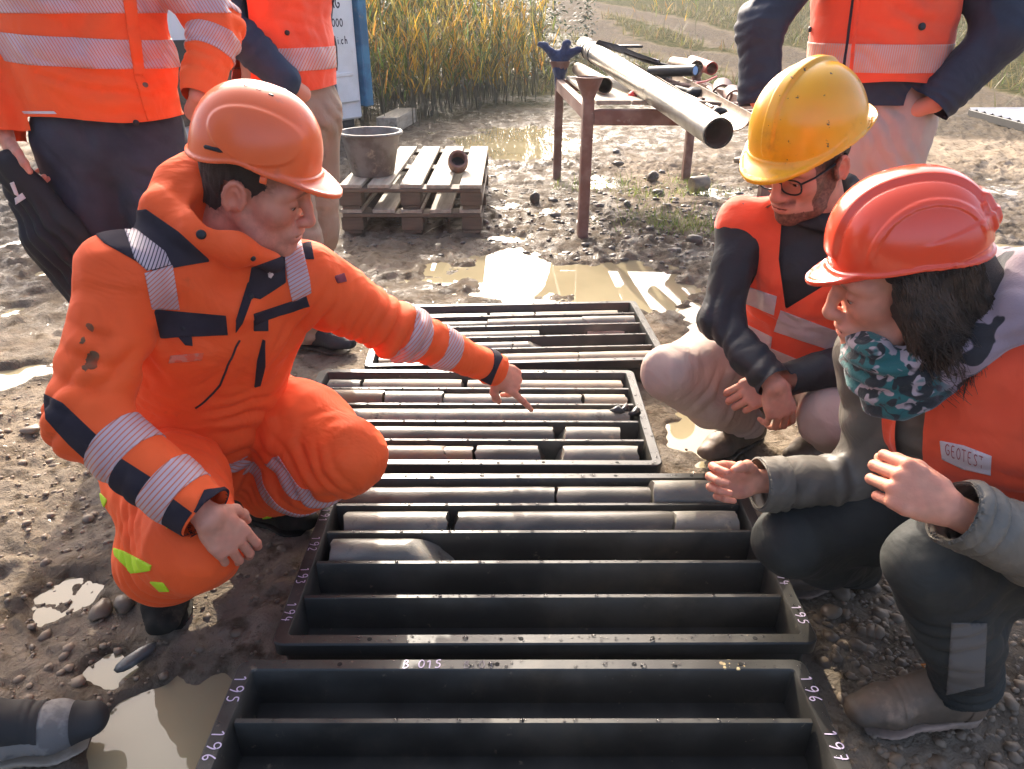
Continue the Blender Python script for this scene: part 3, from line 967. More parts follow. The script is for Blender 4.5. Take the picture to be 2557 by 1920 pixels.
for k, (cx, cy, rot) in enumerate(TRAYS):
    Rm = rotz(R(rot)); o3 = np.array([cx, cy, 0])
    t = thing('core_tray', o3, tray_labels[k], 'core tray', 'core trays laid out in a line')
    part('frame', TV @ Rm.T + o3, TF, M_tray, t, True, auto=35)
    for d in range(4):
        y = TW / 2 - RIMY - CH * (d + 1)
        part('divider', (DV + [0, y, 0]) @ Rm.T + o3, DF, M_tray, t, True, auto=35)
    # rain drops standing on the rims
    rn = np.random.default_rng(50 + k); V, F = [], []
    def drop(x, y, r=None):
        r = r if r else float(np.clip(rn.lognormal(-6.15, .5), .0010, .0065))
        p = Rm @ np.array([x, y, TH + (.0002 if abs(y) > TW / 2 - RIMY or abs(x) > TL / 2 - RIMX else -.0031)]) + o3
        droplet_mesh(V, F, p, r, r * .55)
    for _ in range(170 if k > 1 else 110):
        drop(rn.uniform(-TL / 2 + .01, TL / 2 - .01), (1 if rn.random() < .5 else -1) * rn.uniform(TW / 2 - RIMY + .006, TW / 2 - .006))
    for _ in range(90):
        drop((1 if rn.random() < .6 else -1) * rn.uniform(TL / 2 - RIMX + .006, TL / 2 - .006), rn.uniform(-TW / 2 + .02, TW / 2 - .02))
    for d in range(4):
        y = TW / 2 - RIMY - CH * (d + 1)
        for _ in range(46): drop(rn.uniform(-TL / 2 + RIMX + .01, TL / 2 - RIMX - .01), y + rn.uniform(-.004, .004), float(rn.uniform(.0008, .0030)))
        for j in range(9): drop(-TL / 2 + .1 + j * .115 + .01 * rn.normal(), y, .0046)
    o = part('rain_drops', np.array(V), F, M_drop, t, True); o['kind'] = 'stuff'
    for side, txt, row in rim_text.get(k, []):
        y = TW / 2 - RIMY - CH * (row + .5) + .032 if row else TW / 2 - RIMY - CH * .5 + .04
        x = (-1 if side == 'L' else 1) * (TL / 2 - RIMX / 2) - .010
        V, F = writing(txt, (x, y, TH + .0012), (0, -1, 0), (1, 0, 0), .024 if k == 3 else .021, .10, .015, .95, seed=k * 10 + int(row * 3) + (side == 'L'))
        part('row_number', V @ Rm.T + o3, F, M_ink, t, False)
    if k == 3:
        for q_, (tx_, xo_) in enumerate((('B', -.235), ('.', -.219), ('0', -.205), ('1', -.188), ('5', -.172))):
            V, F = writing(tx_, (xo_, TW / 2 - RIMY * .88, TH + .0012), (1, 0, 0), (0, 1, 0), .021, .12, .015, .85, seed=5 + q_)
            part('hole_number', V @ Rm.T + o3, F, M_ink, t, False)
        for q_, (tx_, xo_) in enumerate((('B', -.115), ('.', -.099), ('0', -.085), ('1', -.068))):
            V, F = writing(tx_, (xo_, TW / 2 - RIMY * .88, TH + .0012), (1, 0, 0), (0, 1, 0), .019, .10, .03, .85, seed=15 + q_)
            part('hole_number', V @ Rm.T + o3, F, M_ink_faint, t, False)
    # screw holes in the rear and front rims
    for sx in (-.36, -.05, .22, .43):
        for sy in (1, -1):
            V, F = MB().lathe([(.0, .0007), (.0045, .0007), (.0052, .0002)], (sx, sy * (TW / 2 - RIMY / 2), TH), 12).get()
            part('screw_hole', V @ Rm.T + o3, F, M_hole, t, False)
    if k == 3:   # clay smeared on the right part of the rims
        spots = {3: [(.40, TW / 2 - .014, .022)], 2: [(.10, -.8 * CH, .012), (.16, -TW / 2 + .02, .018), (.3, -TW / 2 + .02, .014)], 1: [(.2, TW / 2 - .015, .012)]}[k]
        V, F = [], []
        for (sx, sy, r) in spots:
            for q in range(14):
                p = np.array([sx + rn.normal(0, r * .9), sy + np.clip(rn.normal(0, .006), -.012, .012), TH - .001]); droplet_mesh(V, F, Rm @ p + o3, rn.uniform(.002, .007), rn.uniform(.0008, .0016), 6)
        o = part('mud_smear', np.array(V), F, M_mudspot, t, True); o['kind'] = 'stuff'

# ------------------------------------------------------------------ rock cores
def core_mats():
    out = {}
    out['grey'] = mat('core_grey', (.150, .137, .112), .38, (.26, .235, .19), 9, .4, .65, stretch=(1, 2, 2), bump=.3, bs=120, bd=.002, rough2=.55, dirt=[((.36, .29, .19), 12, .54, .70), ((.08, .07, .06), 22, .6, .72)])
    out['dark'] = mat('core_dark', (.062, .055, .044), .30, (.125, .108, .084), 8, .4, .65, stretch=(1, 2, 2), bump=.3, bs=120, bd=.002, rough2=.45, dirt=((.28, .22, .16), 11, .62, .78))
    out['tan'] = mat('core_tan', (.30, .24, .16), .5, (.19, .16, .12), 10, .4, .62, stretch=(1, 2, 2), bump=.4, bs=110, bd=.002, dirt=((.46, .38, .26), 14, .58, .75))
    out['brown'] = mat('core_brown', (.17, .105, .055), .40, (.115, .085, .065), 8, .4, .62, bump=.35, bs=110, bd=.002, dirt=((.10, .075, .05), 18, .6, .75))
    out['mauve'] = mat('core_mauve', (.128, .120, .098), .36, (.22, .205, .165), 8, .38, .62, stretch=(1, 2, 2), bump=.3, bs=120, bd=.002, dirt=[((.30, .24, .16), 9, .50, .66), ((.07, .058, .045), 20, .56, .68)])
    return out
MC = core_mats()
def core(k, row, u0, u1, rad, kind, e0=0, e1=0, z=0, yaw=0, label='', seed=0, tilt=0):
    """e0/e1: slant of the broken ends (radians), positive leans inwards at the top"""
    rn = np.random.default_rng(seed + 100)
    a, b = tray_pt(k, u0, row, .013 + rad + z), tray_pt(k, u1, row, .013 + rad + z)
    b = b + [0, 0, tilt]
    L = np.linalg.norm(b - a); ax = nrm(b - a)
    n, m = 28, max(6, int(L / .02))
    fr = np.stack([ax, nrm(np.cross([0, 0, 1], ax)), np.zeros(3)], 1); fr[:, 2] = np.cross(ax, fr[:, 1])
    ang = np.arange(n) * 2 * np.pi / n
    V = []
    s = np.linspace(0, L, m)
    jag0 = .004 * noise2(ang * 2, ang * 0 + seed, 3) + .0025 * noise2(ang * 6, ang * 0, seed + 5)
    jag1 = .004 * noise2(ang * 2, ang * 0 + seed + 9, 4) + .0025 * noise2(ang * 6, ang * 0, seed + 6)
    for i, t in enumerate(s):
        r = rad * (1 + .012 * noise2(np.full(n, t * 18.0), ang, seed)) * (.985 if i in (0, m - 1) else 1)
        y, zz = r * np.cos(ang), r * np.sin(ang)
        w0 = max(0, 1 - t / (.6 * L)); w1 = max(0, 1 - (L - t) / (.6 * L))
        x = t + w0 * (math.tan(e0) * (zz + rad * .2) + jag0) - w1 * (math.tan(e1) * (zz + rad * .2) + jag1)
        V.append(np.stack([x, y, zz], 1))
    ends = []
    V = np.concatenate(V)
    # stepped break faces
    c0 = V[:n].mean(0) + [.004, 0, 0]; c1 = V[-n:].mean(0) - [.004, 0, 0]
    V = np.concatenate([V, [c0], [c1]])
    F = [(i * n + j, i * n + (j + 1) % n, (i + 1) * n + (j + 1) % n, (i + 1) * n + j) for i in range(m - 1) for j in range(n)]
    F += [(j, (n * m), (j + 1) % n) for j in range(n)][::1]
    F += [((m - 1) * n + j, (m - 1) * n + (j + 1) % n, n * m + 1) for j in range(n)]
    F = [f for f in F]
    P = a + V @ fr.T
    o = part('rock_core', P, F, MC[kind], None, True, auto=50)
    o.data.flip_normals() if False else None
    tag(o, label, 'rock core', 'rock cores lying in the core trays')
    return o
far, mid, near = 'farthest tray', 'tray under pointing hand', 'tray marked 191'
CR = .043
core(0, 0, .0, .425, .036, 'dark', label=f'long dark rock core at the left of the back row, {far}', seed=1, e1=.5)
core(0, 0, .432, .60, .036, 'grey', label=f'short grey rock core mid-way along the back row, {far}', seed=2, e0=-.4)
core(0, 0, .604, .945, .036, 'tan', label=f'tan rock core at the right of the back row, {far}', seed=3)
core(0, 1, .0, .40, .040, 'dark', label=f'dark rock core at the left of the second row, {far}', seed=4)
core(0, 1, .405, .84, .042, 'grey', label=f'long pale grey rock core in the second row, {far}', seed=5, z=.004)
core(0, 1, .845, .99, .043, 'grey', label=f'short grey rock core touching the right end of the second row, {far}', seed=6, e0=-.9, z=.006)
core(0, 2, .0, .60, .040, 'grey', label=f'long grey rock core left of the paper label, {far}', seed=7)
core(0, 3, .0, .49, .041, 'grey', label=f'grey rock core at the left of the fourth row, {far}', seed=8)
core(0, 3, .493, .62, .041, 'grey', label=f'short grey rock core with a slanted end in the fourth row, {far}', seed=9, e1=1.0)
core(0, 4, .01, .34, .040, 'brown', label=f'brown rock core at the left of the front row, {far}', seed=10)
core(0, 4, .345, .72, .041, 'tan', label=f'tan rock core behind the cuff in the front row, {far}', seed=11)
core(0, 4, .725, .995, .041, 'tan', label=f'tan rock core at the right of the front row beside the knee, {far}', seed=12)
core(1, 0, .01, .115, .041, 'mauve', label=f'short mauve rock core at the left end of the back row, {mid}', seed=13)
core(1, 0, .128, .455, .042, 'tan', label=f'tan rock core left of the sleeve in the back row, {mid}', seed=14)
core(1, 0, .475, .985, .041, 'tan', label=f'long speckled tan rock core at the right of the back row, {mid}', seed=15)
core(1, 1, .005, .205, .046, 'brown', label=f'thick orange brown rock core with a jagged crack, {mid}', seed=16, z=.008, e1=-.15)
core(1, 1, .212, .40, .045, 'mauve', label=f'thick mauve rock core right of the jagged crack, {mid}', seed=17, z=.006, e0=.15)
core(1, 1, .405, .845, .043, 'mauve', label=f'long mauve rock core behind the pointing fingers, {mid}', seed=18)
core(1, 1, .85, .985, .043, 'tan', label=f'short pale rock core at the right of the second row, {mid}', seed=19)
core(1, 2, .0, .98, .045, 'mauve', label=f'unbroken full length rock core under the fingertips, {mid}', seed=20)
core(1, 3, .0, .75, .045, 'dark', label=f'long dark rock core filling most of the fourth row, {mid}', seed=21, e1=.1)
core(1, 3, .765, .94, .045, 'grey', label=f'short grey rock core with hollow broken end in the fourth row, {mid}', seed=22, e0=.35)
core(1, 4, .0, .475, .045, 'brown', label=f'brown rock core at the left of the front row, {mid}', seed=23, e1=.7)
core(1, 4, .47, .515, .044, 'brown', label=f'small wedge of brown rock core in the front row, {mid}', seed=24, e0=-.6)
core(1, 4, .525, .715, .046, 'dark', label=f'dark polished rock core in the middle of the front row, {mid}', seed=25, e1=.3)
core(1, 4, .755, .975, .046, 'grey', label=f'grey rock core at the right end of the front row, {mid}', seed=26, e0=.3)
core(2, 0, .0, .545, .045, 'dark', label=f'long dark wet rock core in the back row, {near}', seed=27)
core(2, 0, .552, .79, .045, 'dark', label=f'dark rock core right of a thin break in the back row, {near}', seed=28)
core(2, 0, .795, .985, .046, 'grey', label=f'raised grey rock core by the open hand, {near}', seed=29, z=.018)
core(2, 1, .03, .275, .046, 'mauve', label=f'mauve rock core at the left of the second row, {near}', seed=30)
core(2, 1, .292, .80, .046, 'dark', label=f'long dark rock core between two breaks in the second row, {near}', seed=31, e0=.25, e1=-.5)
core(2, 1, .808, .985, .046, 'grey', label=f'grey rock core at the right of the second row, {near}', seed=32, e0=.5)
core(2, 2, .02, .27, .047, 'mauve', label=f'lone mauve rock core with slanted end in the third row, {near}', seed=33, e1=.9)
# paper label and scrap lying in the trays
M_paper = mat('damp_paper', (.62, .47, .45), .7, (.5, .38, .36), 20)
M_penink = mat('pen_ink', (.02, .02, .03), .6)
p0 = tray_pt(0, .86, 2, .03)
t = thing('paper_label', p0, 'pinkish paper sample label standing in the third row of the farthest tray', 'label')
mb = MB(); xs = np.linspace(-.075, .075, 9)
V = np.array([(x, .006 * math.sin(x * 40) + .02 * (1 - z / .058), z) for z in (.0, .02, .04, .055) for x in xs]) + p0
part('sheet', np.concatenate([V, V + [0, .0012, 0]]), [(i * 9 + j, i * 9 + j + 1, (i + 1) * 9 + j + 1, (i + 1) * 9 + j) for i in range(3) for j in range(8)] + [(36 + i * 9 + j, 36 + (i + 1) * 9 + j, 36 + (i + 1) * 9 + j + 1, 36 + i * 9 + j + 1) for i in range(3) for j in range(8)], M_paper, t)
V, F = writing('Sample', p0 + [-.06, -.004, .022], (1, 0, 0), (0, -.25, 1), .018, .12, .02, .5, seed=3)
part('handwriting', V, F, M_penink, t, False)
p0 = tray_pt(1, .965, 2, .085)
rn = np.random.default_rng(4); mb = MB()
for q in range(3):
    pts = [p0 + [-.05 + .03 * q, .01 - .012 * q, .01], p0 + [-.02 + .03 * q, .016 * math.sin(q * 2), .024], p0 + [.012 + .012 * q, -.006 + .01 * q, .006]]
    mb.tube(pts, [.003, .016, .004], 6)
o = mb.build('plastic_scrap', mat('scrap_black', (.03, .03, .03), .35), None, True)
tag(o, 'crumpled black plastic scrap at the right end of the unbroken core', 'scrap')
# ------------------------------------------------------------------ props behind the trays
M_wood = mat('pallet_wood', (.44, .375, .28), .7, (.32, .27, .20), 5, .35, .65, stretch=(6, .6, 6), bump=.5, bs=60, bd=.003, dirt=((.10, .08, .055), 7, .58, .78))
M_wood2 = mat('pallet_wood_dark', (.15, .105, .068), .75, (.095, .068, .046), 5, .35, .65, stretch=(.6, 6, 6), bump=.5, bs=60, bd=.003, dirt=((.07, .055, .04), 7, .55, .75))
M_rust = mat('rusty_steel', (.16, .075, .055), .55, (.24, .15, .12), 9, .42, .65, bump=.4, bs=90, bd=.002, rough2=.75, dirt=((.36, .33, .29), 14, .64, .78))
M_steel = mat('galvanised_steel', (.52, .50, .45), .30, (.40, .37, .31), 6, .4, .65, bump=.15, bs=140, bd=.001, metal=.85, rough2=.45, dirt=[((.25, .20, .13), 7, .60, .72), ((.12, .09, .06), 16, .66, .76)])
M_brown_steel = mat('brown_steel', (.26, .19, .13), .45, (.16, .11, .08), 10, .4, .6, metal=.35, bump=.3, bs=90, bd=.002)
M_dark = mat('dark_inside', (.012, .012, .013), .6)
M_black = mat('black_rubber', (.018, .018, .02), .45, bump=.2, bs=120)
M_navy_cloth = mat('navy_cloth', (.018, .03, .085), .85, (.03, .05, .12), 25, bump=.5, bs=60, bd=.004, sheen=.3)
M_red = mat('red_plastic', (.65, .03, .02), .35)
M_grey_tub = mat('grey_tub', (.20, .185, .165), .6, (.12, .10, .085), 7, .4, .62, bump=.3, bs=50, bd=.003, dirt=[((.36, .31, .23), 10, .56, .72), ((.05, .045, .04), 16, .62, .74)])
M_white_van = mat('white_enamel', (.78, .79, .80), .35, (.70, .70, .69), 3, .4, .7, dirt=((.42, .37, .28), 6, .66, .82))
M_blue = mat('blue_paint', (.045, .20, .34), .4, (.03, .13, .24), 6, dirt=((.22, .2, .16), 8, .62, .8))
M_lettering = mat('dark_lettering', (.03, .03, .05), .5)

# --- stacked pallets
def pallet(z0, label, wx=.86, ly=1.42, x0=-1.05, y0=4.53):
    t = thing('pallet', (x0 + wx / 2, y0 + ly / 2, z0), label, 'pallet', 'pallets stacked behind the crouching man')
    rn = np.random.default_rng(int(z0 * 100) + 2)
    bw = .135
    for i in range(5):                                    # top deck boards, front to back
        x = x0 + bw / 2 + i * (wx - bw) / 4
        MB().box((x + rn.normal(0, .004), y0 + ly / 2, z0 + .138), (bw + rn.normal(0, .004), ly + rn.normal(0, .008), .022), rotz(rn.normal(0, .006)), .003).build('deck_board', M_wood, t)
    for j in range(3):                                    # stringer boards across
        y = y0 + .06 + j * (ly - .12) / 2
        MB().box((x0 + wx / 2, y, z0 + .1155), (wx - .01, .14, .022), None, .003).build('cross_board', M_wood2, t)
        for i in range(3):
            x = x0 + .06 + i * (wx - .12) / 2
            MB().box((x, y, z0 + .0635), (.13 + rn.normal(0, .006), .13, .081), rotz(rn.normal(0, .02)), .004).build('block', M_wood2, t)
    for i in range(3):
        x = x0 + .06 + i * (wx - .12) / 2
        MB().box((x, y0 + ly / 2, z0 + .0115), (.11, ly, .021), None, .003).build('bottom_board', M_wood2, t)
    return t
pallet(.0, 'muddy wooden pallet at the bottom of the stack, on the ground')
pallet(.151, 'wooden pallet on top of the stack, carrying the mortar tub')

# --- mortar tub
p = U(808, 388, 4.86); p[2] = .301
t = thing('mortar_tub', p, 'round grey mud-stained mortar tub on the pallet', 'tub')
MB().lathe([(.0, .0), (.125, .0), (.135, .012), (.182, .235), (.186, .245), (.202, .247), (.206, .257), (.200, .266), (.188, .266), (.178, .25), (.132, .022), (.0, .016)], p, 48).build('shell', M_grey_tub, t, True, auto=40)
MB().lathe([(.0, .035), (.138, .035)], p, 32).build('residue', M_mudspot, t, True)

# --- ring cap lying on the pallet
p = U(990, 372, 4.95); p[2] = .302
t = thing('thread_protector', p + [0, 0, 0], 'rusty red ring cap lying on the pallet beside the tub', 'ring cap')
axr = nrm([.15, -1, .75])
c0 = p + [0, 0, .058]
MB().lathe([(.046, -.04), (.060, -.045), (.066, -.02), (.066, .02), (.061, .045), (.048, .045), (.044, .03)], c0, 32, axr, True).build('ring', M_rust, t, True, auto=40)
MB().lathe([(.0, -.02), (.045, -.02)], c0, 24, axr).build('inner_plate', M_dark, t, True)

# --- timber block behind the tub
a, b = G(850, 292), G(862, 268)
t_ = MB().box(((a + b) / 2) + [0, .15, .09], (.24, .95, .16), rotz(-.12), .006).build('timber_block', M_wood, None)
tag(t_, 'pale squared timber lying behind the mortar tub', 'timber')

# --- site trailer on the left
A_ = np.array([-2.95, 6.6, 0.0]); B_ = np.array([-1.60, 8.62, 0.0])
dxv = nrm(B_ - A_); nv = nrm(np.array([dxv[1], -dxv[0], 0])); LV = np.linalg.norm(B_ - A_)
rt = np.stack([dxv, -nv, [0, 0, 1]], 1)
t = thing('site_trailer', (A_ + B_) / 2 - nv * 1.0, 'white site trailer with blue corner post and company lettering, behind the men', 'trailer')
def tbox(name, u0, u1, z0, z1, d0, d1, m, bev=.006):
    c = A_ + dxv * (u0 + u1) / 2 + nv * (d0 + d1) / 2 + np.array([0, 0, (z0 + z1) / 2])
    return MB().box(c, (u1 - u0, d1 - d0, z1 - z0), rt, bev).build(name, m, t)
tbox('body', .0, LV - .05, .18, 2.1, -1.9, -.02, M_white_van, .02)
for i in range(3):
    w = (LV - .1) / 3
    tbox('side_panel', .02 + i * w, .02 + (i + 1) * w - .03, .36, 2.04, -.018, .02, M_white_van, .012)
    tbox('pressed_rib', .10 + i * w, (i + 1) * w - .09, .62, .66, .0205, .032, M_white_van, .005)
tbox('corner_post', LV - .048, LV + .07, .30, 2.12, -.16, .05, M_blue, .012)
tbox('chassis', .1, LV - .15, .06, .30, -2.1, -.05, M_black, .01)
tbox('rubber_band', .0, LV - 1.62, .84, 1.02, .0205, .04, M_black, .006)
tbox('mud_guard', .0, LV - 1.62, .34, .82, .0215, .036, M_wood2, .006)
tbox('window', LV - .95, LV - .62, 1.62, 1.95, .0205, .034, M_dark, .01)
for k_, (txt, zz, sz) in enumerate((('AG', 1.26, .10), ('000', 1.09, .075), ('oi.ch', .93, .075))):
    V, F = writing(txt, A_ + dxv * (LV - .42) + nv * .0215 + np.array([0, 0, zz]), dxv, (0, 0, 1), sz, .16, 0.0, .72, seed=k_)
    part('lettering', V, F, M_lettering, t, False)

# --- steel rack with drill pipes
rack = thing('pipe_rack', (.9, 5.3, 0), 'rust-brown steel trestle with cupped posts holding drill pipes', 'rack')
LEG = [(.433, 4.45, .80, 'f'), (.372, 6.22, .78, 'r'), (1.50, 4.42, .80, 'f'), (1.425, 6.16, .78, 'r')]
for (x, y, h, _) in LEG:
    x = float(x)
    o = MB().box((x, y, h / 2 - .02), (.062, .062, h + .04), rotz(.08), .006).build('post', M_rust, rack)
    MB().lathe([(.030, -.04), (.034, .0), (.078, .105), (.080, .112), (.074, .113), (.030, .02), (.0, .02)], (x, y, h), 20).build('cup', M_rust, rack, True, auto=40)
zb = .70
def beam(a, b, z0, sec=(.05, .085), m=M_rust, nm='beam'):
    a = np.array([*a, z0]); b = np.array([*b, z0]); d = b - a; L = np.linalg.norm(d)
    ang_ = math.atan2(d[1], d[0])
    MB().box((a + b) / 2, (L, sec[0], sec[1]), rotz(ang_), .005).build(nm, m, rack)
beam((.466, 4.45), (1.467, 4.42), zb)
beam((.405, 6.22), (1.392, 6.16), zb + .02)
beam((.432, 4.483), (.372, 6.187), zb + .02)
beam((1.50, 4.453), (1.425, 6.127), zb + .02)
beam((1.0, 4.46), (.93, 6.16), zb + .01, (.06, .05))
for i, (w0, w1) in enumerate(((.0, .20), (.205, .42))):
    xa = .46 + w0
    V = []
    mb = MB(); mb.box((.44 + (w0 + w1) / 2 + .01, 5.33, zb + .075), (w1 - w0, 1.72, .024), rotz(.035), .004)
    mb.build('shelf_plank', M_wood, rack)

def pipe(name, a, b, r0, wall, m, label, cat, extra=None, n=40):
    a = np.asarray(a, float); b = np.asarray(b, float); L = np.linalg.norm(b - a); ax = nrm(b - a)
    t = thing(name, (a + b) / 2 - [0, 0, r0], label, cat)
    MB().lathe([(r0 - wall, 0), (r0, 0.0), (r0, L), (r0 - wall, L)], a, n, ax, True).build('tube', m, t, True, auto=40)
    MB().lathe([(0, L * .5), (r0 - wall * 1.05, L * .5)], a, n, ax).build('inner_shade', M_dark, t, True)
    return t, ax, L
pa, pb = U(1552, 288, 3.46), U(1262, 100, 6.42)
t, ax, L = pipe('drill_pipe', pa, pb, .068, .007, M_steel, 'long shiny steel core barrel lying across the rack, open end to camera', 'pipe')
for q, (u, m, w) in enumerate(((L - .16, M_steel, .05), (L - .26, M_dark, .03), (L - .36, M_steel, .05), (L - .47, M_dark, .025))):
    MB().lathe([(.068, 0), (.073, .003), (.073, w - .003), (.068, w)], pa + ax * u, 32, ax).build('collar', m, t, True, auto=40)
MB().lathe([(.060, -.001), (.0685, -.002), (.0685, .012), (.068, .013)], pa, 40, ax).build('end_rim', M_dark, t, True, auto=40)
qa = U(1306, 189, 4.75); qb = U(1250, 128, 6.15); qa[2] = zb + .09 + .05; qb[2] = zb + .09 + .05
pipe('short_pipe', qa, qb, .048, .006, M_brown_steel, 'short brown steel tube lying on the rack planks left of the barrel', 'pipe', n=32)
# half-shell trough right of the barrel
def trough(a, b, r, m, label, seed):
    a = np.asarray(a, float); b = np.asarray(b, float); ax = nrm(b - a); L = np.linalg.norm(b - a)
    fr = basis_z(ax, (1, 0, 0)); side = nrm(np.cross(ax, [0, 0, 1])); up = np.cross(side, ax)
    n, m_ = 18, 24; V = []
    for i in range(m_ + 1):
        for j in range(n + 1):
            an = np.pi + np.pi * j / n
            for_r = r * (1 + .01 * math.sin(i * 1.7 + j))
            V.append(a + ax * L * i / m_ + side * math.cos(an) * for_r + up * math.sin(an) * for_r)
    V = np.array(V); Vi = V + 0
    cen = np.repeat(np.array([a + ax * L * i / m_ for i in range(m_ + 1)]), n + 1, 0)
    Vi = cen + (V - cen) * .93
    k = len(V); F = []
    for i in range(m_):
        for j in range(n):
            p_ = i * (n + 1) + j
            F += [(p_, p_ + 1, p_ + n + 2, p_ + n + 1), (k + p_, k + p_ + n + 1, k + p_ + n + 2, k + p_ + 1)]
    for i in range(m_):
        for j in (0, n):
            p_ = i * (n + 1) + j; F.append((p_, p_ + n + 1, k + p_ + n + 1, k + p_))
    for j in range(n):
        for p_ in (j, m_ * (n + 1) + j): F.append((p_, k + p_, k + p_ + 1, p_ + 1))
    o = part('half_pipe', np.concatenate([V, Vi]), F, m, None, True, auto=45)
    tag(o, label, 'trough')
    return o
ta, tb = U(1588, 245, 3.75), U(1395, 135, 6.0)
trough(ta, tb, .085, M_brown_steel, 'long open half-pipe trough holding muddy scraps, right of the barrel', 1)
# tools and fittings heaped on the rack
def item(px, Y, z=None):
    q = U(px[0], px[1], Y)
    if z is not None: q[2] = z
    return q
def simple_tube(name, a, b, r, m, label, cat, n=20, cap=None):
    a = np.asarray(a, float); b = np.asarray(b, float); L = np.linalg.norm(b - a); ax = nrm(b - a)
    t = thing(name, (a + b) / 2 - [0, 0, r], label, cat)
    MB().lathe([(r * .8, 0), (r, 0), (r, L), (r * .8, L)], a, n, ax, True).build('sleeve', m, t, True, auto=40)
    if cap: MB().lathe([(0, -.002), (r * .78, .004)], a, n, ax).build('end_lens', cap, t, True)
    return t
M_lens = mat('blue_plastic_cap', (.25, .45, .75), .15, coat=.5)
simple_tube('dark_tube', U(1503, 152, 5.0), U(1405, 155, 5.3), .034, M_black, 'black tube with pale blue end cap lying across the trough', 'tube', cap=M_lens)
simple_tube('sleeve_coupling', U(1505, 146, 5.6), U(1455, 138, 6.0), .05, M_brown_steel, 'brown steel coupling lying behind the black tube on the rack', 'coupling')
simple_tube('sleeve_coupling', U(1538, 148, 5.75), U(1495, 133, 6.2), .045, mat('red_oxide', (.35, .05, .035), .5), 'red oxide painted coupling at the back right of the rack', 'coupling')
simple_tube('ring_coupling', U(1560, 205, 4.6), U(1560, 190, 4.75), .06, M_rust, 'rusty ring coupling on edge at the right end of the rack heap', 'coupling')
simple_tube('ring_coupling', U(1588, 215, 4.4), U(1580, 203, 4.55), .052, M_rust, 'smaller rusty ring coupling half hidden behind the navy sleeve', 'coupling')
rn = np.random.default_rng(21)
tool_labels = ['dark pipe wrench lying in the trough near its middle', 'flat steel bar lying on the rack beside the barrel', 'muddy steel clamp resting on the trough edge', 'dark steel chisel lying across the trough', 'black iron bracket under the black tube', 'bent iron strip at the left edge of the trough']
tool_spots = [((1470, 205), 4.7, .6), ((1430, 182), 5.1, -.3), ((1500, 220), 4.45, 1.0), ((1455, 178), 5.2, .2), ((1420, 168), 5.35, .9), ((1530, 222), 4.3, -.7)]
for (px, Y, an), lb in zip(tool_spots, tool_labels):
    c0 = U(px[0], px[1], Y)
    t = thing('hand_tool', c0, lb, 'tool', 'tools heaped on the pipe rack')
    L = rn.uniform(.16, .26)
    MB().box(c0, (L, .028, .018), rotz(an) , .005).build('shank', M_dark if an > 0 else M_brown_steel, t)
    MB().lathe([(.012, -.012), (.030, -.012), (.032, 0), (.030, .012), (.012, .012)], c0 + rotz(an) @ np.array([L / 2 + .02, 0, 0]), 14, (0, 0, 1), True).build('head', M_rust, t, True, auto=40)
rod_labels = ['thin steel rod lying right of the barrel on the rack', 'bent rusty rod crossing the trough', 'dark rod at the back of the rack heap', 'thin red rod sticking out at the back right of the rack', 'short dark bar under the couplings on the rack', 'muddy steel rod along the right rack beam']
rod_pts = [((1400, 160), 5.4, (1540, 232), 4.2, .010, M_steel), ((1440, 172), 5.2, (1500, 186), 4.9, .012, M_rust), ((1350, 112), 5.9, (1470, 150), 5.5, .014, M_dark), ((1500, 180), 5.2, (1548, 165), 5.6, .006, M_red), ((1460, 190), 4.95, (1545, 205), 4.6, .018, M_dark), ((1530, 190), 4.9, (1612, 248), 4.1, .014, M_brown_steel)]
for (p0_, y0_, p1_, y1_, rr_, mm_), lb in zip(rod_pts, rod_labels):
    o = MB().tube([U(*p0_, y0_), (U(*p0_, y0_) + U(*p1_, y1_)) / 2 + [0, 0, -.01], U(*p1_, y1_)], rr_, 10).build('metal_rod', mm_, None, True, auto=50)
    tag(o, lb, 'rod', 'rods heaped on the pipe rack')
clod_l = ['lump of mud on the trough near its open end', 'dark lump of mud in the middle of the trough', 'wet mud lump beside the barrel on the rack']
for (p0_, y0_, s0_), lb in zip((((1552, 240), 4.0, .04), ((1500, 200), 4.7, .05), ((1430, 172), 5.3, .05)), clod_l):
    V, F = np.zeros((0, 3)), None
    import bmesh
    bm = bmesh.new(); bmesh.ops.create_icosphere(bm, subdivisions=2, radius=1); V = np.array([v.co[:] for v in bm.verts]); F = np.array([[v.index for v in f.verts] for f in bm.faces]); bm.free()
    V = V * (1 + .35 * noise3(V * 2 + s0_ * 100, 3))[:, None] * [s0_, s0_, s0_ * .6] + U(*p0_, y0_)
    tag(part('mud_lump', V, F, M_dark, None, True), lb, 'mud', 'mud lumps on the pipe rack')
# red cap under the barrel
c0 = U(1366, 201, 4.75)
t = thing('red_cap', c0, 'small red plastic cap on the planks under the barrel', 'cap')
MB().lathe([(0, .0), (.034, .0), (.038, .006), (.036, .05), (.028, .06), (0, .062)], c0 - [0, 0, .03], 20, (.5, -1, .6)).build('shell', M_red, t, True, auto=40)
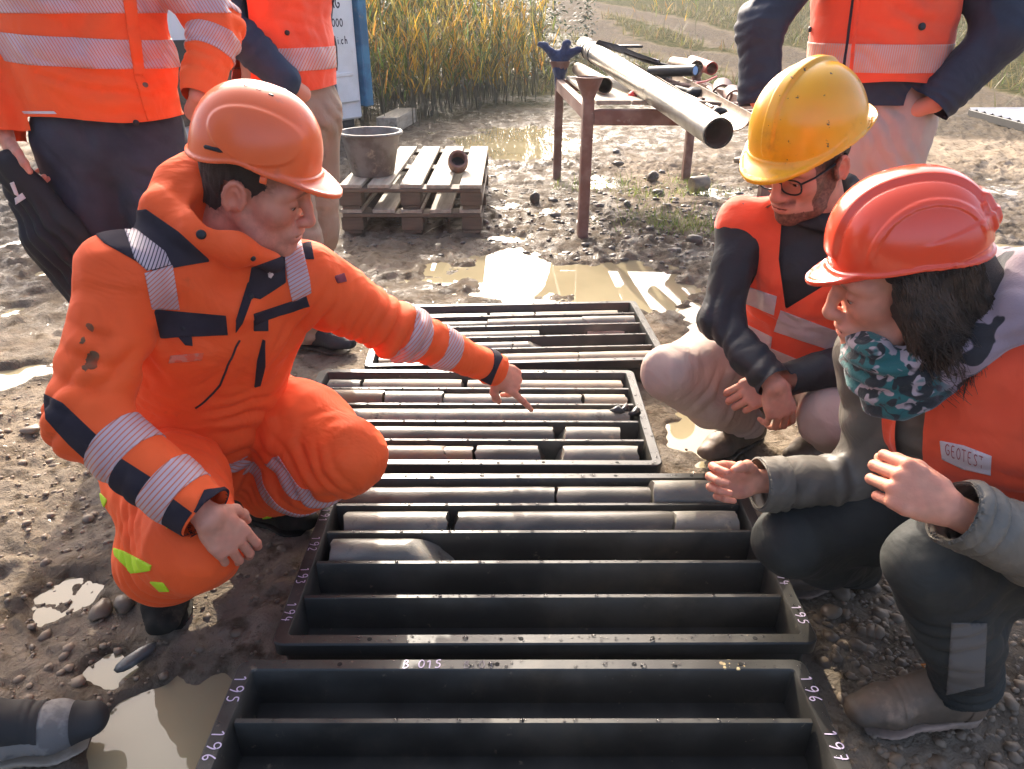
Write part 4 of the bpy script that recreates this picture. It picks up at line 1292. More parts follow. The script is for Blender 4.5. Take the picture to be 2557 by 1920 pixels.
# black webbing strap and tarp on the barrel, flat panel
pts = [U(1275, 118, 6.1) + [0, 0, .05], U(1290, 98, 6.05) + [0, 0, .02], U(1330, 102, 5.9), U(1372, 117, 5.75), U(1412, 128, 5.6)]
V, F = [], []
for i, p_ in enumerate(pts):
    for j in range(5):
        V.append(p_ + np.array([.02 * j, -.10 + .05 * j, .01 * math.sin(j * 2 + i) - .012 * j]))
F = [(i * 5 + j, i * 5 + j + 1, (i + 1) * 5 + j + 1, (i + 1) * 5 + j) for i in range(len(pts) - 1) for j in range(4)]
V = np.array(V)
o = part('black_tarp', np.concatenate([V, V + [0, 0, .012]]), F + [tuple(i + len(V) for i in f)[::-1] for f in F], M_navy_cloth, None, True)
tag(o, 'folded black cloth strip draped over the far end of the barrel', 'cloth')
o = MB().box(U(1348, 100, 6.3), (.26, .14, .02), rotz(.2), .004).build('black_plate', M_black, None)
tag(o, 'small black plate lying behind the black cloth on the rack', 'plate')
# work glove hung on the rear left post
gp = np.array([.372, 6.22, .90])
f = SDF(gp - [.28, .2, .22], gp + [.25, .2, .2], .009)
f.chain([gp + [0, 0, -.2], gp + [0, 0, -.05], gp + [.0, 0, .02]], [.03, .055, .06], .03)
for dx_, dz_ in ((-.15, .10), (-.09, .06), (.10, .05), (.17, .07), (.05, .11)):
    f.chain([gp + [dx_ * .3, 0, .02], gp + [dx_ * .8, -.02, dz_], gp + [dx_ * 1.05, -.03, dz_ + .01]], [.032, .026, .02], .02)
g_ = Garment(f, [(gp, (1, 0, .5), .03, .2, .008)], .004, 3)
o = g_.part('work_glove', M_navy_cloth, None)
tag(o, 'dark blue work glove stuck on the rear left post of the rack', 'glove')

# --- corrugated sheet on the right
c0 = G(2090, 252); c1 = G(2330, 318)
t0 = np.array([*c0[:2], .06]); ex = nrm([c1[0] - c0[0], c1[1] - c0[1], 0]); ey = np.array([-ex[1], ex[0], 0])
Lc = np.linalg.norm((c1 - c0)[:2]); n = 60
V, F = [], []
for i in range(n + 1):
    for j in range(2):
        V.append(t0 + ex * Lc * i / n + ey * 1.5 * j + np.array([0, 0, .035 + .018 * math.cos(i * 2 * math.pi / 5) + .02 * j]))
V = np.array(V); F = [(2 * i, 2 * i + 2, 2 * i + 3, 2 * i + 1) for i in range(n)]
t = thing('corrugated_sheet', t0, 'grey corrugated metal sheet on a dark frame lying at the right', 'metal sheet')
part('sheet', np.concatenate([V, V - [0, 0, .006]]), F + [tuple(i + len(V) for i in f)[::-1] for f in F], mat('zinc_sheet', (.55, .55, .56), .35, (.42, .41, .40), 6, metal=.4), t, True)
MB().box(t0 + ex * Lc / 2 + ey * .02 + np.array([0, 0, -.015]), (Lc, .06, .09), np.stack([ex, ey, [0, 0, 1]], 1), .005).build('frame_rail', M_dark, t)
MB().box(t0 + ex * Lc / 2 + ey * 1.45 + np.array([0, 0, .0]), (Lc, .06, .10), np.stack([ex, ey, [0, 0, 1]], 1), .005).build('frame_rail', M_dark, t)

# ------------------------------------------------------------------ reeds, grass, bushes
def ribbon(V, F, C, base, d, up, L, w, bend, col, n=4):
    """bent leaf blade"""
    d = nrm(d); s_ = nrm(np.cross(d, up + np.array([1e-3, 0, 0])))
    b0 = len(V); p = np.array(base, float); dirn = d.copy()
    for i in range(n + 1):
        u = i / n; ww = w * (1 - u ** 1.6) * (.55 + .9 * min(u * 3, 1) * .5)
        V.append(p - s_ * ww / 2); V.append(p + s_ * ww / 2); C.append(col); C.append(col)
        dirn = nrm(dirn + np.array([0, 0, -bend / n])); p = p + dirn * L / n
    for i in range(n): F.append((b0 + 2 * i, b0 + 2 * i + 1, b0 + 2 * i + 3, b0 + 2 * i + 2))
LEAFC = [(.50, .31, .05), (.58, .34, .05), (.40, .32, .07), (.15, .19, .05), (.10, .15, .04), (.50, .24, .05), (.26, .24, .09), (.12, .16, .06)]
def reed_into(V, F, C, x, y, z, H, rn, fine=True):
    lean = np.array([rn.normal(0, .13), rn.normal(0, .13), 1.0]); lean /= np.linalg.norm(lean)
    sc = np.array([.20, .18, .12]) * rn.uniform(.5, 1.2)
    sec = 4 if fine else 3
    b0 = len(V); n = 3
    for i in range(n + 1):
        p = np.array([x, y, z]) + lean * H * i / n + np.array([.02 * math.sin(i + x * 9), 0, 0])
        r = .006 * (1 - .6 * i / n)
        for j in range(sec):
            a = j * 2 * math.pi / sec; V.append(p + [r * math.cos(a), r * math.sin(a), 0]); C.append(sc)
    for i in range(n):
        for j in range(sec): F.append((b0 + i * sec + j, b0 + i * sec + (j + 1) % sec, b0 + (i + 1) * sec + (j + 1) % sec, b0 + (i + 1) * sec + j))
    col0 = np.array(LEAFC[rn.integers(len(LEAFC))])
    for q in range(rn.integers(8, 15)):
        u = rn.uniform(.25, 1.0); a = rn.uniform(0, 6.28)
        col = col0 * rn.uniform(.7, 1.25) if rn.random() < .7 else np.array(LEAFC[rn.integers(len(LEAFC))])
        ribbon(V, F, C, np.array([x, y, z]) + lean * H * u, (math.cos(a) * .5, math.sin(a) * .5, 1.0), np.array([0, 0, 1.0]), rn.uniform(.18, .42), rn.uniform(.014, .03), rn.uniform(.1, 1.2), col)
rn = np.random.default_rng(77)
RA, RB = np.array([-1.75, 8.5]), np.array([.62, 13.2])
def reed_spot(d):
    u = rn.uniform(-.55, 1.05); q = RA + (RB - RA) * u
    nrm2 = np.array([-(RB - RA)[1], (RB - RA)[0]]); nrm2 /= np.linalg.norm(nrm2)
    return q + nrm2 * d
def on_trailer(q):
    w = np.array([q[0], q[1], 0]) - A_
    return -9 < w @ dxv < LV + .12 and -2.6 < w @ nv < 1.6
V, F, C = [], [], []
cnt = 0
while cnt < 640:
    d = rn.uniform(.05, 1) ** 1.3 * 2.6
    q = reed_spot(d)
    if on_trailer(q): continue
    zz = ghs(q[0], q[1]); reed_into(V, F, C, q[0], q[1], zz, rn.uniform(1.3, 2.3) * (1 if d > .6 else rn.uniform(.4, .9)), rn, False); cnt += 1
o = part('reed_bed', np.array(V), F, M_leaf, None, False, attrs={'tint': np.array(C)})
tag(o, 'dense bed of yellowing reeds behind the pallets', 'reeds', kind='stuff')
for i in range(36):
    for _ in range(50):
        q = reed_spot(rn.uniform(-.35, .25))
        if not on_trailer(q) and q[1] < 13: break
    zz = ghs(q[0], q[1])
    V, F, C = [], [], []
    reed_into(V, F, C, q[0], q[1], zz, rn.uniform(.7, 1.9), rn, True)
    ns = 16
    t = thing('reed', (q[0], q[1], zz), 'single yellowing reed at the front edge of the reed bed', 'reed', 'reeds along the front edge of the reed bed')
    V = np.array(V); C = np.array(C)
    part('stem', V[:ns], [f for f in F if max(f) < ns], M_leaf, t, False, attrs={'tint': C[:ns]})
    part('foliage', V[ns:], [tuple(i_ - ns for i_ in f) for f in F if min(f) >= ns], M_leaf, t, False, attrs={'tint': C[ns:]})
# dark shrubs closing the view behind the reeds
V, F, C = [], [], []
for c0, rr, n in (((-4.4, 11.3, .7), (1.5, 1.2, 1.7), 2600), ((-2.9, 12.6, .7), (1.5, 1.2, 1.6), 3000), ((-1.6, 14.4, .7), (1.5, 1.2, 1.5), 3000), ((-.4, 16.4, .7), (1.4, 1.2, 1.4), 2600), ((.9, 19.0, .8), (1.2, 1.3, 1.2), 1500)):
    for _ in range(n):
        v = rn.normal(0, 1, 3); v /= np.linalg.norm(v); r = rn.uniform(.55, 1.0) ** .5 * (1 + .25 * noise2(np.array([v[0] * 4]), np.array([v[2] * 4 + v[1] * 3]), 5)[0])
        p = np.array(c0) + v * np.array(rr) * r + [0, 0, float(base_slope(c0[1]))]
        a = rn.uniform(0, 6.28); col = np.array([.035, .055, .035]) * rn.uniform(.6, 1.6) if rn.random() < .8 else np.array([.16, .13, .04])
        ribbon(V, F, C, p, (math.cos(a), math.sin(a), rn.uniform(-.2, .9)), np.array([0, 0, 1.0]), rn.uniform(.10, .22), rn.uniform(.05, .11), .6, col, 2)
o = part('shrubs', np.array(V), F, M_leaf, None, False, attrs={'tint': np.array(C)})
tag(o, 'dark leafy shrubs standing behind the reed bed', 'shrubs', kind='stuff')
# grass: dry on the banks, green by the rack
def grass(name, n, sampler, cols, hr, label, wr=(.004, .010)):
    V, F, C = [], [], []
    for _ in range(n):
        q = sampler()
        if q is None: continue
        zz = ghs(q[0], q[1]) - .01
        for k in range(q[2] if len(q) > 2 else 1):
            a = rn.uniform(0, 6.28); s_ = rn.uniform(0, .05)
            col = np.array(cols[rn.integers(len(cols))]) * rn.uniform(.7, 1.3)
            ribbon(V, F, C, (q[0] + s_ * math.cos(a), q[1] + s_ * math.sin(a), zz), (math.cos(a) * .45, math.sin(a) * .45, 1), np.array([0, 0, 1.0]), rn.uniform(*hr), rn.uniform(*wr), rn.uniform(.2, 1.3), col, 3)
    o = part(name, np.array(V), F, M_leaf, None, False, attrs={'tint': np.array(C)})
    return tag(o, label, 'grass', kind='stuff')
def near_rack():
    c = [G(1330, 395), G(1470, 395), G(1440, 480), G(1410, 475), G(1480, 500), G(1390, 425), G(1530, 500), G(1260, 400), G(1510, 415)][rn.integers(9)]
    q = c[:2] + rn.normal(0, .13, 2)
    return (q[0], q[1], 3)
grass('green_grass', 420, near_rack, [(.10, .17, .03), (.16, .22, .04), (.22, .25, .05)], (.04, .13), 'short green grass tufts sprouting from the mud under the rack', (.003, .006))
def bank():
    for _ in range(30):
        q = np.array([rn.uniform(-3, 26), rn.uniform(10.5, 34)])
        if grass_mask(np.array([q[0]]), np.array([q[1]]))[0] > .5 and not (q[0] < 3 and q[1] < 13): return (q[0], q[1], 3)
grass('dry_grass', 5200, bank, [(.17, .145, .06), (.13, .13, .04), (.22, .175, .08), (.09, .11, .035), (.15, .10, .055)], (.15, .45), 'dry yellow grass on the banks along the gravel track', (.012, .03))
V, F, C = [], [], []
for _ in range(420):       # reeds on the right bank beyond the track
    q = np.array([rn.uniform(4, 30), rn.uniform(22, 36)])
    if gravel_mask(np.array([q[0]]), np.array([q[1]]))[0] > .2: continue
    reed_into(V, F, C, q[0], q[1], ghs(q[0], q[1]), rn.uniform(.9, 2.0), rn, False)
o = part('far_reeds', np.array(V), F, M_leaf, None, False, attrs={'tint': np.array(C)})
tag(o, 'distant yellow reeds on the bank beyond the gravel track', 'reeds', kind='stuff')
# leaf litter and broken reed stalks on the wet ground in front of the reeds
V, F, C = [], [], []
for _ in range(1500):
    q = reed_spot(rn.uniform(-1.6, .8) if rn.random() < .8 else rn.uniform(-3.5, 0))
    if on_trailer(q): continue
    a = rn.uniform(0, 6.28)
    ribbon(V, F, C, (q[0], q[1], ghs(q[0], q[1]) + .012), (math.cos(a), math.sin(a), .12), np.array([0, 0, 1.0]), rn.uniform(.08, .30), rn.uniform(.006, .02), .3, np.array([.22, .19, .13]) * rn.uniform(.4, 1.3), 2)
o = part('reed_litter', np.array(V), F, M_leaf, None, False, attrs={'tint': np.array(C)})
tag(o, 'broken reed stalks littering the mud before the reed bed', 'litter', kind='stuff')

# ------------------------------------------------------------------ stones
def stone_proto(seed, sub=1):
    import bmesh
    bm = bmesh.new(); bmesh.ops.create_icosphere(bm, subdivisions=sub, radius=1)
    V = np.array([v.co[:] for v in bm.verts]); F = np.array([[v.index for v in f.verts] for f in bm.faces]); bm.free()
    V = V * (1 + .25 * noise3(V * 1.3 + seed * 7, seed) + .12 * noise3(V * 3 + seed, seed))[:, None]
    return V, F
PRO = [stone_proto(i, 1) for i in range(8)]
PRO = [(np.sign(v) * np.abs(v) ** .8, f_) for v, f_ in PRO]
def stones_cloud(name, n, sampler, size, m, label):
    Vs, Fs, k = [], [], 0
    for _ in range(n):
        q = sampler()
        if q is None: continue
        V, F = PRO[rn.integers(8)]
        s_ = float(np.clip(rn.lognormal(math.log(size), .55), size * .35, size * 3.6)); sc = s_ * np.array([1, rn.uniform(.6, 1), rn.uniform(.35, .7)])
        P = (V * sc) @ rotz(rn.uniform(0, 6.28)).T + [q[0], q[1], ghs(q[0], q[1]) - sc[2] * .1]
        Vs.append(P); Fs.append(F + k); k += len(P)
    o = part(name, np.concatenate(Vs), np.concatenate(Fs), m, None, False)
    return tag(o, label, 'gravel', kind='stuff')
M_stone = mat('wet_stone', (.15, .108, .072), .4, (.25, .185, .125), 7, .4, .6, bump=.4, bs=60, bd=.004, rough2=.65, spec=.4)
M_stone_d = mat('dark_stone', (.085, .072, .058), .45, (.15, .125, .10), 9, bump=.4, bs=60, bd=.004, spec=.4)
def off_tray(q):
    for (cx, cy, rot) in TRAYS:
        if rect_mask(np.array([q[0]]), np.array([q[1]]), cx, cy, rot, TL / 2 + .02, TW / 2 + .02, .01)[0] > .1: return False
    return True
def zone(cx, cy, sx, sy):
    def f():
        q = np.array([cx + rn.normal(0, sx), cy + rn.normal(0, sy)])
        return q if off_tray(q) and q[1] > .25 else None
    return f
c = G(1840, 1330); stones_cloud('gravel', 1500, zone(c[0], c[1], .17, .30), .0058, M_stone, 'brown gravel between the nearest trays and the crouching woman')
c = G(2080, 1600); stones_cloud('gravel', 900, zone(c[0] + .1, c[1], .30, .22), .0058, M_stone, 'brown gravel around the boot of the crouching woman')
c = G(120, 1000); stones_cloud('gravel', 1500, zone(c[0], c[1], .45, .38), .005, M_stone, 'small gravel in the mud left of the crouching man')
c = G(200, 1380); stones_cloud('gravel', 600, zone(c[0], c[1], .35, .2), .0045, M_stone, 'gravel in the mud at the bottom left')
c = G(1430, 470); stones_cloud('clods', 900, zone(c[0], c[1], .7, .75), .012, M_stone_d, 'dark stones and mud clods strewn under the rack')
c = G(1150, 480); stones_cloud('clods', 700, zone(c[0], c[1], 1.0, .8), .009, M_stone_d, 'small dark clods in the mud behind the farthest tray')
def big_stone(dx, dy, s, m, label, seed, flat=.6, name='stone'):
    p = G(dx, dy); V, F = stone_proto(seed, 2)
    P = (V * np.array([s, s * .8, s * flat])) @ rotz(seed * 1.3).T
    o = part(name, P + [p[0], p[1], ghs(p[0], p[1]) + s * flat * .55], F, m, None, True)
    tag(o, label, 'stone', 'larger loose stones in the yard'); return o
big_stone(220, 1322, .030, M_stone, 'rounded brown stone left of the dark boot', 1)
big_stone(268, 1312, .026, M_stone, 'brown stone touching the dark boot of the crouching man', 2, .8)
big_stone(70, 935, .03, M_stone, 'flat pale stone in the gravel left of the dirty sleeve', 3, .4)
big_stone(1810, 1285, .030, M_stone, 'reddish stone by the corner of the tray marked 195', 4, .5)
big_stone(1795, 1330, .024, M_stone, 'rounded stone beside the tray below the woman’s knee', 5, .5)
big_stone(1760, 1245, .018, M_stone, 'small stone just right of the tray number 194', 6, .6)
big_stone(1850, 1400, .02, M_stone, 'pale stone in gravel left of the boot', 7, .5)
big_stone(1410, 390, .06, M_stone_d, 'dark stone on the grass under the middle of the rack', 8, .8)
big_stone(1420, 420, .055, M_stone_d, 'flat dark stone below the other one under the rack', 9, .45)
big_stone(1335, 360, .05, M_stone_d, 'dark stone in the puddle between the rack posts', 10, .5)
big_stone(1330, 332, .05, M_stone_d, 'small dark stone far back between the rack posts', 11, .5)
big_stone(1155, 437, .035, M_stone_d, 'lone dark clod standing in bright mud right of the pallets', 12, 1.3)
big_stone(1600, 350, .09, M_stone, 'low mud-coated stone right of the rack', 13, .4)
big_stone(1500, 525, .05, M_stone_d, 'shiny wet stone by the elbow of the man in yellow helmet', 14, .7)
# broken core pieces lying in the mud
p = G(1492, 415); o = MB().lathe([(0, 0), (.055, 0), (.06, .006), (.06, .125), (.052, .135), (0, .135)], p + [0, 0, .055], 24, (.9, .3, .05)).build('core_stub', MC['tan'], None, True, auto=40)
tag(o, 'short tan rock core stub lying in the mud under the rack', 'rock core')
p = G(298, 1425); sv, sf = stone_proto(5, 2); o = part('rock_sliver', (np.sign(sv) * np.abs(sv) ** .7 * [.046, .014, .010]) @ rotz(.95).T + p + [0, 0, .008], sf, mat('grey_sliver', (.08, .08, .075), .35, (.26, .26, .23), 14, .5, .7, bump=.4, bs=60), None, False)
tag(o, 'grey sliver of rock lying in the mud by the white puddle', 'rock')
# ------------------------------------------------------------------ people: shared modelling
def screen(V):
    """picture coordinates of world points (used to lay panels on garments where the photograph shows them)"""
    d = np.asarray(V, float) - [0, 0, CAM_H]
    z = d[:, 1] * _c - d[:, 2] * _s; y = d[:, 1] * _s + d[:, 2] * _c
    k = 2557 / 2212.0
    return (1278.5 + CAM_F * d[:, 0] / z) / k, (960 - CAM_F * y / z) / k
def poly(*pts):
    """convex outline on the garment -> clip fields (order free)"""
    P = np.array(pts, float); c0 = P.mean(0)
    P = P[np.argsort(np.arctan2(P[:, 1] - c0[1], P[:, 0] - c0[0]))]
    fs = []
    for a, b in zip(P, np.roll(P, -1, 0)):
        n = np.array([-(b - a)[1], (b - a)[0]]); n /= np.linalg.norm(n)
        if (c0 - a) @ n < 0: n = -n
        fs.append(lambda V, a=a, n=n: (lambda s: (s[0] - a[0]) * n[0] + (s[1] - a[1]) * n[1])(screen(V)))
    return fs
def outside(fs):
    return [lambda V: -np.minimum.reduce([f(V) for f in fs])]
def nearer(p, r):
    """only the sheet of cloth within r of a point"""
    p = np.asarray(p, float)
    return lambda V: r - np.linalg.norm(V - p, axis=1)
def cuff(a, b, over, r):
    L_ = np.linalg.norm(np.asarray(b) - np.asarray(a)); t = along(a, b); rd = radial(a, b)
    return lambda V: np.maximum(L_ + over - t(V), rd(V) - r)
def hem(fld, *limbs):
    return lambda V: np.maximum.reduce([fld(V)] + [r - radial(a, b)(V) for a, b, r in limbs])
def diag(period, ang):
    def f(V):
        x, y = screen(V); return (x * math.cos(R(ang)) + y * math.sin(R(ang))) / period
    return f

def cat_mesh(parts):
    V, F, T, k = [], [], [], 0
    for v, q, t in parts:
        V.append(v); F.append(tris(np.asarray(q)) + k); T.append(t); k += len(v)
    return np.concatenate(V), np.concatenate(F), np.concatenate(T)

M_skin = mat('skin', (.64, .285, .19), .52, attr='tint', bump=.35, bs=260, bd=.0016, sss=.04, spec=.35)
M_hair_dark = mat('dark_hair', (.030, .020, .014), .55, (.055, .036, .024), 30, stretch=(4, 4, 60), bump=.7, bs=80, bd=.004)
M_eye = mat('eye_white', (.55, .5, .47), .15)
M_iris = mat('iris', (.03, .02, .015), .1)

def head(org, Rm, beard=False, mouth=.0, female=False, neck_to=None, parent=None, neck_r=.056):
    """canonical head: x forward, y left, z up, origin between the ears; returns (V,Q,tint) in world space"""
    f = SDF((-.13, -.105, -.20), (.15, .105, .15), .0029)
    w = .92 if female else 1.0
    f.ell((-.012, 0, .042), (.098, .077, .086), k=.0)
    f.econe((.030, 0, .035), (.046, 0, -.070), (.064 * w, .052), (.045 * w, .042), (0, 1, 0), .03)
    for s in (-1, 1):
        f.chain([(-.005, s * .056 * w, -.045), (.035, s * .044 * w, -.088), (.074, s * .012, -.104)], [.018, .018, .017], .03)
        f.ell((.060, s * .044 * w, -.022), (.022, .020, .020), k=.045)
        f.chain([(.088, s * .010, .024), (.080, s * .040, .027), (.062, s * .056, .018)], [.011, .011, .009], .018)
        f.ell((.0945, s * .034, .003), (.013, .016, .0105), k=.014, op='s')
        f.ell((.0778, s * .034, .0025), (.0147, .0157, .0122), k=.005)
        f.ell((.105, s * .0125, -.036), (.011, .0085, .0085), k=.008)
        f.ell((.112, s * .0075, -.0425), (.006, .0042, .0035), k=.003, op='s')
        # ear
        e0 = np.array([-.012, s * .079, -.008])
        er = basis_z((0.15, s * .9, -.05), (0, 0, 1))
        f.ell(e0, (.031, .019, .008), er, k=.008)
        a = np.linspace(-2.7, 2.2, 10)
        pts = [e0 + er @ np.array([.030 * math.cos(t), .0185 * math.sin(t) * s, .006]) for t in a]
        f.chain(pts, [.0048] * 10, .003)
        f.ell(e0 + er @ np.array([-.002, .002, .010]), (.014, .009, .009), er, k=.004, op='s')
        f.ell(e0 + np.array([.013, s * -.001, -.004]), (.005, .006, .008), k=.004)
    f.ell((.077, 0, -.103), (.017, .020, .015), k=.02)
    f.chain([(.094, 0, .020), (.104, 0, -.005), (.117, 0, -.031)], [.0075, .0085, .0105], .012)
    f.ell((.113, 0, -.039), (.009, .011, .007), k=.008)
    f.ell((.0895, 0, -.066), (.014, .030, .018), k=.022)
    f.ell((.1000, 0, -.0615), (.0085, .025, .0056), k=.007)
    f.ell((.0972, 0, -.0738 - mouth), (.0085, .022, .0064), k=.007)
    f.ell((.104, 0, -.0675 - mouth * .5), (.013, .021, .0012 + mouth * .7), k=.0035, op='s')
    f.econe((-.025, 0, -.045), (-.055, 0, -.20), (neck_r, neck_r), (neck_r + .004, neck_r + .004), (0, 1, 0), .025)
    V, Q = f.mesh()
    V = smooth_mesh(V, Q, 1)
    t = np.ones((len(V), 3))
    def blend(m, col): t[:] = t * (1 - m[:, None]) + np.array(col) * m[:, None]
    x, y, z = V.T
    blend(.5 * np.exp(-(((np.abs(y) - .045) / .022) ** 2 + ((z + .03) / .024) ** 2)) * (x > .02), (1.12, .72, .66))
    blend(.45 * np.exp(-(((x - .112) / .018) ** 2 + (y / .016) ** 2 + ((z + .034) / .016) ** 2)), (1.1, .72, .66))
    blend(.5 * (np.abs(y) > .072) * (np.abs(x + .01) < .04), (1.12, .70, .62))
    lipm = np.exp(-((z + .0675 + mouth * .5) / (.010 + mouth)) ** 2) * np.exp(-(y / .021) ** 4) * (x > .085)
    blend(.75 * lipm, (.98, .52, .50) if female else (.95, .56, .52))
    blend(.9 * (np.abs(z + .0675 + mouth * .5) < .0016 + mouth * .6) * (np.abs(y) < .019) * (x > .082), (.18, .07, .06))
    brow = np.exp(-((z - .026 - .002 * np.cos(y * 60)) / .0045) ** 4) * sstep(.008, .014, np.abs(y)) * (1 - sstep(.046, .054, np.abs(y))) * (x > .05)
    blend(.8 * brow * (.75 + .25 * noise3(V * 400)), (.13, .09, .07))
    lash = np.exp(-((z + .0035) / .0026) ** 2) * np.exp(-((np.abs(y) - .033) / .0135) ** 4) * (x > .07)
    blend(.9 * lash, (.06, .04, .035))
    stub = sstep(-.015, -.04, z) * (x > -.03) * sstep(-.12, -.10, z + .0)
    if beard:
        m = np.clip(sstep(.003, -.016, z + .035 - .55 * (.075 - x) * (np.abs(y) > .03)) * (x > -.012 - .3 * (z + .04)) * sstep(-.135, -.115, z), 0, 1)
        side = sstep(.030, .05, np.abs(y)) * (x < .058) * (x > -.006) * (z < .03) * (z > -.12)
        chin = (z < -.083) * (z > -.125)
        must = np.exp(-((z + .052) / .0075) ** 2) * (np.abs(y) < .034) * (x > .08)
        goat = (np.abs(y) < .03) * (z < -.081) * (x > .05)
        m = np.clip(np.maximum.reduce([side * 1.0, chin * (x > .0) * 1.0, must, goat * 1.0]), 0, 1)
        m = m * (1 - .9 * lipm) * np.clip(.85 + .22 * noise3(V * 300, 4), 0, 1)
        blend(np.clip(m, 0, 1) * .88, (.085, .06, .045))
    elif not female:
        blend(.18 * stub * (.6 + .6 * noise3(V * 330, 2)), (.38, .30, .28))
    if not female:      # cropped hair fading out below the cap of hair
        fade = sstep(.075, .045, x) * sstep(-.075, -.045, z) * (np.abs(y) > .045) * sstep(.95, 1.25, np.hypot((x + .012) / .030, (z + .010) / .034))
        fade = np.maximum(fade * sstep(-.02, .02, z + .6 * (.02 - x)), sstep(-.02, -.045, x) * sstep(-.085, -.05, z))
        blend(.75 * np.clip(fade, 0, 1) * (.75 + .35 * noise3(V * 320, 3)), (.10, .07, .055))
    t *= (1 + .10 * noise3(V * 95, 6) + .09 * noise3(V * 38, 7))[:, None] * np.array([1, 1, 1]) + (.05 * noise3(V * 55, 9))[:, None] * np.array([.6, -1, -1])
    W = V @ Rm.T + org
    return W, Q, np.clip(t, .03, 1.3)

def eyes(org, Rm, parent, y_list=(-1, 1)):
    for s in y_list:
        c = org + Rm @ np.array([.0795, s * .0355, -.0018])
        o = MB().lathe([(0.0108 * math.sin(a), 0.0108 * math.cos(a)) for a in np.linspace(0, math.pi, 10)], c, 16).build('eye', M_eye, parent, True)
        ax = Rm @ nrm([1, 0, -.35])
        MB().lathe([(0, .0119), (.003, .0116), (.0058, .0104)], c, 14, ax).build('iris', M_iris, o, True)

def hair_cap(org, Rm, parent, front=.05, nape=-.055, m=M_hair_dark, thick=.006):
    f = SDF((-.14, -.11, -.10), (.12, .11, .15), .0035)
    f.ell((-.014, 0, .042), (.098 + thick, .077 + thick, .088 + thick))
    f.econe((-.045, 0, .02), (-.052, 0, -.075), (.060 + thick * .6, .055 + thick * .4), (.050, .045), (0, 1, 0), .02)
    f.field(lambda X, Y, Z: np.maximum(X - front + .25 * np.maximum(0, .06 - Z) * 0 , 0) * 4 - .004 + 0 * Y + 0 * Z, .004, 's') if False else None
    V, Q = f.mesh(); V = smooth_mesh(V, Q, 1)
    N = normals(V, Q); V = V + N * (.0022 * noise3(V * np.array([160, 160, 40]), 2))[:, None]
    T = tris(Q)
    x, y, z = V.T
    # hairline: temple, sideburn in front of the ear, nape
    s = np.minimum(front - .010 * (z < 0) - x - .45 * np.maximum(0, .035 - z) * (np.abs(y) > .03) * (x > 0), z - nape)
    ear = np.hypot((x + .014) / .032, (z + .010) / .036) - 1
    s = np.minimum(s, ear * .03)
    s = np.minimum(s, np.where((x > -.02) & (x < .03), z + .03, 1))
    V, T, N = clip(V, T, N, s + .0045 * noise3(V * 170, 8) + .003 * noise3(V * 420, 9))
    return part('hair', V @ Rm.T + org, T, m, parent)

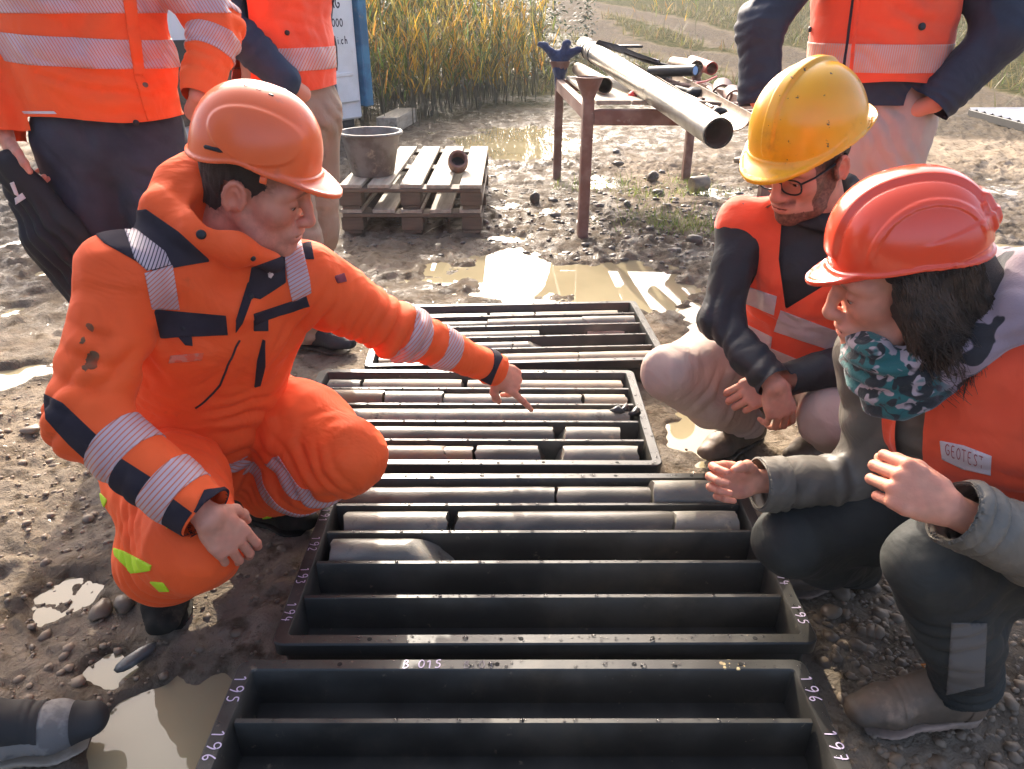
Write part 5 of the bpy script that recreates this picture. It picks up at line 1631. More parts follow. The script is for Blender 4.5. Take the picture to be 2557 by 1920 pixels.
def helmet(org, Rm, kind, m, parent, scale=1.0, lift=.046):
    """org = head origin; helmet rim sits above the ears"""
    f = SDF((-.175, -.145, -.06), (.215, .145, .175), .0027)
    X = f.ax[0][:, None, None]; Y = f.ax[1][None, :, None]; Z = f.ax[2][None, None, :]
    af, ab = .138, .152
    b, c = .120, .150
    A = np.where(X > 0, af, ab)
    p = 2.25
    if kind == 'yellow': p = 2.15; c = .158
    k0 = (np.abs(X / A) ** p + np.abs(Y / b) ** p + (np.maximum(Z, -.05) / c * np.where(Z < 0, .35, 1)) ** 2) ** .5 if False else (np.abs(X / A) ** p + np.abs(Y / b) ** p + np.abs(np.where(Z < 0, Z * .45, Z) / c) ** p) ** (1 / p)
    d = (k0 - 1) * .118
    if kind == 'smooth':
        ov = np.sqrt(((X - .015) / .105) ** 2 + ((Z - .062) / .058) ** 2)
        d = d - .0035 * (1 - sstep(.90, 1.0, ov)) * (np.abs(Y) > .03) - .002 * np.exp(-((Y / .03) ** 2)) * sstep(.05, .09, Z)
        zr = -.014 - .020 * sstep(0, -.14, X) + .012 * np.exp(-((X - .0) / .05) ** 2)
        pk, pw, slope = .198, .112, .34
    elif kind == 'yellow':
        d = d - .0065 * (1 - sstep(.012, .017, np.abs(Y))) * sstep(.0, .03, Z) * sstep(-.12, -.09, X)
        d = d - .003 * np.exp(-((np.abs(Y) - .060) / .006) ** 2) * sstep(.02, .05, Z) * 0
        zr = -.010 - .006 * sstep(0, -.14, X) + 0 * Y
        pk, pw, slope = .192, .118, .30
    else:  # ridged
        d = d - .0055 * (1 - sstep(.040, .046, np.abs(Y))) * sstep(.01, .03, Z)
        d = d + .0030 * np.exp(-((np.abs(Y) - .049) / .003) ** 2) * sstep(.02, .05, Z)
        arch = np.abs(np.sqrt(((X + .02) / .105) ** 2 + ((Z - .0) / .105) ** 2) - 1)
        d = d - .0028 * (1 - sstep(.04, .075, arch)) * (np.abs(Y) > .05) * sstep(.0, .03, Z)
        d = d - .006 * (1 - sstep(.03, .04, np.abs(Z - .048))) * sstep(-.125, -.135, X) * (np.abs(Y) < .062)
        d = d - .0035 * (1 - sstep(.026, .030, np.abs(Z - .008 + .10 * (X + .02)))) * sstep(.0, -.05, X)
        zr = -.012 - .022 * sstep(.02, -.14, X) + 0 * Y
        pk, pw, slope = .188, .105, .26
    rim = (Z - zr)
    shell = np.maximum(np.maximum(d, -(d + .010)), -rim)
    bead = np.maximum(np.maximum(d - (.0045 if kind != 'yellow' else .003), -(d + .010)), np.abs(rim - .004) - .0045)
    if kind == 'yellow':      # rear gutter lip turned up
        lip = np.maximum(np.maximum(d - .016 * sstep(-.03, -.12, X), -(d + .008)), np.abs(rim - .003 - .9 * np.maximum(d, 0)) - .0035)
        bead = np.minimum(bead, lip)
    f.D[:] = np.minimum(shell, bead)
    zp = zr - slope * (X - .115) - 1.1 * Y * Y * (X > 0)
    outl = (np.sqrt((X / pk) ** 2 + (Y / pw) ** 2) - 1) * .13
    inside = -(d + .006)
    peak = np.maximum(np.maximum(np.abs(Z - zp - .006) - .0032, outl), np.maximum(inside, .02 - X))
    edge = np.maximum(np.maximum(np.abs(outl + .003) - .0035, np.abs(Z - zp - .006) - .005), np.maximum(inside, .03 - X))
    f._put((slice(None),) * 3, np.minimum(peak, edge).astype(np.float32), .010, 'u')
    V, Q = f.mesh()
    V = smooth_mesh(V, Q, 2)
    V = V * scale
    o = part('helmet', (V + [0, 0, lift]) @ Rm.T + org, Q, m, parent)
    def hb(name, c, size, mm, rot=None, bev=.003):
        V, F = MB().box(c, size, rot, bev).get()
        part(name, (V * scale + [0, 0, lift]) @ Rm.T + org, F, mm, o)
    if kind == 'smooth':
        for sy in (-1, 1): hb('side_slot', (-.055, sy * .1175, .014), (.046, .008, .0085), M_black, rotz(sy * -.22))
        for q, xx in enumerate((-.035, -.008, .02)):
            for sy in (-1, 1): hb('vent', (xx, sy * (.036 + .003 * q), .1425 - abs(xx) * .06), (.011, .006, .006), M_black, None, .001)
        for sy in (-1, 1): hb('strap_lug', (.052, sy * .112, -.020), (.016, .005, .016), m, None, .002)
    return o

HANDS = {}
def hand(side, wrist, fdir, dorsal, curls, thumb=(.55, .75, -.25, .3, .3), spread=1.0, scale=1.0, arm_to=None):
    """side +1: thumb at +y (right hand seen with back up). curls: four (mcp,pip,dip) in degrees"""
    f = SDF((-.16, -.13, -.15), (.22, .13, .13), .0022)
    f.econe((.006, 0, 0), (.078, 0, 0), (.027, .0165), (.039, .0135), (0, 1, 0), .012)
    f.ell((.040, .022, -.010), (.030, .017, .014), k=.015)
    f.ell((.045, -.026, -.007), (.034, .012, .013), k=.012)
    ys = [.0305, .0105, -.0105, -.030]
    Ls = [(.045, .026, .021), (.050, .030, .022), (.046, .028, .022), (.036, .021, .019)]
    rs = [(.0098, .0088, .0080, .0068), (.0100, .0090, .0080, .0068), (.0096, .0086, .0077, .0066), (.0085, .0076, .0069, .0060)]
    tips = []
    for i in range(4):
        p = np.array([.083 + (.004 if i in (1, 2) else 0) - (.008 if i == 3 else 0), ys[i], .001])
        a = 0; sp = (1.5 - i) * .07 * spread
        pts = [p]
        for j in range(3):
            a += R(curls[i][j])
            d = np.array([math.cos(a) * math.cos(sp), math.cos(a) * math.sin(sp), -math.sin(a)])
            p = p + d * Ls[i][j]; pts.append(p)
        f.cone(pts[0] - np.array([.02, 0, 0.001]), pts[0], .0105, rs[i][0], .006)
        for j in range(3): f.cone(pts[j], pts[j + 1], rs[i][j], rs[i][j + 1], .0025)
        tips.append((pts, rs[i]))
    tb = np.array([.020, .026, -.010]); d = nrm(thumb[:3]); q1 = tb + d * .042
    bend = nrm(d + np.array([.5, -thumb[3], -thumb[3] * .4])); q2 = q1 + bend * .031
    bend2 = nrm(bend + np.array([.4, -thumb[4], -thumb[4] * .3])); q3 = q2 + bend2 * .024
    f.chain([tb, q1, q2, q3], [.0145, .0118, .0108, .0080], .006)
    x = nrm(fdir); z = np.asarray(dorsal, float); z = nrm(z - x * (z @ x)); y = np.cross(z, x)
    Rm = np.stack([x, y, z], 1)
    if arm_to is not None:
        ad = Rm.T @ nrm(np.asarray(arm_to) - np.asarray(wrist))
        if side < 0: ad = ad * [1, -1, 1]
        f.econe(ad * .12, (.005, 0, 0), (.028, .025), (.0250, .0195), (0, 1, 0), .014)
    else:
        f.econe((-.115, 0, 0), (.005, 0, 0), (.030, .026), (.0255, .0195), (0, 1, 0), .012)
    V, Q = f.mesh()
    V = smooth_mesh(V, Q, 1)
    t = np.ones((len(V), 3))
    for pts, r in tips:          # rosy knuckles and tips, pale nails
        for jj, amt in ((0, .35), (1, .4), (3, .5)):
            m = amt * np.exp(-((V - pts[jj]) ** 2).sum(1) / .011 ** 2)
            t = t * (1 - m[:, None]) + np.array([1.1, .70, .64]) * m[:, None]
        dz = nrm(pts[3] - pts[2]); up = nrm(np.cross(np.cross(dz, [0, 0, 1]) + 1e-6, dz))
        if up[2] < 0 and abs(dz[2]) < .7: up = -up
        nail = pts[2] * .25 + pts[3] * .75 + up * r[3] * .95
        m = .6 * (((V - nail) ** 2).sum(1) < .0058 ** 2)
        t = t * (1 - m[:, None]) + np.array([1.15, .92, .86]) * m[:, None]
        for jj in (1, 2):
            ax_ = nrm(pts[jj + 1] - pts[jj - 1]); q_ = V - pts[jj]
            m = .45 * np.exp(-((np.abs(q_ @ ax_) - .0018) / .0016) ** 2) * ((q_ ** 2).sum(1) < .013 ** 2)
            t = t * (1 - m[:, None]) + np.array([.72, .48, .44]) * m[:, None]
    t = t * (1 + .09 * noise3(V * 110, 5) + .08 * noise3(V * 45, 6))[:, None] + (.05 * noise3(V * 70, 9))[:, None] * np.array([.5, -1, -1])
    V = V * scale
    if side < 0:
        V = V * [1, -1, 1]; Q = Q[:, ::-1]
    return V @ Rm.T + np.asarray(wrist), Q, t

def shoe(heel, fdir, kind, parent, up=(0, 0, 1), L=.29, mats=None, high=True, lace=None, shank=None):
    """boot/shoe; heel = ground point under the heel"""
    x = nrm(fdir); z = np.asarray(up, float); z = nrm(z - x * (z @ x)); Rm = np.stack([x, np.cross(z, x), z], 1)
    k = L / .29
    gz_ = max(ghs(*(np.asarray(heel)[:2] + x[:2] * q * L)) for q in (.05, .3, .6, .9)) + .003
    f = SDF((-.03, -.07, -.005), (.32, .07, .20), .0032)
    f.econe((.030, 0, .045), (.10, 0, .050), (.036, .045), (.038, .050), (0, 1, 0), .02)
    f.econe((.10, 0, .048), (.19, .002, .038), (.038, .050), (.044, .036), (0, 1, 0), .025)
    f.econe((.19, .002, .034), (.245, .006, .030), (.044, .034), (.034, .028), (0, 1, 0), .025)
    f.econe((.045, 0, .05), (.052, 0, .150 if high else .095), (.036, .044), (.036, .046), (0, 1, 0), .03)
    f.econe((.075, 0, .10), (.145, 0, .072), (.022, .018), (.026, .016), (0, 1, 0), .03)
    f.plane((0, 0, .022), (0, 0, -1), .004)
    f.plane((0, 0, .158 if high else .098), (-.25, 0, 1), .006)
    V, Q = f.mesh(); V = smooth_mesh(V, Q, 2)
    N = normals(V, Q)
    V = V + N * (.0010 * noise3(V * 60, 2) + .0006 * np.exp(-((V[:, 0] - .170) / .022) ** 2) * np.sin(V[:, 0] * 520))[:, None] * 1.0
    T = lambda P: (P * k) @ Rm.T + np.asarray(heel) + [0, 0, gz_]
    o = part('shoe', T(V), Q, mats[0], parent)
    N = normals(V, Q); Tq = tris(Q)
    mo = mats[3] if len(mats) > 3 else mats[0]
    for nm, fl in (('toe_cap', [lambda P: P[:, 0] - .222, lambda P: P[:, 2] - .027]), ('heel_counter', [lambda P: .045 - P[:, 0] - .15 * (P[:, 2] - .05), lambda P: .085 - P[:, 2]]),
                   ('eyestay', [lambda P: P[:, 0] - .075, lambda P: .178 - P[:, 0], lambda P: P[:, 2] - .052 - .22 * (.178 - P[:, 0])])):
        pv, pt, pn = V, Tq, N
        for g_ in fl: pv, pt, pn = clip(pv, pt, pn, g_(pv))
        if len(pt): part(nm, T(pv + pn * .0018), pt, mo, o)
    g = SDF((-.03, -.08, -.015), (.33, .08, .06), .0032)
    g.econe((.034, 0, .02), (.10, .0, .02), (.041, .05), (.037, .05), (0, 1, 0), .02)
    g.econe((.10, 0, .02), (.19, .002, .02), (.037, .05), (.050, .05), (0, 1, 0), .02)
    g.econe((.19, .002, .02), (.248, .006, .02), (.050, .05), (.038, .05), (0, 1, 0), .02)
    g.plane((0, 0, .026), (.10, 0, 1), .004); g.plane((0, 0, 0), (0, 0, -1), .004)
    V, Q = g.mesh(); V = smooth_mesh(V, Q, 1)
    edge = (np.abs(V[:, 2] - .008) < .010)
    V[:, :2] += np.where(edge, .0007 * np.sin(V[:, 0] * 420), 0)[:, None] * np.array([0, 1])[None] * np.sign(V[:, 1])[:, None]
    part('sole', T(V), Q, mats[1], o)
    for q in range(4 if high else 5):
        u = q / 4
        c0 = np.array([.165 - .022 * q, 0, .073 + .013 * q - (.004 if q == 0 else 0)])
        w = .024
        pts = [c0 + [-.006, -w, -.012], c0 + [0, -w * .5, .004], c0 + [.002, 0, .007], c0 + [0, w * .5, .004], c0 + [.006, w, -.012]]
        mb = MB().tube([T(np.array([p]))[0] for p in pts], .0021, 6)
        mb.build('lace', mats[2], o, True)
    if high:
        c0 = np.array([.10, 0, .118])
        for s in (-1, 1):
            pts = [c0, c0 + [.012, s * .018, .006], c0 + [.02, s * .030, -.008], c0 + [.008, s * .026, -.02], c0]
            MB().tube([T(np.array([p]))[0] for p in pts], .0020, 6).build('lace', mats[2], o, True)
    return o

def wrist_stub(w, e, into):
    w = np.asarray(w); q = w + nrm(into) * .09
    f = box_sdf([w, q, w + nrm(e - w) * .08], .05, .004); f.chain([w + nrm(e - w) * .07, w, q], [.026, .024, .030], .015)
    V, Q = f.mesh(); V = smooth_mesh(V, Q, 1)
    return V, Q, np.ones((len(V), 3))
def person(loc, label):
    return thing('person', loc, label, 'person', 'people at the core inspection')
def body_part(parent, pieces, tone=(1, 1, 1), paths=None):
    V, F, t = cat_mesh(pieces)
    off = np.cumsum([0] + [len(p[0]) for p in pieces])
    if paths:        # arms inside the sleeves join neck and hands into one surface
        head_f = F[(F >= 0).all(1) & (F[:, 0] >= off[paths['head']]) & (F[:, 0] < off[paths['head'] + 1])]
        kill, addV, addF = [], [], []
        for i, pth in paths.items():
            if i == 'head': continue
            def near_tri(lo, hi, p, used=()):
                m = np.where((F[:, 0] >= lo) & (F[:, 0] < hi))[0]
                m = m[~np.isin(m, list(used))]
                return m[np.argmin(((V[F[m]].mean(1) - p) ** 2).sum(1))]
            a = near_tri(off[paths['head']], off[paths['head'] + 1], pth[0], kill); kill.append(a)
            b = near_tri(off[i], off[i + 1], pth[-1], kill); kill.append(b)
            rings = [F[a]]
            for q in pth:
                d = nrm(V[F[b]].mean(0) - V[F[a]].mean(0)); B3 = basis_z(d)
                base = len(V) + sum(len(x) for x in addV)
                addV.append(np.array([np.asarray(q) + .02 * (B3[:, 0] * math.cos(x) + B3[:, 1] * math.sin(x)) for x in (0, 2.1, 4.2)]))
                rings.append(np.arange(base, base + 3))
            rings.append(F[b][::-1])
            for r0, r1 in zip(rings[:-1], rings[1:]):
                for k in range(3):
                    k2 = (k + 1) % 3; addF += [(r0[k], r0[k2], r1[k2]), (r0[k], r1[k2], r1[k])]
        if addV:
            V = np.concatenate([V] + addV); t = np.concatenate([t, np.ones((len(V) - len(t), 3))])
            F = np.concatenate([np.delete(F, kill, 0), np.array(addF)])
    return part('body', V, F, M_skin, parent, attrs={'tint': t * np.asarray(tone)})
def box_sdf(pts, pad, h):
    P = np.array(pts); return SDF(P.min(0) - pad, P.max(0) + pad, h)

ORANGE = (1.0, .122, .020)
M_orange = mat('hi_vis_orange', ORANGE, .75, (.94, .102, .016), 4, .35, .65, sheen=.15, sheencol=(1, .4, .2), bump=.25, bs=420, bd=.0006, wrinkle=(8, .55, .020))
M_orange_dirty = mat('hi_vis_orange_worn', ORANGE, .75, (.95, .106, .017), 4, .35, .65, sheen=.15, sheencol=(1, .4, .2), bump=.25, bs=420, bd=.0006, wrinkle=(8, .55, .020), dirt=((.40, .07, .02), 7, .62, .85))
M_vest = mat('vest_orange', (1.0, .11, .035), .8, (.92, .09, .03), 5, .35, .65, sheen=.2, bump=.2, bs=500, bd=.0005, wrinkle=(8, .5, .018))
M_reflect = mat('reflective_band', (.60, .44, .45), .42, (.52, .36, .37), 12, .35, .65, wave=((.60, .17, .10), .30), bump=.1, bs=300, bd=.0004, spec=.6)
M_reflect_dark = mat('reflective_band_on_navy', (.55, .45, .47), .42, wave=((.05, .04, .06), .34), spec=.6)
M_reflect_plain = mat('reflective_tape', (.66, .54, .52), .4, (.56, .44, .42), 16, .35, .65, bump=.25, bs=60, bd=.002, spec=.6)
M_navy = mat('navy_panel', (.034, .028, .036), .9, (.044, .037, .045), 10, spec=.15, bump=.3, bs=400, bd=.0006)
M_lime = mat('lime_trim', (.55, .80, .02), .6)
M_jeans = mat('dark_denim', (.030, .035, .050), .85, (.050, .056, .075), 7, .35, .65, bump=.35, bs=380, bd=.0008, wrinkle=(9, .5, .018))
M_khaki = mat('khaki_cotton', (.28, .215, .155), .85, (.34, .265, .195), 6, .35, .65, bump=.3, bs=380, bd=.0006, wrinkle=(9, .5, .018))
M_beige = mat('beige_cotton', (.46, .34, .28), .82, (.52, .39, .32), 6, .35, .65, bump=.3, bs=380, bd=.0006, wrinkle=(8, .5, .018))
M_blackjk = mat('black_softshell', (.016, .017, .020), .55, (.024, .025, .028), 7, bump=.3, bs=350, bd=.0006, wrinkle=(10, .5, .015), spec=.45)
M_blueknit = mat('navy_jacket', (.018, .040, .075), .8, (.026, .052, .09), 7, bump=.35, bs=350, bd=.0008, wrinkle=(9, .5, .018))
M_navyjk = mat('dark_navy_jacket', (.018, .024, .040), .7, (.026, .032, .05), 7, bump=.3, bs=350, bd=.0006, wrinkle=(9, .5, .018))
M_greyjk = mat('grey_rain_jacket', (.125, .110, .088), .5, (.165, .148, .12), 6, .35, .65, bump=.3, bs=300, bd=.0008, wrinkle=(9, .6, .018), spec=.45)
M_blackpant = mat('black_trousers', (.020, .022, .020), .75, (.030, .032, .028), 6, bump=.3, bs=350, bd=.0006, wrinkle=(8, .5, .018))
M_bootblk = mat('muddy_black_boot', (.016, .015, .012), .75, (.045, .038, .028), 9, .45, .7, spec=.2, bump=.4, bs=90, bd=.002, dirt=((.16, .125, .08), 12, .60, .8))
M_bootbrn = mat('muddy_brown_boot', (.10, .072, .048), .6, (.17, .115, .075), 9, .4, .65, bump=.4, bs=90, bd=.002, dirt=((.30, .20, .13), 11, .55, .75))
M_sole = mat('rubber_sole', (.045, .04, .034), .7, (.14, .11, .075), 14, .45, .65, bump=.4, bs=90)
M_lace = mat('lace', (.13, .12, .10), .8)
M_lace_o = mat('orange_lace', (.55, .20, .05), .8)
M_sole_tan = mat('tan_sole', (.40, .27, .20), .75, (.26, .19, .14), 16, bump=.4, bs=90)
M_helm_o = mat('orange_helmet_shell', (.93, .16, .045), .30, (.87, .145, .042), 4, bump=.08, bs=260, bd=.0006, dirt=[((.55, .13, .08), 11, .56, .8), ((.35, .16, .10), 60, .68, .74)], coat=.2, spec=.5, sss=.05)
M_helm_r = mat('red_orange_helmet_shell', (.90, .085, .030), .22, (.84, .075, .03), 4, bump=.06, bs=240, bd=.0006, dirt=((.55, .11, .06), 12, .58, .8), coat=.45, spec=.55, sss=.05)
M_helm_y = mat('yellow_helmet_shell', (.85, .42, .010), .30, (.80, .36, .012), 5, .35, .65, coat=.3, spec=.5, sss=.05, dirt=[((.04, .03, .015), 42, .655, .68), ((.55, .25, .01), 6, .55, .75)])
M_sleevetag = mat('maroon_tag', (.22, .03, .05), .6)
M_white_print = mat('white_print', (.70, .62, .60), .6)
# ------------------------------------------------------------------ crouching man in orange, pointing
rs, ls = U(262, 600, 1.31), U(655, 600, 1.53)
nb = U(478, 535, 1.46)
re, rw = U(190, 905, 1.17), U(440, 1108, 1.07)
le, lw = U(862, 714, 1.67), U(1066, 796, 1.82)
pel = np.array([-.78, 1.60, .30])
lh, rh = np.array([-.66, 1.68, .31]), np.array([-.88, 1.53, .30])
lk, rk = U(752, 985, 1.47), U(418, 1175, 1.13)
la, ra = np.array([-.66, 1.62, .10]), np.array([-.855, 1.36, .10])
left = nrm(ls - rs); upv = nrm(nb - pel); front = nrm(np.cross(left, upv))
A = person((-.76, 1.5, 0), 'crouching man in orange suit and orange helmet pointing at the cores')
# jacket
f = box_sdf([rs, ls, re, rw, le, lw, pel, nb], .20, .0062)
ch = (rs + ls) / 2 * .5 + nb * .5 - upv * .14
wst = pel + upv * .12 + front * .02
f.econe(wst, ch, (.175, .135), (.195, .135), left, .05)
f.econe(ch, nb - upv * .03, (.175, .115), (.10, .085), left, .06)
f.chain([rs + upv * -.01, nb - upv * .03, ls - upv * .01], [.070, .078, .070], .05)
f.econe(pel + upv * .02, wst, (.185, .165), (.175, .14), left, .04)
f.chain([rs, re, rw], [.076, .067, .052], .035)
f.chain([ls, le, lw], [.084, .064, .046], .035)
# collar and hood bunched behind the neck
col_c = nb + upv * .022 + front * .01
ring = [col_c + left * .088 * math.cos(a) + front * .082 * math.sin(a) + upv * (.012 + (-.03 if math.sin(a) > 0 else .028) * abs(math.sin(a))) for a in np.linspace(0, 2 * math.pi, 13)]
f.chain(ring, [.022] * 13, .02)
f.chain([col_c - front * .085 - left * .10 - upv * .0, col_c - front * .115 + upv * .07, col_c - front * .08 + left * .08 + upv * .015], [.040, .050, .036], .04)
f.chain([col_c - left * .115 - upv * .015 - front * .03, col_c - left * .095 + front * .05 - upv * .045, col_c + front * .115 - upv * .085], [.040, .034, .026], .03)
f.chain([col_c + left * .095 - upv * .01 - front * .03, col_c + left * .08 + front * .05 - upv * .045, col_c + front * .115 - upv * .085], [.036, .030, .026], .03)
f.chain([U(348, 440, 1.42), U(385, 398, 1.49), U(425, 372, 1.53)], [.028, .037, .034], .03)
f.chain([U(348, 448, 1.41), U(425, 500, 1.37), U(505, 560, 1.35)], [.028, .028, .022], .03)
cs = [U(418, 395, 1.50), U(452, 470, 1.395), U(520, 535, 1.345), U(588, 566, 1.40)]
f.chain(cs, [.030, .026, .022, .020], .025)
f.ell(col_c + upv * .09 + front * .01, (.064, .066, .10), np.stack([left, front, upv], 1), .015, 's')
fo = [(re + [.03, 0, .02], rw - re, .045, .13, .012), (re + [0, 0, .1], re - rs, .05, .10, .008), (le + [-.03, 0, -.02], lw - le, .040, .12, .011), ((ls + le) / 2 - [.03, 0, .04], le - ls, .05, .12, .010), (rs - upv * .13 + front * .06, left + upv * .6, .045, .10, .008),
      (wst + front * .1, upv, .05, .16, .007), (wst - left * .12, upv + left * .3, .045, .14, .010), (rw, rw - re, .035, .09, .005), (lw, lw - le, .03, .08, .005), (ch + front * .12, upv * .4 + left, .08, .15, .005), (ls - upv * .1 + front * .08, left - upv * .4, .04, .10, .010)]
fo = [(c_, a_, l_, s_, m_ * 1.9) for c_, a_, l_, s_, m_ in fo]
J = Garment(f, fo, .0042, seed=3)
tr_, tl_ = along(re, rw), along(le, lw)
Lr, Ll = np.linalg.norm(rw - re), np.linalg.norm(lw - le)
hemf = along(pel, nb)
J.trim(cuff(re, rw, .005, .085), cuff(le, lw, .010, .085), hem(lambda V: hemf(V) + .01 + .03 * noise3(V * 6, 3), (re, rw, .09), (le, lw, .10), (rs, re, .09)))
jk = J.part('jacket', M_orange_dirty, A)
near_r, near_l = (lambda V: .098 - radial(re, rw)(V)), (lambda V: .092 - radial(le, lw)(V))
ar = angle(re, rw, (0, -.2, -1))
def sl_pat(t, per=.0085): return lambda V: (t(V) * .25 + V[:, 0] * .55 - V[:, 2] * .6) / per
outer = lambda lo, hi: [lambda V: np.cos(ar(V) - (lo + hi) / 2) - math.cos((hi - lo) / 2)]
# right sleeve: two bands, dark under-panel
J.panel('reflective_band', M_reflect, jk, between(tr_, .065, .125) + [near_r], .0022, sl_pat(tr_))
J.panel('reflective_band', M_reflect, jk, between(tr_, .185, .240) + [near_r], .0022, sl_pat(tr_))
J.panel('dark_panel', M_navy, jk, between(tr_, -.10, .0648) + [near_r] + poly((95, 850), (135, 870), (235, 965), (205, 1010), (150, 960), (100, 905)), .0020)
J.panel('dark_panel', M_navy, jk, between(tr_, .1255, .1845) + [near_r] + poly((215, 960), (340, 1040), (440, 1150), (330, 1190), (210, 1060)), .0020)
J.panel('dark_panel', M_navy, jk, between(tr_, .2405, Lr) + [near_r] + poly((330, 1045), (445, 1130), (475, 1200), (360, 1190)), .0020)
J.panel('cuff_tab', M_navy, jk, between(tr_, Lr - .045, Lr + .01) + [near_r] + poly((440, 1060), (520, 1050), (510, 1090), (425, 1180), (405, 1140)), .0034)
# left sleeve
al = lambda V: 0 * V[:, 0]
J.panel('reflective_band', M_reflect, jk, between(tl_, -.005, .058) + [near_l], .0022, sl_pat(tl_, .008))
J.panel('reflective_band', M_reflect, jk, between(tl_, .115, .165) + [near_l], .0022, sl_pat(tl_, .008))
J.panel('cuff_tab', M_navy, jk, between(tl_, Ll - .045, Ll - .008) + [near_l] + poly((1000, 700), (1090, 760), (1060, 830), (1010, 805)), .0034)
M_faint = mat('worn_print', (.72, .24, .16), .6, (.80, .12, .05), 60, .45, .55)
# shoulder yoke, bands, pockets, placket
front_side = lambda V: (V - ch) @ front + .02
J.panel('shoulder_yoke', M_navy, jk, poly((195, 508), (255, 460), (330, 450), (385, 500), (450, 545), (464, 562), (330, 587), (280, 580), (225, 525)), .0022)
J.panel('shoulder_band', M_reflect_dark, jk, poly((215, 492), (255, 468), (355, 545), (368, 572), (300, 590), (290, 560)), .0040, diag(7.5, 20))
J.panel('chest_band', M_reflect, jk, poly((312, 590), (372, 572), (388, 668), (328, 668)) + [front_side], .0024, diag(7.5, 48))
J.panel('shoulder_yoke', M_navy, jk, poly((648, 528), (672, 522), (678, 560), (640, 560)), .0022)
J.panel('chest_band', M_reflect, jk, poly((612, 540), (650, 520), (668, 600), (672, 632), (632, 652), (620, 600)), .0030, diag(7.5, 60))
J.panel('pocket_flap', M_navy, jk, poly((332, 668), (488, 682), (492, 722), (346, 730)) + [front_side], .0040)
J.panel('pocket_tab', M_navy, jk, poly((386, 728), (414, 726), (416, 746), (400, 744)) + [front_side], .0040)
J.panel('placket', M_navy, jk, poly((543, 578), (614, 552), (617, 610), (561, 646), (532, 640)) + [front_side], .0028)
J.panel('placket', M_navy, jk, poly((536, 606), (562, 645), (524, 697), (508, 740), (510, 690)) + [front_side], .0026)
J.panel('pocket_welt', M_navy, jk, poly((548, 678), (662, 640), (668, 660), (550, 699)) + [front_side], .0034)
J.panel('pocket_welt', M_navy, jk, poly((548, 692), (578, 688), (578, 714), (548, 714)) + [front_side], .0030)
J.panel('emblem', M_white_print, jk, poly((577, 588), (584, 584), (588, 592), (583, 600), (578, 597)) + [front_side], .0040)
J.panel('sleeve_tag', M_sleevetag, jk, poly((722, 596), (742, 590), (748, 608), (728, 612)), .0028)
J.panel('zip_garage', M_navy, jk, poly((560, 730), (572, 735), (572, 790), (562, 832), (540, 838), (555, 780)) + [front_side], .0026)
J.panel('hem_band', M_reflect, jk, between(hemf, .022, .062) + [lambda V: radial(re, rw)(V) - .105, lambda V: radial(le, lw)(V) - .12, lambda V: radial(rs, re)(V) - .10], .0022, lambda V: (V[:, 0] * .8 + V[:, 2]) / .011)
J.panel('name_patch', M_faint, jk, poly((368, 768), (440, 762), (436, 778), (364, 784)) + [front_side], .0016)
M_grime = mat('grime', (.10, .055, .03), .85, ORANGE, 22, .42, .62)
M_soil = mat('soiled_cloth', (.16, .075, .035), .85, (.55, .07, .02), 16, .40, .60)
def blot(px, py, r, asp=1.0, seed=0):
    def fld(V):
        x, y = screen(V); return r - np.hypot((x - px) * asp, y - py) + r * (.9 * noise2(x * .06, y * .06, seed) + .5 * noise2(x * .17, y * .17, seed + 1))
    return [fld, lambda V: 1.42 - V[:, 1]]
J.panel('grime_patch', M_soil, jk, blot(192, 785, 20, .9, 3), .0008)
J.panel('grime_patch', M_soil, jk, blot(196, 705, 9, 1.6, 5), .0008)
J.panel('grime_patch', M_soil, jk, blot(232, 508, 9, 1.2, 7), .0008)
J.panel('grime_patch', M_soil, jk, blot(178, 735, 7, 1.2, 9), .0008)
def snap(px, py, Y0, r, name, m):
    """small button pressed on the cloth nearest the camera at that spot"""
    sx, sy = screen(J.V); d2 = (sx - px) ** 2 + (sy - py) ** 2
    ok = np.argsort(d2)[:40]; i = ok[np.argmin(J.V[ok, 1] - 0 * J.V[ok, 2])]
    MB().lathe([(0, .0048), (r * .7, .0046), (r, .003), (r * 1.02, 0)], J.V[i], 12, J.N[i]).build(name, m, jk, True)
snap(551, 562, 1.3, .005, 'snap', M_black); snap(548, 632, 1.3, .006, 'snap', M_black); snap(405, 705, 1.3, .005, 'snap', M_black); snap(432, 502, 1.3, .009, 'cord_lock', M_black)
# front zip line
zp = [(523, 740), (505, 770), (488, 815), (470, 855), (430, 890)]
pts = []
for (px, py) in [(np.interp(t, range(5), [p[0] for p in zp]), np.interp(t, range(5), [p[1] for p in zp])) for t in np.linspace(0, 4, 22)]:
    sx, sy = screen(J.V); ok = np.argsort((sx - px) ** 2 + (sy - py) ** 2)[:25]; i = ok[np.argmin(J.V[ok, 1])]; pts.append(J.V[i] + J.N[i] * .001)
pts = np.array(pts); pts[1:-1] = (pts[:-2] + pts[1:-1] * 2 + pts[2:]) / 4
MB().tube(pts, .0022, 6).build('zip', M_navy, jk, True)
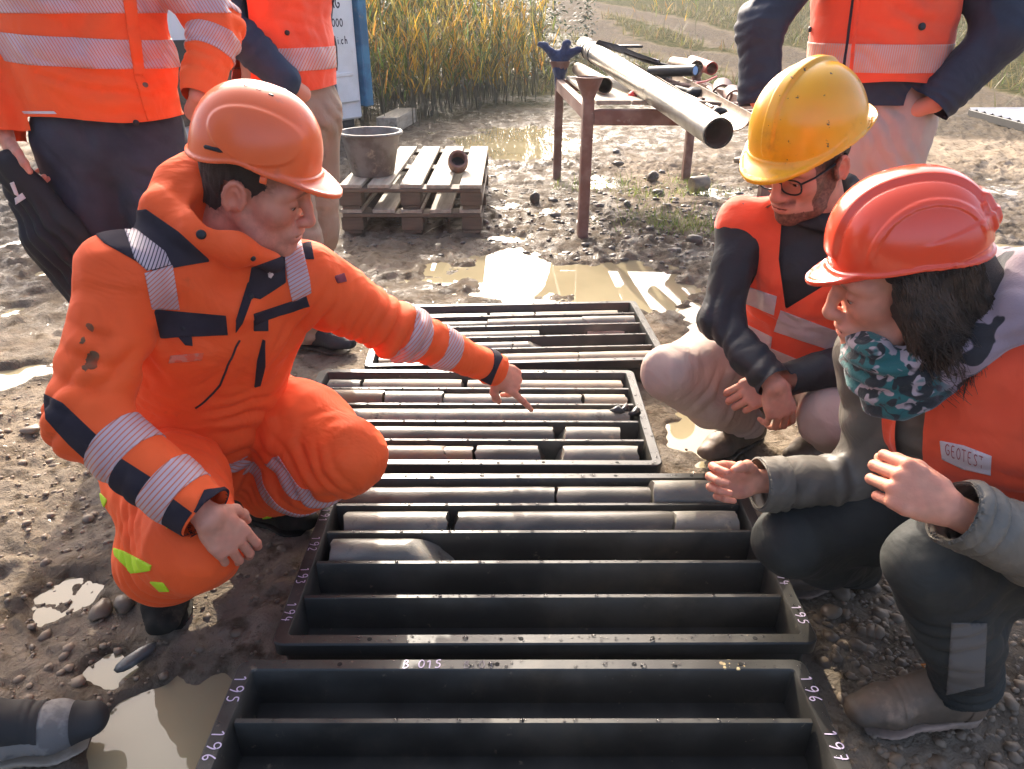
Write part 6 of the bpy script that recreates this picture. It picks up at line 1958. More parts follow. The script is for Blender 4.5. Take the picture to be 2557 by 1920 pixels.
# trousers
fo = None
f = box_sdf([lh, rh, lk, rk, la, ra, pel], .19, .0062)
f.econe(pel - upv * .04, pel + upv * .10, (.185, .165), (.165, .13), left, .05)
f.chain([lh, (lh + lk) / 2 + [0, 0, .012], lk], [.125, .112, .082], .05)
f.chain([lk, (lk + la) / 2 + [-.01, .01, -.01], la + [0, 0, .0]], [.086, .088, .066], .035)
f.chain([rh, (rh + rk) / 2 + [0, 0, .01], rk], [.128, .115, .088], .05)
f.chain([rk, (rk + ra) / 2 + [-.01, 0, -.01], ra + [0, 0, .0]], [.090, .095, .072], .035)
f.ell(pel - front * .07 - upv * .03, (.17, .15, .15), np.stack([left, front, upv], 1), .05)
fo = [(lh * .6 + lk * .4, (lk - lh) + [0, 0, .2], .06, .15, .009), (lk * .7 + la * .3, la - lk, .045, .14, .012), (la, la - lk, .03, .11, .011), (rk * .6 + ra * .4, ra - rk, .045, .15, .013), (ra, ra - rk, .03, .12, .012), (rh * .5 + rk * .5, rk - rh, .05, .15, .009), ((lh + rh) / 2 + front * .1, left, .05, .14, .012)]
fo = [(c_, a_, l_, s_, m_ * 1.8) for c_, a_, l_, s_, m_ in fo]
Tg = Garment(f, fo, .0045, seed=9)
tla, tra = along(lk, la), along(rk, ra)
Tg.trim(hem(lambda V: np.linalg.norm(la - lk) + .012 + .01 * noise3(V * 14, 1) - tla(V), (lh, lk, .16), (rk, ra, .14), (rh, rk, .16)), hem(lambda V: np.linalg.norm(ra - rk) - .012 + .012 * noise3(V * 14, 2) - tra(V), (rh, rk, .16), (lk, la, .14), (lh, lk, .16)))
tz = Tg.part('trousers', M_orange, A)
Tg.panel('reflective_band', M_reflect, tz, between(tla, .10, .155) + [lambda V: .125 - radial(lk, la)(V)], .0022, diag(7, 40))
Tg.panel('reflective_band', M_reflect, tz, between(tla, .215, .262) + [lambda V: .125 - radial(lk, la)(V)], .0022, diag(7, 40))
Tg.panel('lime_hem', M_lime, tz, between(tla, .365, .44) + [lambda V: .125 - radial(lk, la)(V)] + poly((540, 1130), (640, 1090), (650, 1160), (540, 1180)), .0024)
Tg.panel('lime_trim', M_lime, tz, poly((245, 1178), (268, 1190), (330, 1210), (325, 1232), (285, 1238), (250, 1200)) + [lambda V: 1.45 - V[:, 1]], .0030)
Tg.panel('lime_trim', M_lime, tz, poly((325, 1256), (352, 1258), (366, 1276), (345, 1276)) + [lambda V: 1.45 - V[:, 1]], .0026)
Tg.panel('lime_trim', M_lime, tz, poly((190, 1050), (205, 1052), (232, 1080), (225, 1098), (190, 1078)) + [lambda V: 1.45 - V[:, 1]], .0026)
Tg.panel('lime_trim', M_lime, tz, poly((362, 1122), (378, 1112), (376, 1130), (360, 1142)) + [lambda V: 1.45 - V[:, 1]], .0016)
Tg.panel('lime_trim', M_lime, tz, poly((640, 845), (700, 858), (735, 880), (730, 886), (655, 852)) + [lambda V: 1.45 - V[:, 1]], .0026)
# boots
shoe(G(338, 1290) + [.012, .125, -.004], (.22, -.95, -.02), 'boot', A, mats=(M_bootblk, M_bootblk, M_lace), L=.30, high=True)
shoe(np.array([-.76, 1.665, -.004]), (.93, -.36, 0), 'boot', A, mats=(M_bootblk, M_bootblk, M_lace), L=.27, high=True)
# body: head, neck, hands in one mesh
hx = nrm([.94, -.05, -.36]); HR = frame_xz(hx, (.33, -.06, 1))
hor = U(528, 418, 1.40) + [0.0, .078, 0]
pieces = [head(hor, HR, mouth=.0022)]
pieces.append(hand(+1, rw + nrm(rw - re) * .012, nrm(U(535, 1200, 1.10) - U(455, 1115, 1.075)), (.40, -.60, .65), [(12, 28, 15), (17, 30, 16), (22, 32, 17), (27, 34, 18)], thumb=(.75, .55, -.45, .2, .2), spread=.45, scale=.98, arm_to=re))
fdl = nrm(U(1172, 866, 1.89) - lw)
pieces.append(hand(-1, lw + nrm(lw - le) * .010, fdl, (.25, -.62, .6), [(4, 6, 4), (52, 30, 14), (60, 34, 16), (64, 34, 18)], thumb=(.62, .42, -.62, .25, .2), spread=.9, scale=1.02, arm_to=le))
ba = body_part(A, pieces, paths={'head': 0, 1: [rs, re], 2: [ls, le]})
hair_cap(hor, HR, A, .045, -.058)
eyes(hor, HR, A)
helmet(hor + HR @ np.array([-.004, 0, .004]), HR @ np.array(Matrix.Rotation(R(-3), 3, 'Y')), 'smooth', M_helm_o, A, .85, .060)
# ------------------------------------------------------------------ crouching man with yellow helmet
rs, ls = np.array([.598, 1.90, .752]), np.array([.885, 1.74, .71])
nb = np.array([.79, 1.86, .79])
re, rw = U(1556, 690, 1.80), U(1668, 822, 1.61)
le, lw = U(1905, 765, 1.62), U(1690, 822, 1.66)
pel = np.array([.88, 2.05, .32])
rh, lh = np.array([.78, 2.12, .33]), np.array([.98, 1.97, .33])
rk, lk = U(1448, 805, 1.80), U(1800, 905, 1.60)
ra, la = np.array([.735, 1.99, .10]), np.array([1.0, 1.93, .10])
left = nrm(ls - rs); upv = nrm(nb - pel); front = nrm(np.cross(left, upv))
B = person((.85, 1.95, 0), 'crouching bearded man in yellow helmet, glasses and orange vest over black jacket')
def torso(f, g, hem=.0):
    ch = (rs + ls) / 2 * .5 + nb * .5 - upv * .13
    wst = pel + upv * .13 + front * .03
    f.econe(wst, ch, (.175 + g, .135 + g), (.195 + g, .13 + g), left, .05)
    f.econe(ch, nb - upv * .03, (.155 + g, .105 + g), (.085 + g, .075 + g), left, .06)
    f.chain([rs, nb - upv * .035, ls], [.057 + g, .070 + g, .057 + g], .05)
    f.econe(pel + upv * .0, wst, (.165 + g, .15 + g), (.16 + g, .13 + g), left, .04)
    return ch, wst
f = box_sdf([rs, ls, re, rw, le, lw, pel, nb], .19, .0064)
ch, wst = torso(f, 0)
f.chain([rs, re, rw], [.060, .052, .042], .03)
f.chain([ls, le, lw], [.074, .060, .043], .03)
cc = nb + upv * .035 + front * .01
ring = [cc + left * .075 * math.cos(a) + front * .072 * math.sin(a) + upv * (.014 - .012 * math.sin(a)) for a in np.linspace(0, 2 * math.pi, 13)]
f.chain(ring, [.018] * 13, .018)
f.chain([cc + left * .03 + front * .085 - upv * .01, cc - left * .05 + front * .095 + upv * .0, cc - left * .085 + front * .06 + upv * .02], [.012, .012, .010], .012)
f.ell(cc + upv * .07, (.062, .064, .09), np.stack([left, front, upv], 1), .01, 's')
fo = [(re, rw - re + [.1, 0, .1], .045, .13, .012), ((rs + re) / 2, re - rs + [.15, 0, 0], .07, .13, .009), (rw, rw - re, .035, .10, .009), (le, lw - le, .04, .12, .010), (lw, lw - le, .028, .10, .008), (wst, upv, .05, .2, .008)]
J = Garment(f, fo, .005, seed=13)
tr_, tl_ = along(re, rw), along(le, lw); Lr, Ll = np.linalg.norm(rw - re), np.linalg.norm(lw - le)
J.trim(cuff(re, rw, .008, .062), cuff(le, lw, .008, .062))
jk = J.part('jacket', M_blackjk, B)
# vest
f = box_sdf([rs, ls, pel, nb], .24, .0064)
torso(f, .012)
fo = [(ch + front * .12, left + upv * .5, .07, .2, .013), (wst + front * .12, upv + left * .3, .05, .2, .012), (ch - left * .08 + front * .1, left, .05, .15, .008)]
Ve = Garment(f, fo, .005, seed=17)
armhole = lambda c, e: (lambda V: np.maximum(np.linalg.norm((V - c) - np.outer((V - c) @ nrm(e - c), nrm(e - c)), axis=1) - .064, -.012 - (V - c) @ nrm(e - c)))
Ve.trim(lambda V: armhole(rs, re)(V), lambda V: armhole(ls, le)(V), lambda V: (V - pel) @ upv - .03 - .02 * noise3(V * 5, 1),
        *outside(poly((1692, 430), (1775, 500), (1840, 560), (1775, 620), (1697, 668), (1682, 560))), *outside([lambda V: (V - nb) @ upv + .012, lambda V: .095 - np.linalg.norm((V - nb) - np.outer((V - nb) @ upv, upv), axis=1)]))
vest = Ve.part('vest', M_vest, B)
tb = lambda V: (V - pel) @ upv
frontside = lambda V: (V - ch) @ front + .05
Ve.panel('reflective_band', M_reflect_plain, vest, poly((1686, 670), (1860, 735), (1855, 776), (1672, 715)) + [frontside], .0026)
Ve.panel('reflective_band', M_reflect_plain, vest, poly((1606, 616), (1678, 640), (1672, 680), (1600, 650)) + [frontside], .0026)
Ve.panel('reflective_band', M_reflect_plain, vest, poly((1665, 752), (1780, 800), (1740, 812), (1680, 795)) + [frontside], .0026)
Ve.panel('reflective_band', M_reflect_plain, vest, poly((1612, 700), (1668, 728), (1664, 760), (1616, 722)) + [frontside], .0026)
# trousers
f = box_sdf([rh, lh, rk, lk, ra, la, pel], .18, .0064)
f.econe(pel - upv * .03, pel + upv * .10, (.165, .15), (.15, .12), left, .05)
f.chain([rh, (rh + rk) / 2, rk], [.112, .096, .072], .05); f.chain([rk, (rk + ra) / 2 - [0, 0, .012], ra], [.074, .070, .050], .03)
f.chain([lh, (lh + lk) / 2, lk], [.112, .100, .076], .05); f.chain([lk, (lk + la) / 2, la], [.078, .072, .052], .03)
fo = [(rk * .6 + ra * .4 + [0, 0, .02], ra - rk + [0, .1, .1], .05, .12, .010), (rk, rk - rh, .05, .1, .003), (ra, ra - rk, .03, .1, .010), (lk * .7 + la * .3, la - lk, .035, .12, .010), ((lh + lk) / 2, lk - lh, .05, .14, .008)]
fo = [(c_, a_, l_, s_, m_ * 1.7) for c_, a_, l_, s_, m_ in fo]
Tg = Garment(f, fo, .005, seed=19)
tra, tla = along(rk, ra), along(lk, la)
Tg.trim(lambda V: np.where(radial(rk, ra)(V) < .1, np.linalg.norm(ra - rk) + .03 - tra(V), 1), lambda V: np.where(radial(lk, la)(V) < .1, np.linalg.norm(la - lk) + .03 - tla(V), 1))
tz = Tg.part('trousers', M_beige, B)
# hiking boots
shoe(np.array([.80, 2.06, -.003]), (-.80, -.55, 0), 'boot', B, mats=(M_bootbrn, M_sole, M_lace), L=.29)
shoe(np.array([1.08, 2.02, -.003]), (-.72, -.35, 0), 'boot', B, mats=(M_bootbrn, M_sole, M_lace), L=.29)
# body
hx = nrm([-.78, -.54, -.38]); HR = frame_xz(hx, (-.32, -.26, 1))
ear = U(1812, 364, 1.72)
hor = ear - HR @ np.array([-.01, .078, -.008])
pieces = [head(hor, HR, beard=True)]
pieces.append(hand(+1, rw + nrm(rw - re) * .012, nrm(U(1690, 930, 1.60) - rw), (.15, -.85, .25), [(22, 30, 20), (26, 34, 20), (30, 36, 20), (34, 38, 22)], thumb=(.7, .5, -.5, .3, .3), spread=.4, arm_to=re))
pieces.append(hand(-1, lw + nrm(lw - le) * .012, nrm(U(1590, 868, 1.67) - lw), (-.1, -.75, .6), [(30, 45, 25), (34, 45, 25), (38, 48, 25), (40, 48, 25)], thumb=(.75, .3, -.6, .3, .3), spread=.4, arm_to=le))
body_part(B, pieces, (.98, .96, .95), {'head': 0, 1: [rs, re], 2: [ls, le]})
hair_cap(hor, HR, B, .045, -.050)
eyes(hor, HR, B)
helmet(hor + HR @ np.array([-.004, 0, .0]), HR, 'yellow', M_helm_y, B, .97, .070)
# glasses
M_glass = mat('lens_glass', (.9, .9, .9), .03, trans=1.0, ior=1.1, alpha=.35)
M_frame = mat('glasses_frame', (.012, .011, .012), .3)
gl = None
def hp(p): return HR @ np.array(p) + hor
mb = MB()
for s in (-1, 1):
    a = np.linspace(0, 2 * math.pi, 25)
    pts = [hp((.1035 - .006 * (abs(math.cos(t)) if math.cos(t) * s > 0 else 0), s * .035 + .025 * np.sign(math.cos(t)) * abs(math.cos(t)) ** .7, -.004 + .0185 * np.sign(math.sin(t)) * abs(math.sin(t)) ** .7)) for t in a]
    mb.tube(pts, .0022, 6)
    mb.tube([hp((.0975, s * .059, .006)), hp((.07, s * .074, .010)), hp((.0, s * .082, .012)), hp((-.02, s * .082, .004))], .0024, 6)
mb.tube([hp((.105, -.011, .002)), hp((.110, 0, .005)), hp((.105, .011, .002))], .002, 6)
gl = mb.build('glasses', M_frame, B, True)
for s in (-1, 1):
    V = [hp((.1035 - .006 * (abs(math.cos(t)) if math.cos(t) * s > 0 else 0), s * .035 + .0245 * np.sign(math.cos(t)) * abs(math.cos(t)) ** .7, -.004 + .018 * np.sign(math.sin(t)) * abs(math.sin(t)) ** .7)) for t in a[:-1]]
    part('lens', np.array(V), [tuple(range(24))], M_glass, gl, False)
# ------------------------------------------------------------------ crouching woman with red-orange helmet
ls, rs = np.array([.935, 1.03, .69]), np.array([.69, 1.27, .665])
nb = np.array([.785, 1.17, .745])
le, lw = np.array([.905, .845, .475]), U(2062, 1105, .84)
re, rw = U(1890, 1035, 1.27), U(1640, 1040, 1.24)
pel = np.array([.97, 1.20, .32])
lh, rh = np.array([.98, 1.09, .34]), np.array([.95, 1.31, .34])
lk, rk = U(2005, 1215, .93), U(1712, 1165, 1.21)
la, ra = np.array([.865, .985, .09]), np.array([.80, 1.33, .10])
left = nrm(ls - rs); upv = nrm(nb - pel); front = nrm(np.cross(left, upv))
C = person((.85, 1.1, 0), 'crouching dark-haired woman in red-orange helmet, patterned scarf and vest reading GEOTEST')
def torso(f, g):
    ch = (rs + ls) / 2 * .5 + nb * .5 - upv * .13
    wst = pel + upv * .12
    f.econe(wst, ch, (.150 + g, .115 + g), (.165 + g, .115 + g), left, .05)
    f.econe(ch, nb - upv * .03, (.145 + g, .10 + g), (.075 + g, .07 + g), left, .06)
    f.chain([rs, nb - upv * .04, ls], [.060 + g, .066 + g, .060 + g], .05)
    f.econe(pel - upv * .05, wst, (.17 + g, .15 + g), (.15 + g, .12 + g), left, .04)
    return ch, wst
f = box_sdf([rs, ls, re, rw, le, lw, pel, nb], .19, .0062)
ch, wst = torso(f, 0)
f.chain([ls, le, lw], [.074, .066, .046], .03)
f.chain([rs, re, rw], [.072, .062, .050], .03)
fo = [(re, rw - re, .04, .12, .010), ((re + rw) / 2 + [0, 0, .03], rw - re + [0, .1, .12], .055, .12, .012), (rw, rw - re, .022, .08, .007), (lw, lw - le, .025, .09, .008), (le, lw - le, .04, .13, .011), (wst, upv, .05, .2, .009)]
fo = [(c_, a_, l_, s_, m_ * 2.3) for c_, a_, l_, s_, m_ in fo]
J = Garment(f, fo, .005, seed=23)
tr_, tl_ = along(re, rw), along(le, lw); Lr, Ll = np.linalg.norm(rw - re), np.linalg.norm(lw - le)
J.trim(cuff(re, rw, .004, .075), cuff(le, lw, .004, .075))
jk = J.part('jacket', M_greyjk, C)
J.panel('cuff', M_greyjk, jk, between(tr_, Lr - .050, Lr + .001) + [lambda V: .078 - radial(re, rw)(V)], .0045)
J.panel('cuff', M_greyjk, jk, between(tl_, Ll - .045, Ll + .001) + [lambda V: .078 - radial(le, lw)(V)], .0045)
# vest
f = box_sdf([rs, ls, pel, nb], .24, .0062)
torso(f, .014)
fo = [(ch + left * .1, upv + front * .5, .06, .2, .008), (wst + left * .1, upv, .05, .2, .010), (rs + front * .06 - upv * .1, front + left, .03, .12, .010)]
Ve = Garment(f, fo, .004, seed=27)
armh = lambda c, e, r: (lambda V: np.maximum(np.linalg.norm((V - c) - np.outer((V - c) @ nrm(e - c), nrm(e - c)), axis=1) - r, .03 - (V - c) @ nrm(e - c)))
Ve.trim(armh(rs, re, .075), armh(ls, le, .078), lambda V: (V - pel) @ upv - .015 - .02 * noise3(V * 5, 1), *outside([lambda V: (V - nb) @ upv + .02, lambda V: .085 - np.linalg.norm((V - nb) - np.outer((V - nb) @ upv, upv), axis=1)]),
        *outside([lambda V: (V - ch) @ front - .03, lambda V: .026 - np.abs((V - ch) @ left + .075 + .10 * ((V - ch) @ upv))]))
vest = Ve.part('vest', M_vest, C)
pt = [(2032, 952), (2082, 962), (2142, 985), (2140, 1026), (2080, 1012), (2036, 990)]
M_patch = mat('name_patch', (.74, .62, .60), .6)
facing = lambda V: (V - ch) @ nrm([-.3, -1, .2]) - .02
lab = Ve.panel('name_patch', M_patch, vest, poly(*pt) + [facing], .0030)
# lettering laid on the patch
SX, SY = screen(Ve.V); okm = Ve.N @ nrm(np.array([.75, 1.05, -.45])) < -.15
def on_vest(px, py, off=.0042):
    d2 = (SX - px) ** 2 + (SY - py) ** 2 + 1e6 * (~okm); i = np.argsort(d2)[:6]; i = i[np.argsort(Ve.V[i, 1])[:3]]
    w = 1 / (d2[i] + 4); w /= w.sum(); nn = nrm((Ve.N[i] * w[:, None]).sum(0))
    p = (Ve.V[i] * w[:, None]).sum(0)
    r = _ray(px, py); o_ = np.array([0, 0, CAM_H]); t = ((p - o_) @ nn) / (r @ nn)
    return o_ + r * t + nn * off
V2, F2 = writing('GEOTEST', (0, 0, 0), (1, 0, 0), (0, 1, 0), 1.0, .10, 0.0, .80, seed=2)
wd = V2[:, 0].max()
P = []
for v in V2:
    u = v[0] / wd; px = 2044 + 80 * u; base = 977 + 30 * u; P.append(on_vest(px, base - 24 * v[1] + 2))
part('lettering', np.array(P), F2, mat('red_lettering', (.42, .10, .09), .6), vest, False)
# trousers
f = box_sdf([rh, lh, rk, lk, ra, la, pel], .18, .0064)
f.econe(pel - upv * .04, pel + upv * .08, (.165, .155), (.15, .12), left, .05)
f.chain([lh, (lh + lk) / 2, lk], [.115, .095, .066], .05); f.chain([lk, (lk + la) / 2 + [.015, 0, 0], la + [0, 0, .01]], [.066, .066, .056], .03)
f.chain([rh, (rh + rk) / 2, rk], [.115, .098, .070], .05); f.chain([rk, (rk + ra) / 2, ra], [.072, .068, .055], .03)
fo = [(lk * .6 + la * .4 + [.04, 0, 0], la - lk, .05, .13, .007), (la, la - lk, .03, .1, .010), ((lh + lk) / 2, lk - lh, .05, .13, .006)]
fo = [(c_, a_, l_, s_, m_ * 1.7) for c_, a_, l_, s_, m_ in fo]
Tg = Garment(f, fo, .004, seed=29)
tla, tra = along(lk, la), along(rk, ra)
Tg.trim(lambda V: np.where(radial(lk, la)(V) < .09, np.linalg.norm(la - lk) - .025 - tla(V), 1), lambda V: np.where(radial(rk, ra)(V) < .1, np.linalg.norm(ra - rk) + .03 - tra(V), 1))
tz = Tg.part('trousers', M_blackpant, C)
M_legpatch = mat('taupe_patch', (.13, .115, .10), .8, bump=.3, bs=300, bd=.0006)
Tg.panel('calf_panel', M_legpatch, tz, poly((2055, 1345), (2130, 1345), (2125, 1480), (2045, 1500)) , .0024)
shoe(np.array([.915, 1.005, -.003]), (-.995, -.06, 0), 'boot', C, mats=(M_bootbrn, M_sole_tan, M_lace_o), L=.285)
shoe(np.array([.88, 1.40, -.003]), (-.95, -.15, 0), 'boot', C, mats=(M_bootbrn, M_sole_tan, M_lace_o), L=.285)
# body
hx = nrm([-.96, .16, -.27]); HR = frame_xz(hx, (-.27, .05, 1))
hor = U(1992, 642, 1.12) + [0, .078, 0]
pieces = [head(hor, HR, female=True, neck_r=.048)]
pieces.append(hand(-1, lw + nrm(lw - le) * .010, nrm(U(1965, 1055, .86) - lw), (-.15, -.80, .45), [(62, 88, 45), (66, 90, 45), (70, 90, 48), (72, 90, 48)], thumb=(.8, .25, -.5, .4, .4), spread=.2, scale=.94, arm_to=le))
pieces.append(hand(+1, rw + nrm(rw - re) * .010, nrm(U(1560, 1035, 1.22) - rw), (-.15, .72, -.25), [(28, 55, 30), (32, 58, 30), (36, 62, 32), (40, 64, 34)], thumb=(.75, .35, -.62, .3, .3), spread=.3, scale=.94, arm_to=re))
body_part(C, pieces, (1.02, 1.0, .98), {'head': 0, 1: [ls, le], 2: [rs, re]})
eyes(hor, HR, C)
helmet(hor + HR @ np.array([-.010, 0, .004]), HR @ np.array(Matrix.Rotation(R(2), 3, 'Y')), 'ridged', M_helm_r, C, .835, .055)
M_hair_str = mat('hair_strand', (.040, .026, .018), .45, (.085, .052, .034), 40, .4, .6)
# hair: dark mass with strands falling behind the ear to the collar
hb = SDF((-.20, -.13, -.24), (.10, .13, .13), .0045)
hb.ell((-.020, 0, .030), (.106, .090, .090))
hb.chain([(-.05, 0, .0), (-.085, 0, -.07), (-.085, 0, -.13), (-.07, .0, -.17)], [.085, .080, .064, .045], .04)
for s in (-1, 1): hb.chain([(.012, s * .072, .03), (-.012, s * .084, -.04), (-.034, s * .092, -.10), (-.05, s * .085, -.15)], [.026, .030, .032, .022], .03)
V, Q = hb.mesh(); V = smooth_mesh(V, Q, 1); N = normals(V, Q); T = tris(Q)
V, T, N = clip(V, T, N, np.where(V[:, 2] > .035, .042 - V[:, 0], np.where(np.abs(V[:, 1]) > .02, .034 - V[:, 0], -V[:, 0])) + .004 * noise3(V * 60, 3))
hair = part('hair', V @ HR.T + hor, T, M_hair_dark, C)
rn = np.random.default_rng(8)
HD = hb.D; HG = np.stack(np.gradient(HD, hb.h), -1)
def to_surface(P, off):
    for _ in range(4):
        I = np.clip(np.round((P - hb.lo) / hb.h).astype(int), 1, np.array(HD.shape) - 2)
        d = HD[I[:, 0], I[:, 1], I[:, 2]]; g = HG[I[:, 0], I[:, 1], I[:, 2]]; g = g / (np.linalg.norm(g, axis=1)[:, None] + 1e-6)
        P = P - g * np.clip(d - off, -.03, .03)[:, None]
    return P
mb = MB()
for q in range(1500):
    s = 1 if rn.random() < .8 else -1
    a = rn.random()
    p0 = np.array([.036 - .15 * a, s * .10, .030 + rn.normal(0, .010)])
    ph, wv, ln = rn.uniform(0, 6.28), rn.uniform(.002, .008), rn.uniform(.10, .21)
    u = np.linspace(0, 1, 8)
    P = np.stack([p0[0] - (.035 - .03 * a) * u - .02 * u * u + wv * np.sin(u * 7 + ph), np.full(8, p0[1]), p0[2] - ln * u], 1)
    P = to_surface(P, .0015 + .003 * rn.random()) + rn.normal(0, .0008, (8, 3)) + np.outer(u ** 3, rn.normal(0, .010, 3))
    mb.tube(P @ HR.T + hor, np.array([.0010, .0011, .0011, .0010, .0009, .0008, .0006, .0003]), 3, False)
o = mb.build('hair_strands', M_hair_str, hair, True); o['kind'] = 'stuff'
# scarf: fleece loop, teal, black and pale blotches
def scarf_mat():
    m = mat('patterned_scarf', (.55, .40, .42), .9, sheen=.3, bump=.5, bs=220, bd=.002)
    N, L = m.node_tree.nodes, m.node_tree.links; b = N['Principled BSDF']
    tc = N.new('ShaderNodeTexCoord')
    at = N.new('ShaderNodeAttribute'); at.attribute_name = 'side'
    def vor(s, a, c, sd):
        n = N.new('ShaderNodeTexNoise'); n.inputs['Scale'].default_value = s; n.inputs['Detail'].default_value = 1.5; n.inputs['Distortion'].default_value = .8
        mp = N.new('ShaderNodeMapping'); mp.inputs['Location'].default_value = (sd, sd * .7, 0); L.new(tc.outputs['Object'], mp.inputs[0]); L.new(mp.outputs[0], n.inputs['Vector'])
        r = N.new('ShaderNodeMapRange'); r.inputs['From Min'].default_value = a; r.inputs['From Max'].default_value = c; L.new(n.outputs['Fac'], r.inputs['Value']); return r.outputs[0]
    def mix(f, a, c):
        x = N.new('ShaderNodeMix'); x.data_type = 'RGBA'; L.new(f, x.inputs[0])
        for k, v in ((6, a), (7, c)):
            if isinstance(v, tuple): x.inputs[k].default_value = (*v, 1)
            else: L.new(v, x.inputs[k])
        return x.outputs[2]
    pink = mix(vor(19, .53, .56, 0), (.29, .215, .24), (.022, .02, .022))
    teal = mix(vor(30, .44, .48, 3), (.38, .30, .30), (.02, .115, .11))
    teal = mix(vor(38, .52, .56, 6), teal, (.02, .022, .022))
    L.new(mix(at.outputs['Fac'], pink, teal), b.inputs['Base Color'])
    return m
sc = np.array([.672, 1.165, .738])
f = SDF(sc - [.24, .22, .20], sc + [.24, .22, .22], .0055)
for k, (rr, hh, rad) in enumerate(((.074, -.028, .028), (.068, .002, .027), (.062, .030, .024))):
    a = np.linspace(0, 2 * math.pi, 15)
    rg = [sc + left * rr * math.cos(t) + front * rr * 1.05 * math.sin(t) + upv * (hh - .030 * math.sin(t) + .012 * math.sin(3 * t + k)) for t in a]
    f.chain(rg, [rad] * 15, .018)
f.chain([(.735, 1.075, .755), (.80, 1.09, .82), (.85, 1.15, .865), (.85, 1.24, .85)], [.030, .038, .040, .034], .03)
f.ell(sc + upv * .10 + front * .0, (.050, .052, .10), np.stack([left, front, upv], 1), .01, 's')
Sg = Garment(f, [(sc + left * .1, upv + front * .3, .03, .2, .009), (sc + front * .1, upv, .028, .16, .009)], .005, seed=31)
Sg.part('scarf', scarf_mat(), C, {'side': lambda V: sstep(-.02, .03, .70 - V[:, 0] - .25 * (V[:, 2] - .74))})
# ------------------------------------------------------------------ standing people
def stand_legs(parent, hipc, leftv, fr, footL, footR, m, seed, hw=.095, rads=(.105, .085, .062), crotch=.80, hem=.09, kneeL=None, kneeR=None):
    hL, hR = hipc + leftv * hw, hipc - leftv * hw
    kL = kneeL if kneeL is not None else (hL * .5 + footL * .5) + fr * .03
    kR = kneeR if kneeR is not None else (hR * .5 + footR * .5) + fr * .03
    f = box_sdf([hL, hR, kL, kR, footL, footR, hipc + [0, 0, .15]], .17, .0078)
    f.econe(hipc + [0, 0, .14], hipc - [0, 0, .02], (.165, .115), (.175, .125), leftv, .05)
    f.chain([hL, kL, footL + [0, 0, hem]], rads, .04); f.chain([hR, kR, footR + [0, 0, hem]], rads, .04)
    fo = [(kL, kL - footL, .05, .16, .008), (kR, kR - footR, .05, .16, .008), (footL + [0, 0, hem + .05], (0, 0, 1), .035, .13, .012), (footR + [0, 0, hem + .05], (0, 0, 1), .035, .13, .012), (hipc + fr * .1 - [0, 0, .1], leftv + np.array([0, 0, .8]), .05, .14, .010), (hL, (0, 0, 1), .05, .12, .006)]
    fo = [(c_, a_, l_, s_, m_ * 1.7) for c_, a_, l_, s_, m_ in fo]
    g = Garment(f, fo, .005, seed=seed)
    zmin = min(footL[2], footR[2]) + hem - .05
    g.trim(lambda V: V[:, 2] - zmin, lambda V: hipc[2] + .16 - V[:, 2])
    return g, g.part('trousers', m, parent)
def stand_torso(hipc, neck, leftv, g=0.0, w=(.165, .19), d=(.120, .125), pts=(), h=.0078, low=.0):
    f = box_sdf([hipc - [0, 0, low], neck, *pts], .25, h)
    ch = neck - [0, 0, .20]
    f.econe(hipc + [0, 0, -low], hipc + [0, 0, .2], (w[0] + .012 + g, d[0] + .012 + g), (w[0] + g, d[0] + g), leftv, .05)
    f.econe(hipc + [0, 0, .2], ch, (w[0] + g, d[0] + g), (w[1] + g, d[1] + g), leftv, .06)
    f.econe(ch, neck - [0, 0, .03], (w[1] * .9 + g, d[1] * .85 + g), (.08 + g, .07 + g), leftv, .06)
    f.chain([neck - [0, 0, .06] + leftv * .19, neck - [0, 0, .03], neck - [0, 0, .06] - leftv * .19], [.065 + g, .07 + g, .065 + g], .05)
    return f
def plain_head(neck, fr, parent, pieces, tone=(1, 1, 1)):
    HR = frame_xz(fr + np.array([0, 0, -.25]), (0, 0, 1)); org = neck + np.array([0, 0, .17]) + fr * .03
    pieces.append(head(org, HR)); hair_cap(org, HR, parent, .05, -.05); eyes(org, HR, parent)

# --- man at the left in orange jacket and dark jeans
fr = nrm([.18, -1, 0]); lv = np.array([-fr[1], fr[0], 0])
hip = np.array([-1.16, 2.22, .93]); neck = hip + [0, .0, .58]
D = person((-1.16, 2.22, 0), 'standing man at left in orange hi-vis jacket and dark jeans')
fL, fR = np.array([-1.02, 2.24, 0]), np.array([-1.30, 2.26, 0])
Tg, tz = stand_legs(D, hip, lv, fr, fL, fR, M_jeans, 41, rads=(.112, .092, .072))
sL, sR = neck + lv * .20 - [0, 0, .07], neck - lv * .20 - [0, 0, .07]
eL, wL = U(470, 60, 2.24), U(432, 205, 2.12)
eR, wR = np.array([-1.43, 2.20, 1.18]), U(10, 285, 2.10)
f = stand_torso(hip, neck, lv, .018, pts=(eL, wL, eR, wR), low=.0, w=(.185, .20), d=(.135, .135))
f.chain([sL, eL, wL], [.082, .066, .052], .03); f.chain([sR, eR, wR], [.082, .066, .054], .03)
f.chain([neck + lv * .07, neck + fr * .07, neck - lv * .07, neck - fr * .07, neck + lv * .07], [.03] * 5, .02)
fo = [(hip + fr * .1 + [0, 0, .1], (.3, 0, 1), .06, .2, .008), (eR, wR - eR, .04, .13, .011), (eL, wL - eL, .04, .13, .011), (hip + fr * .12 + lv * .1 + [0, 0, .2], (.6, 0, 1), .07, .2, .008)]
fo = [(c_, a_, l_, s_, m_ * 1.8) for c_, a_, l_, s_, m_ in fo]
J = Garment(f, fo, .006, seed=43)
tRR, tLL = along(eR, wR), along(eL, wL)
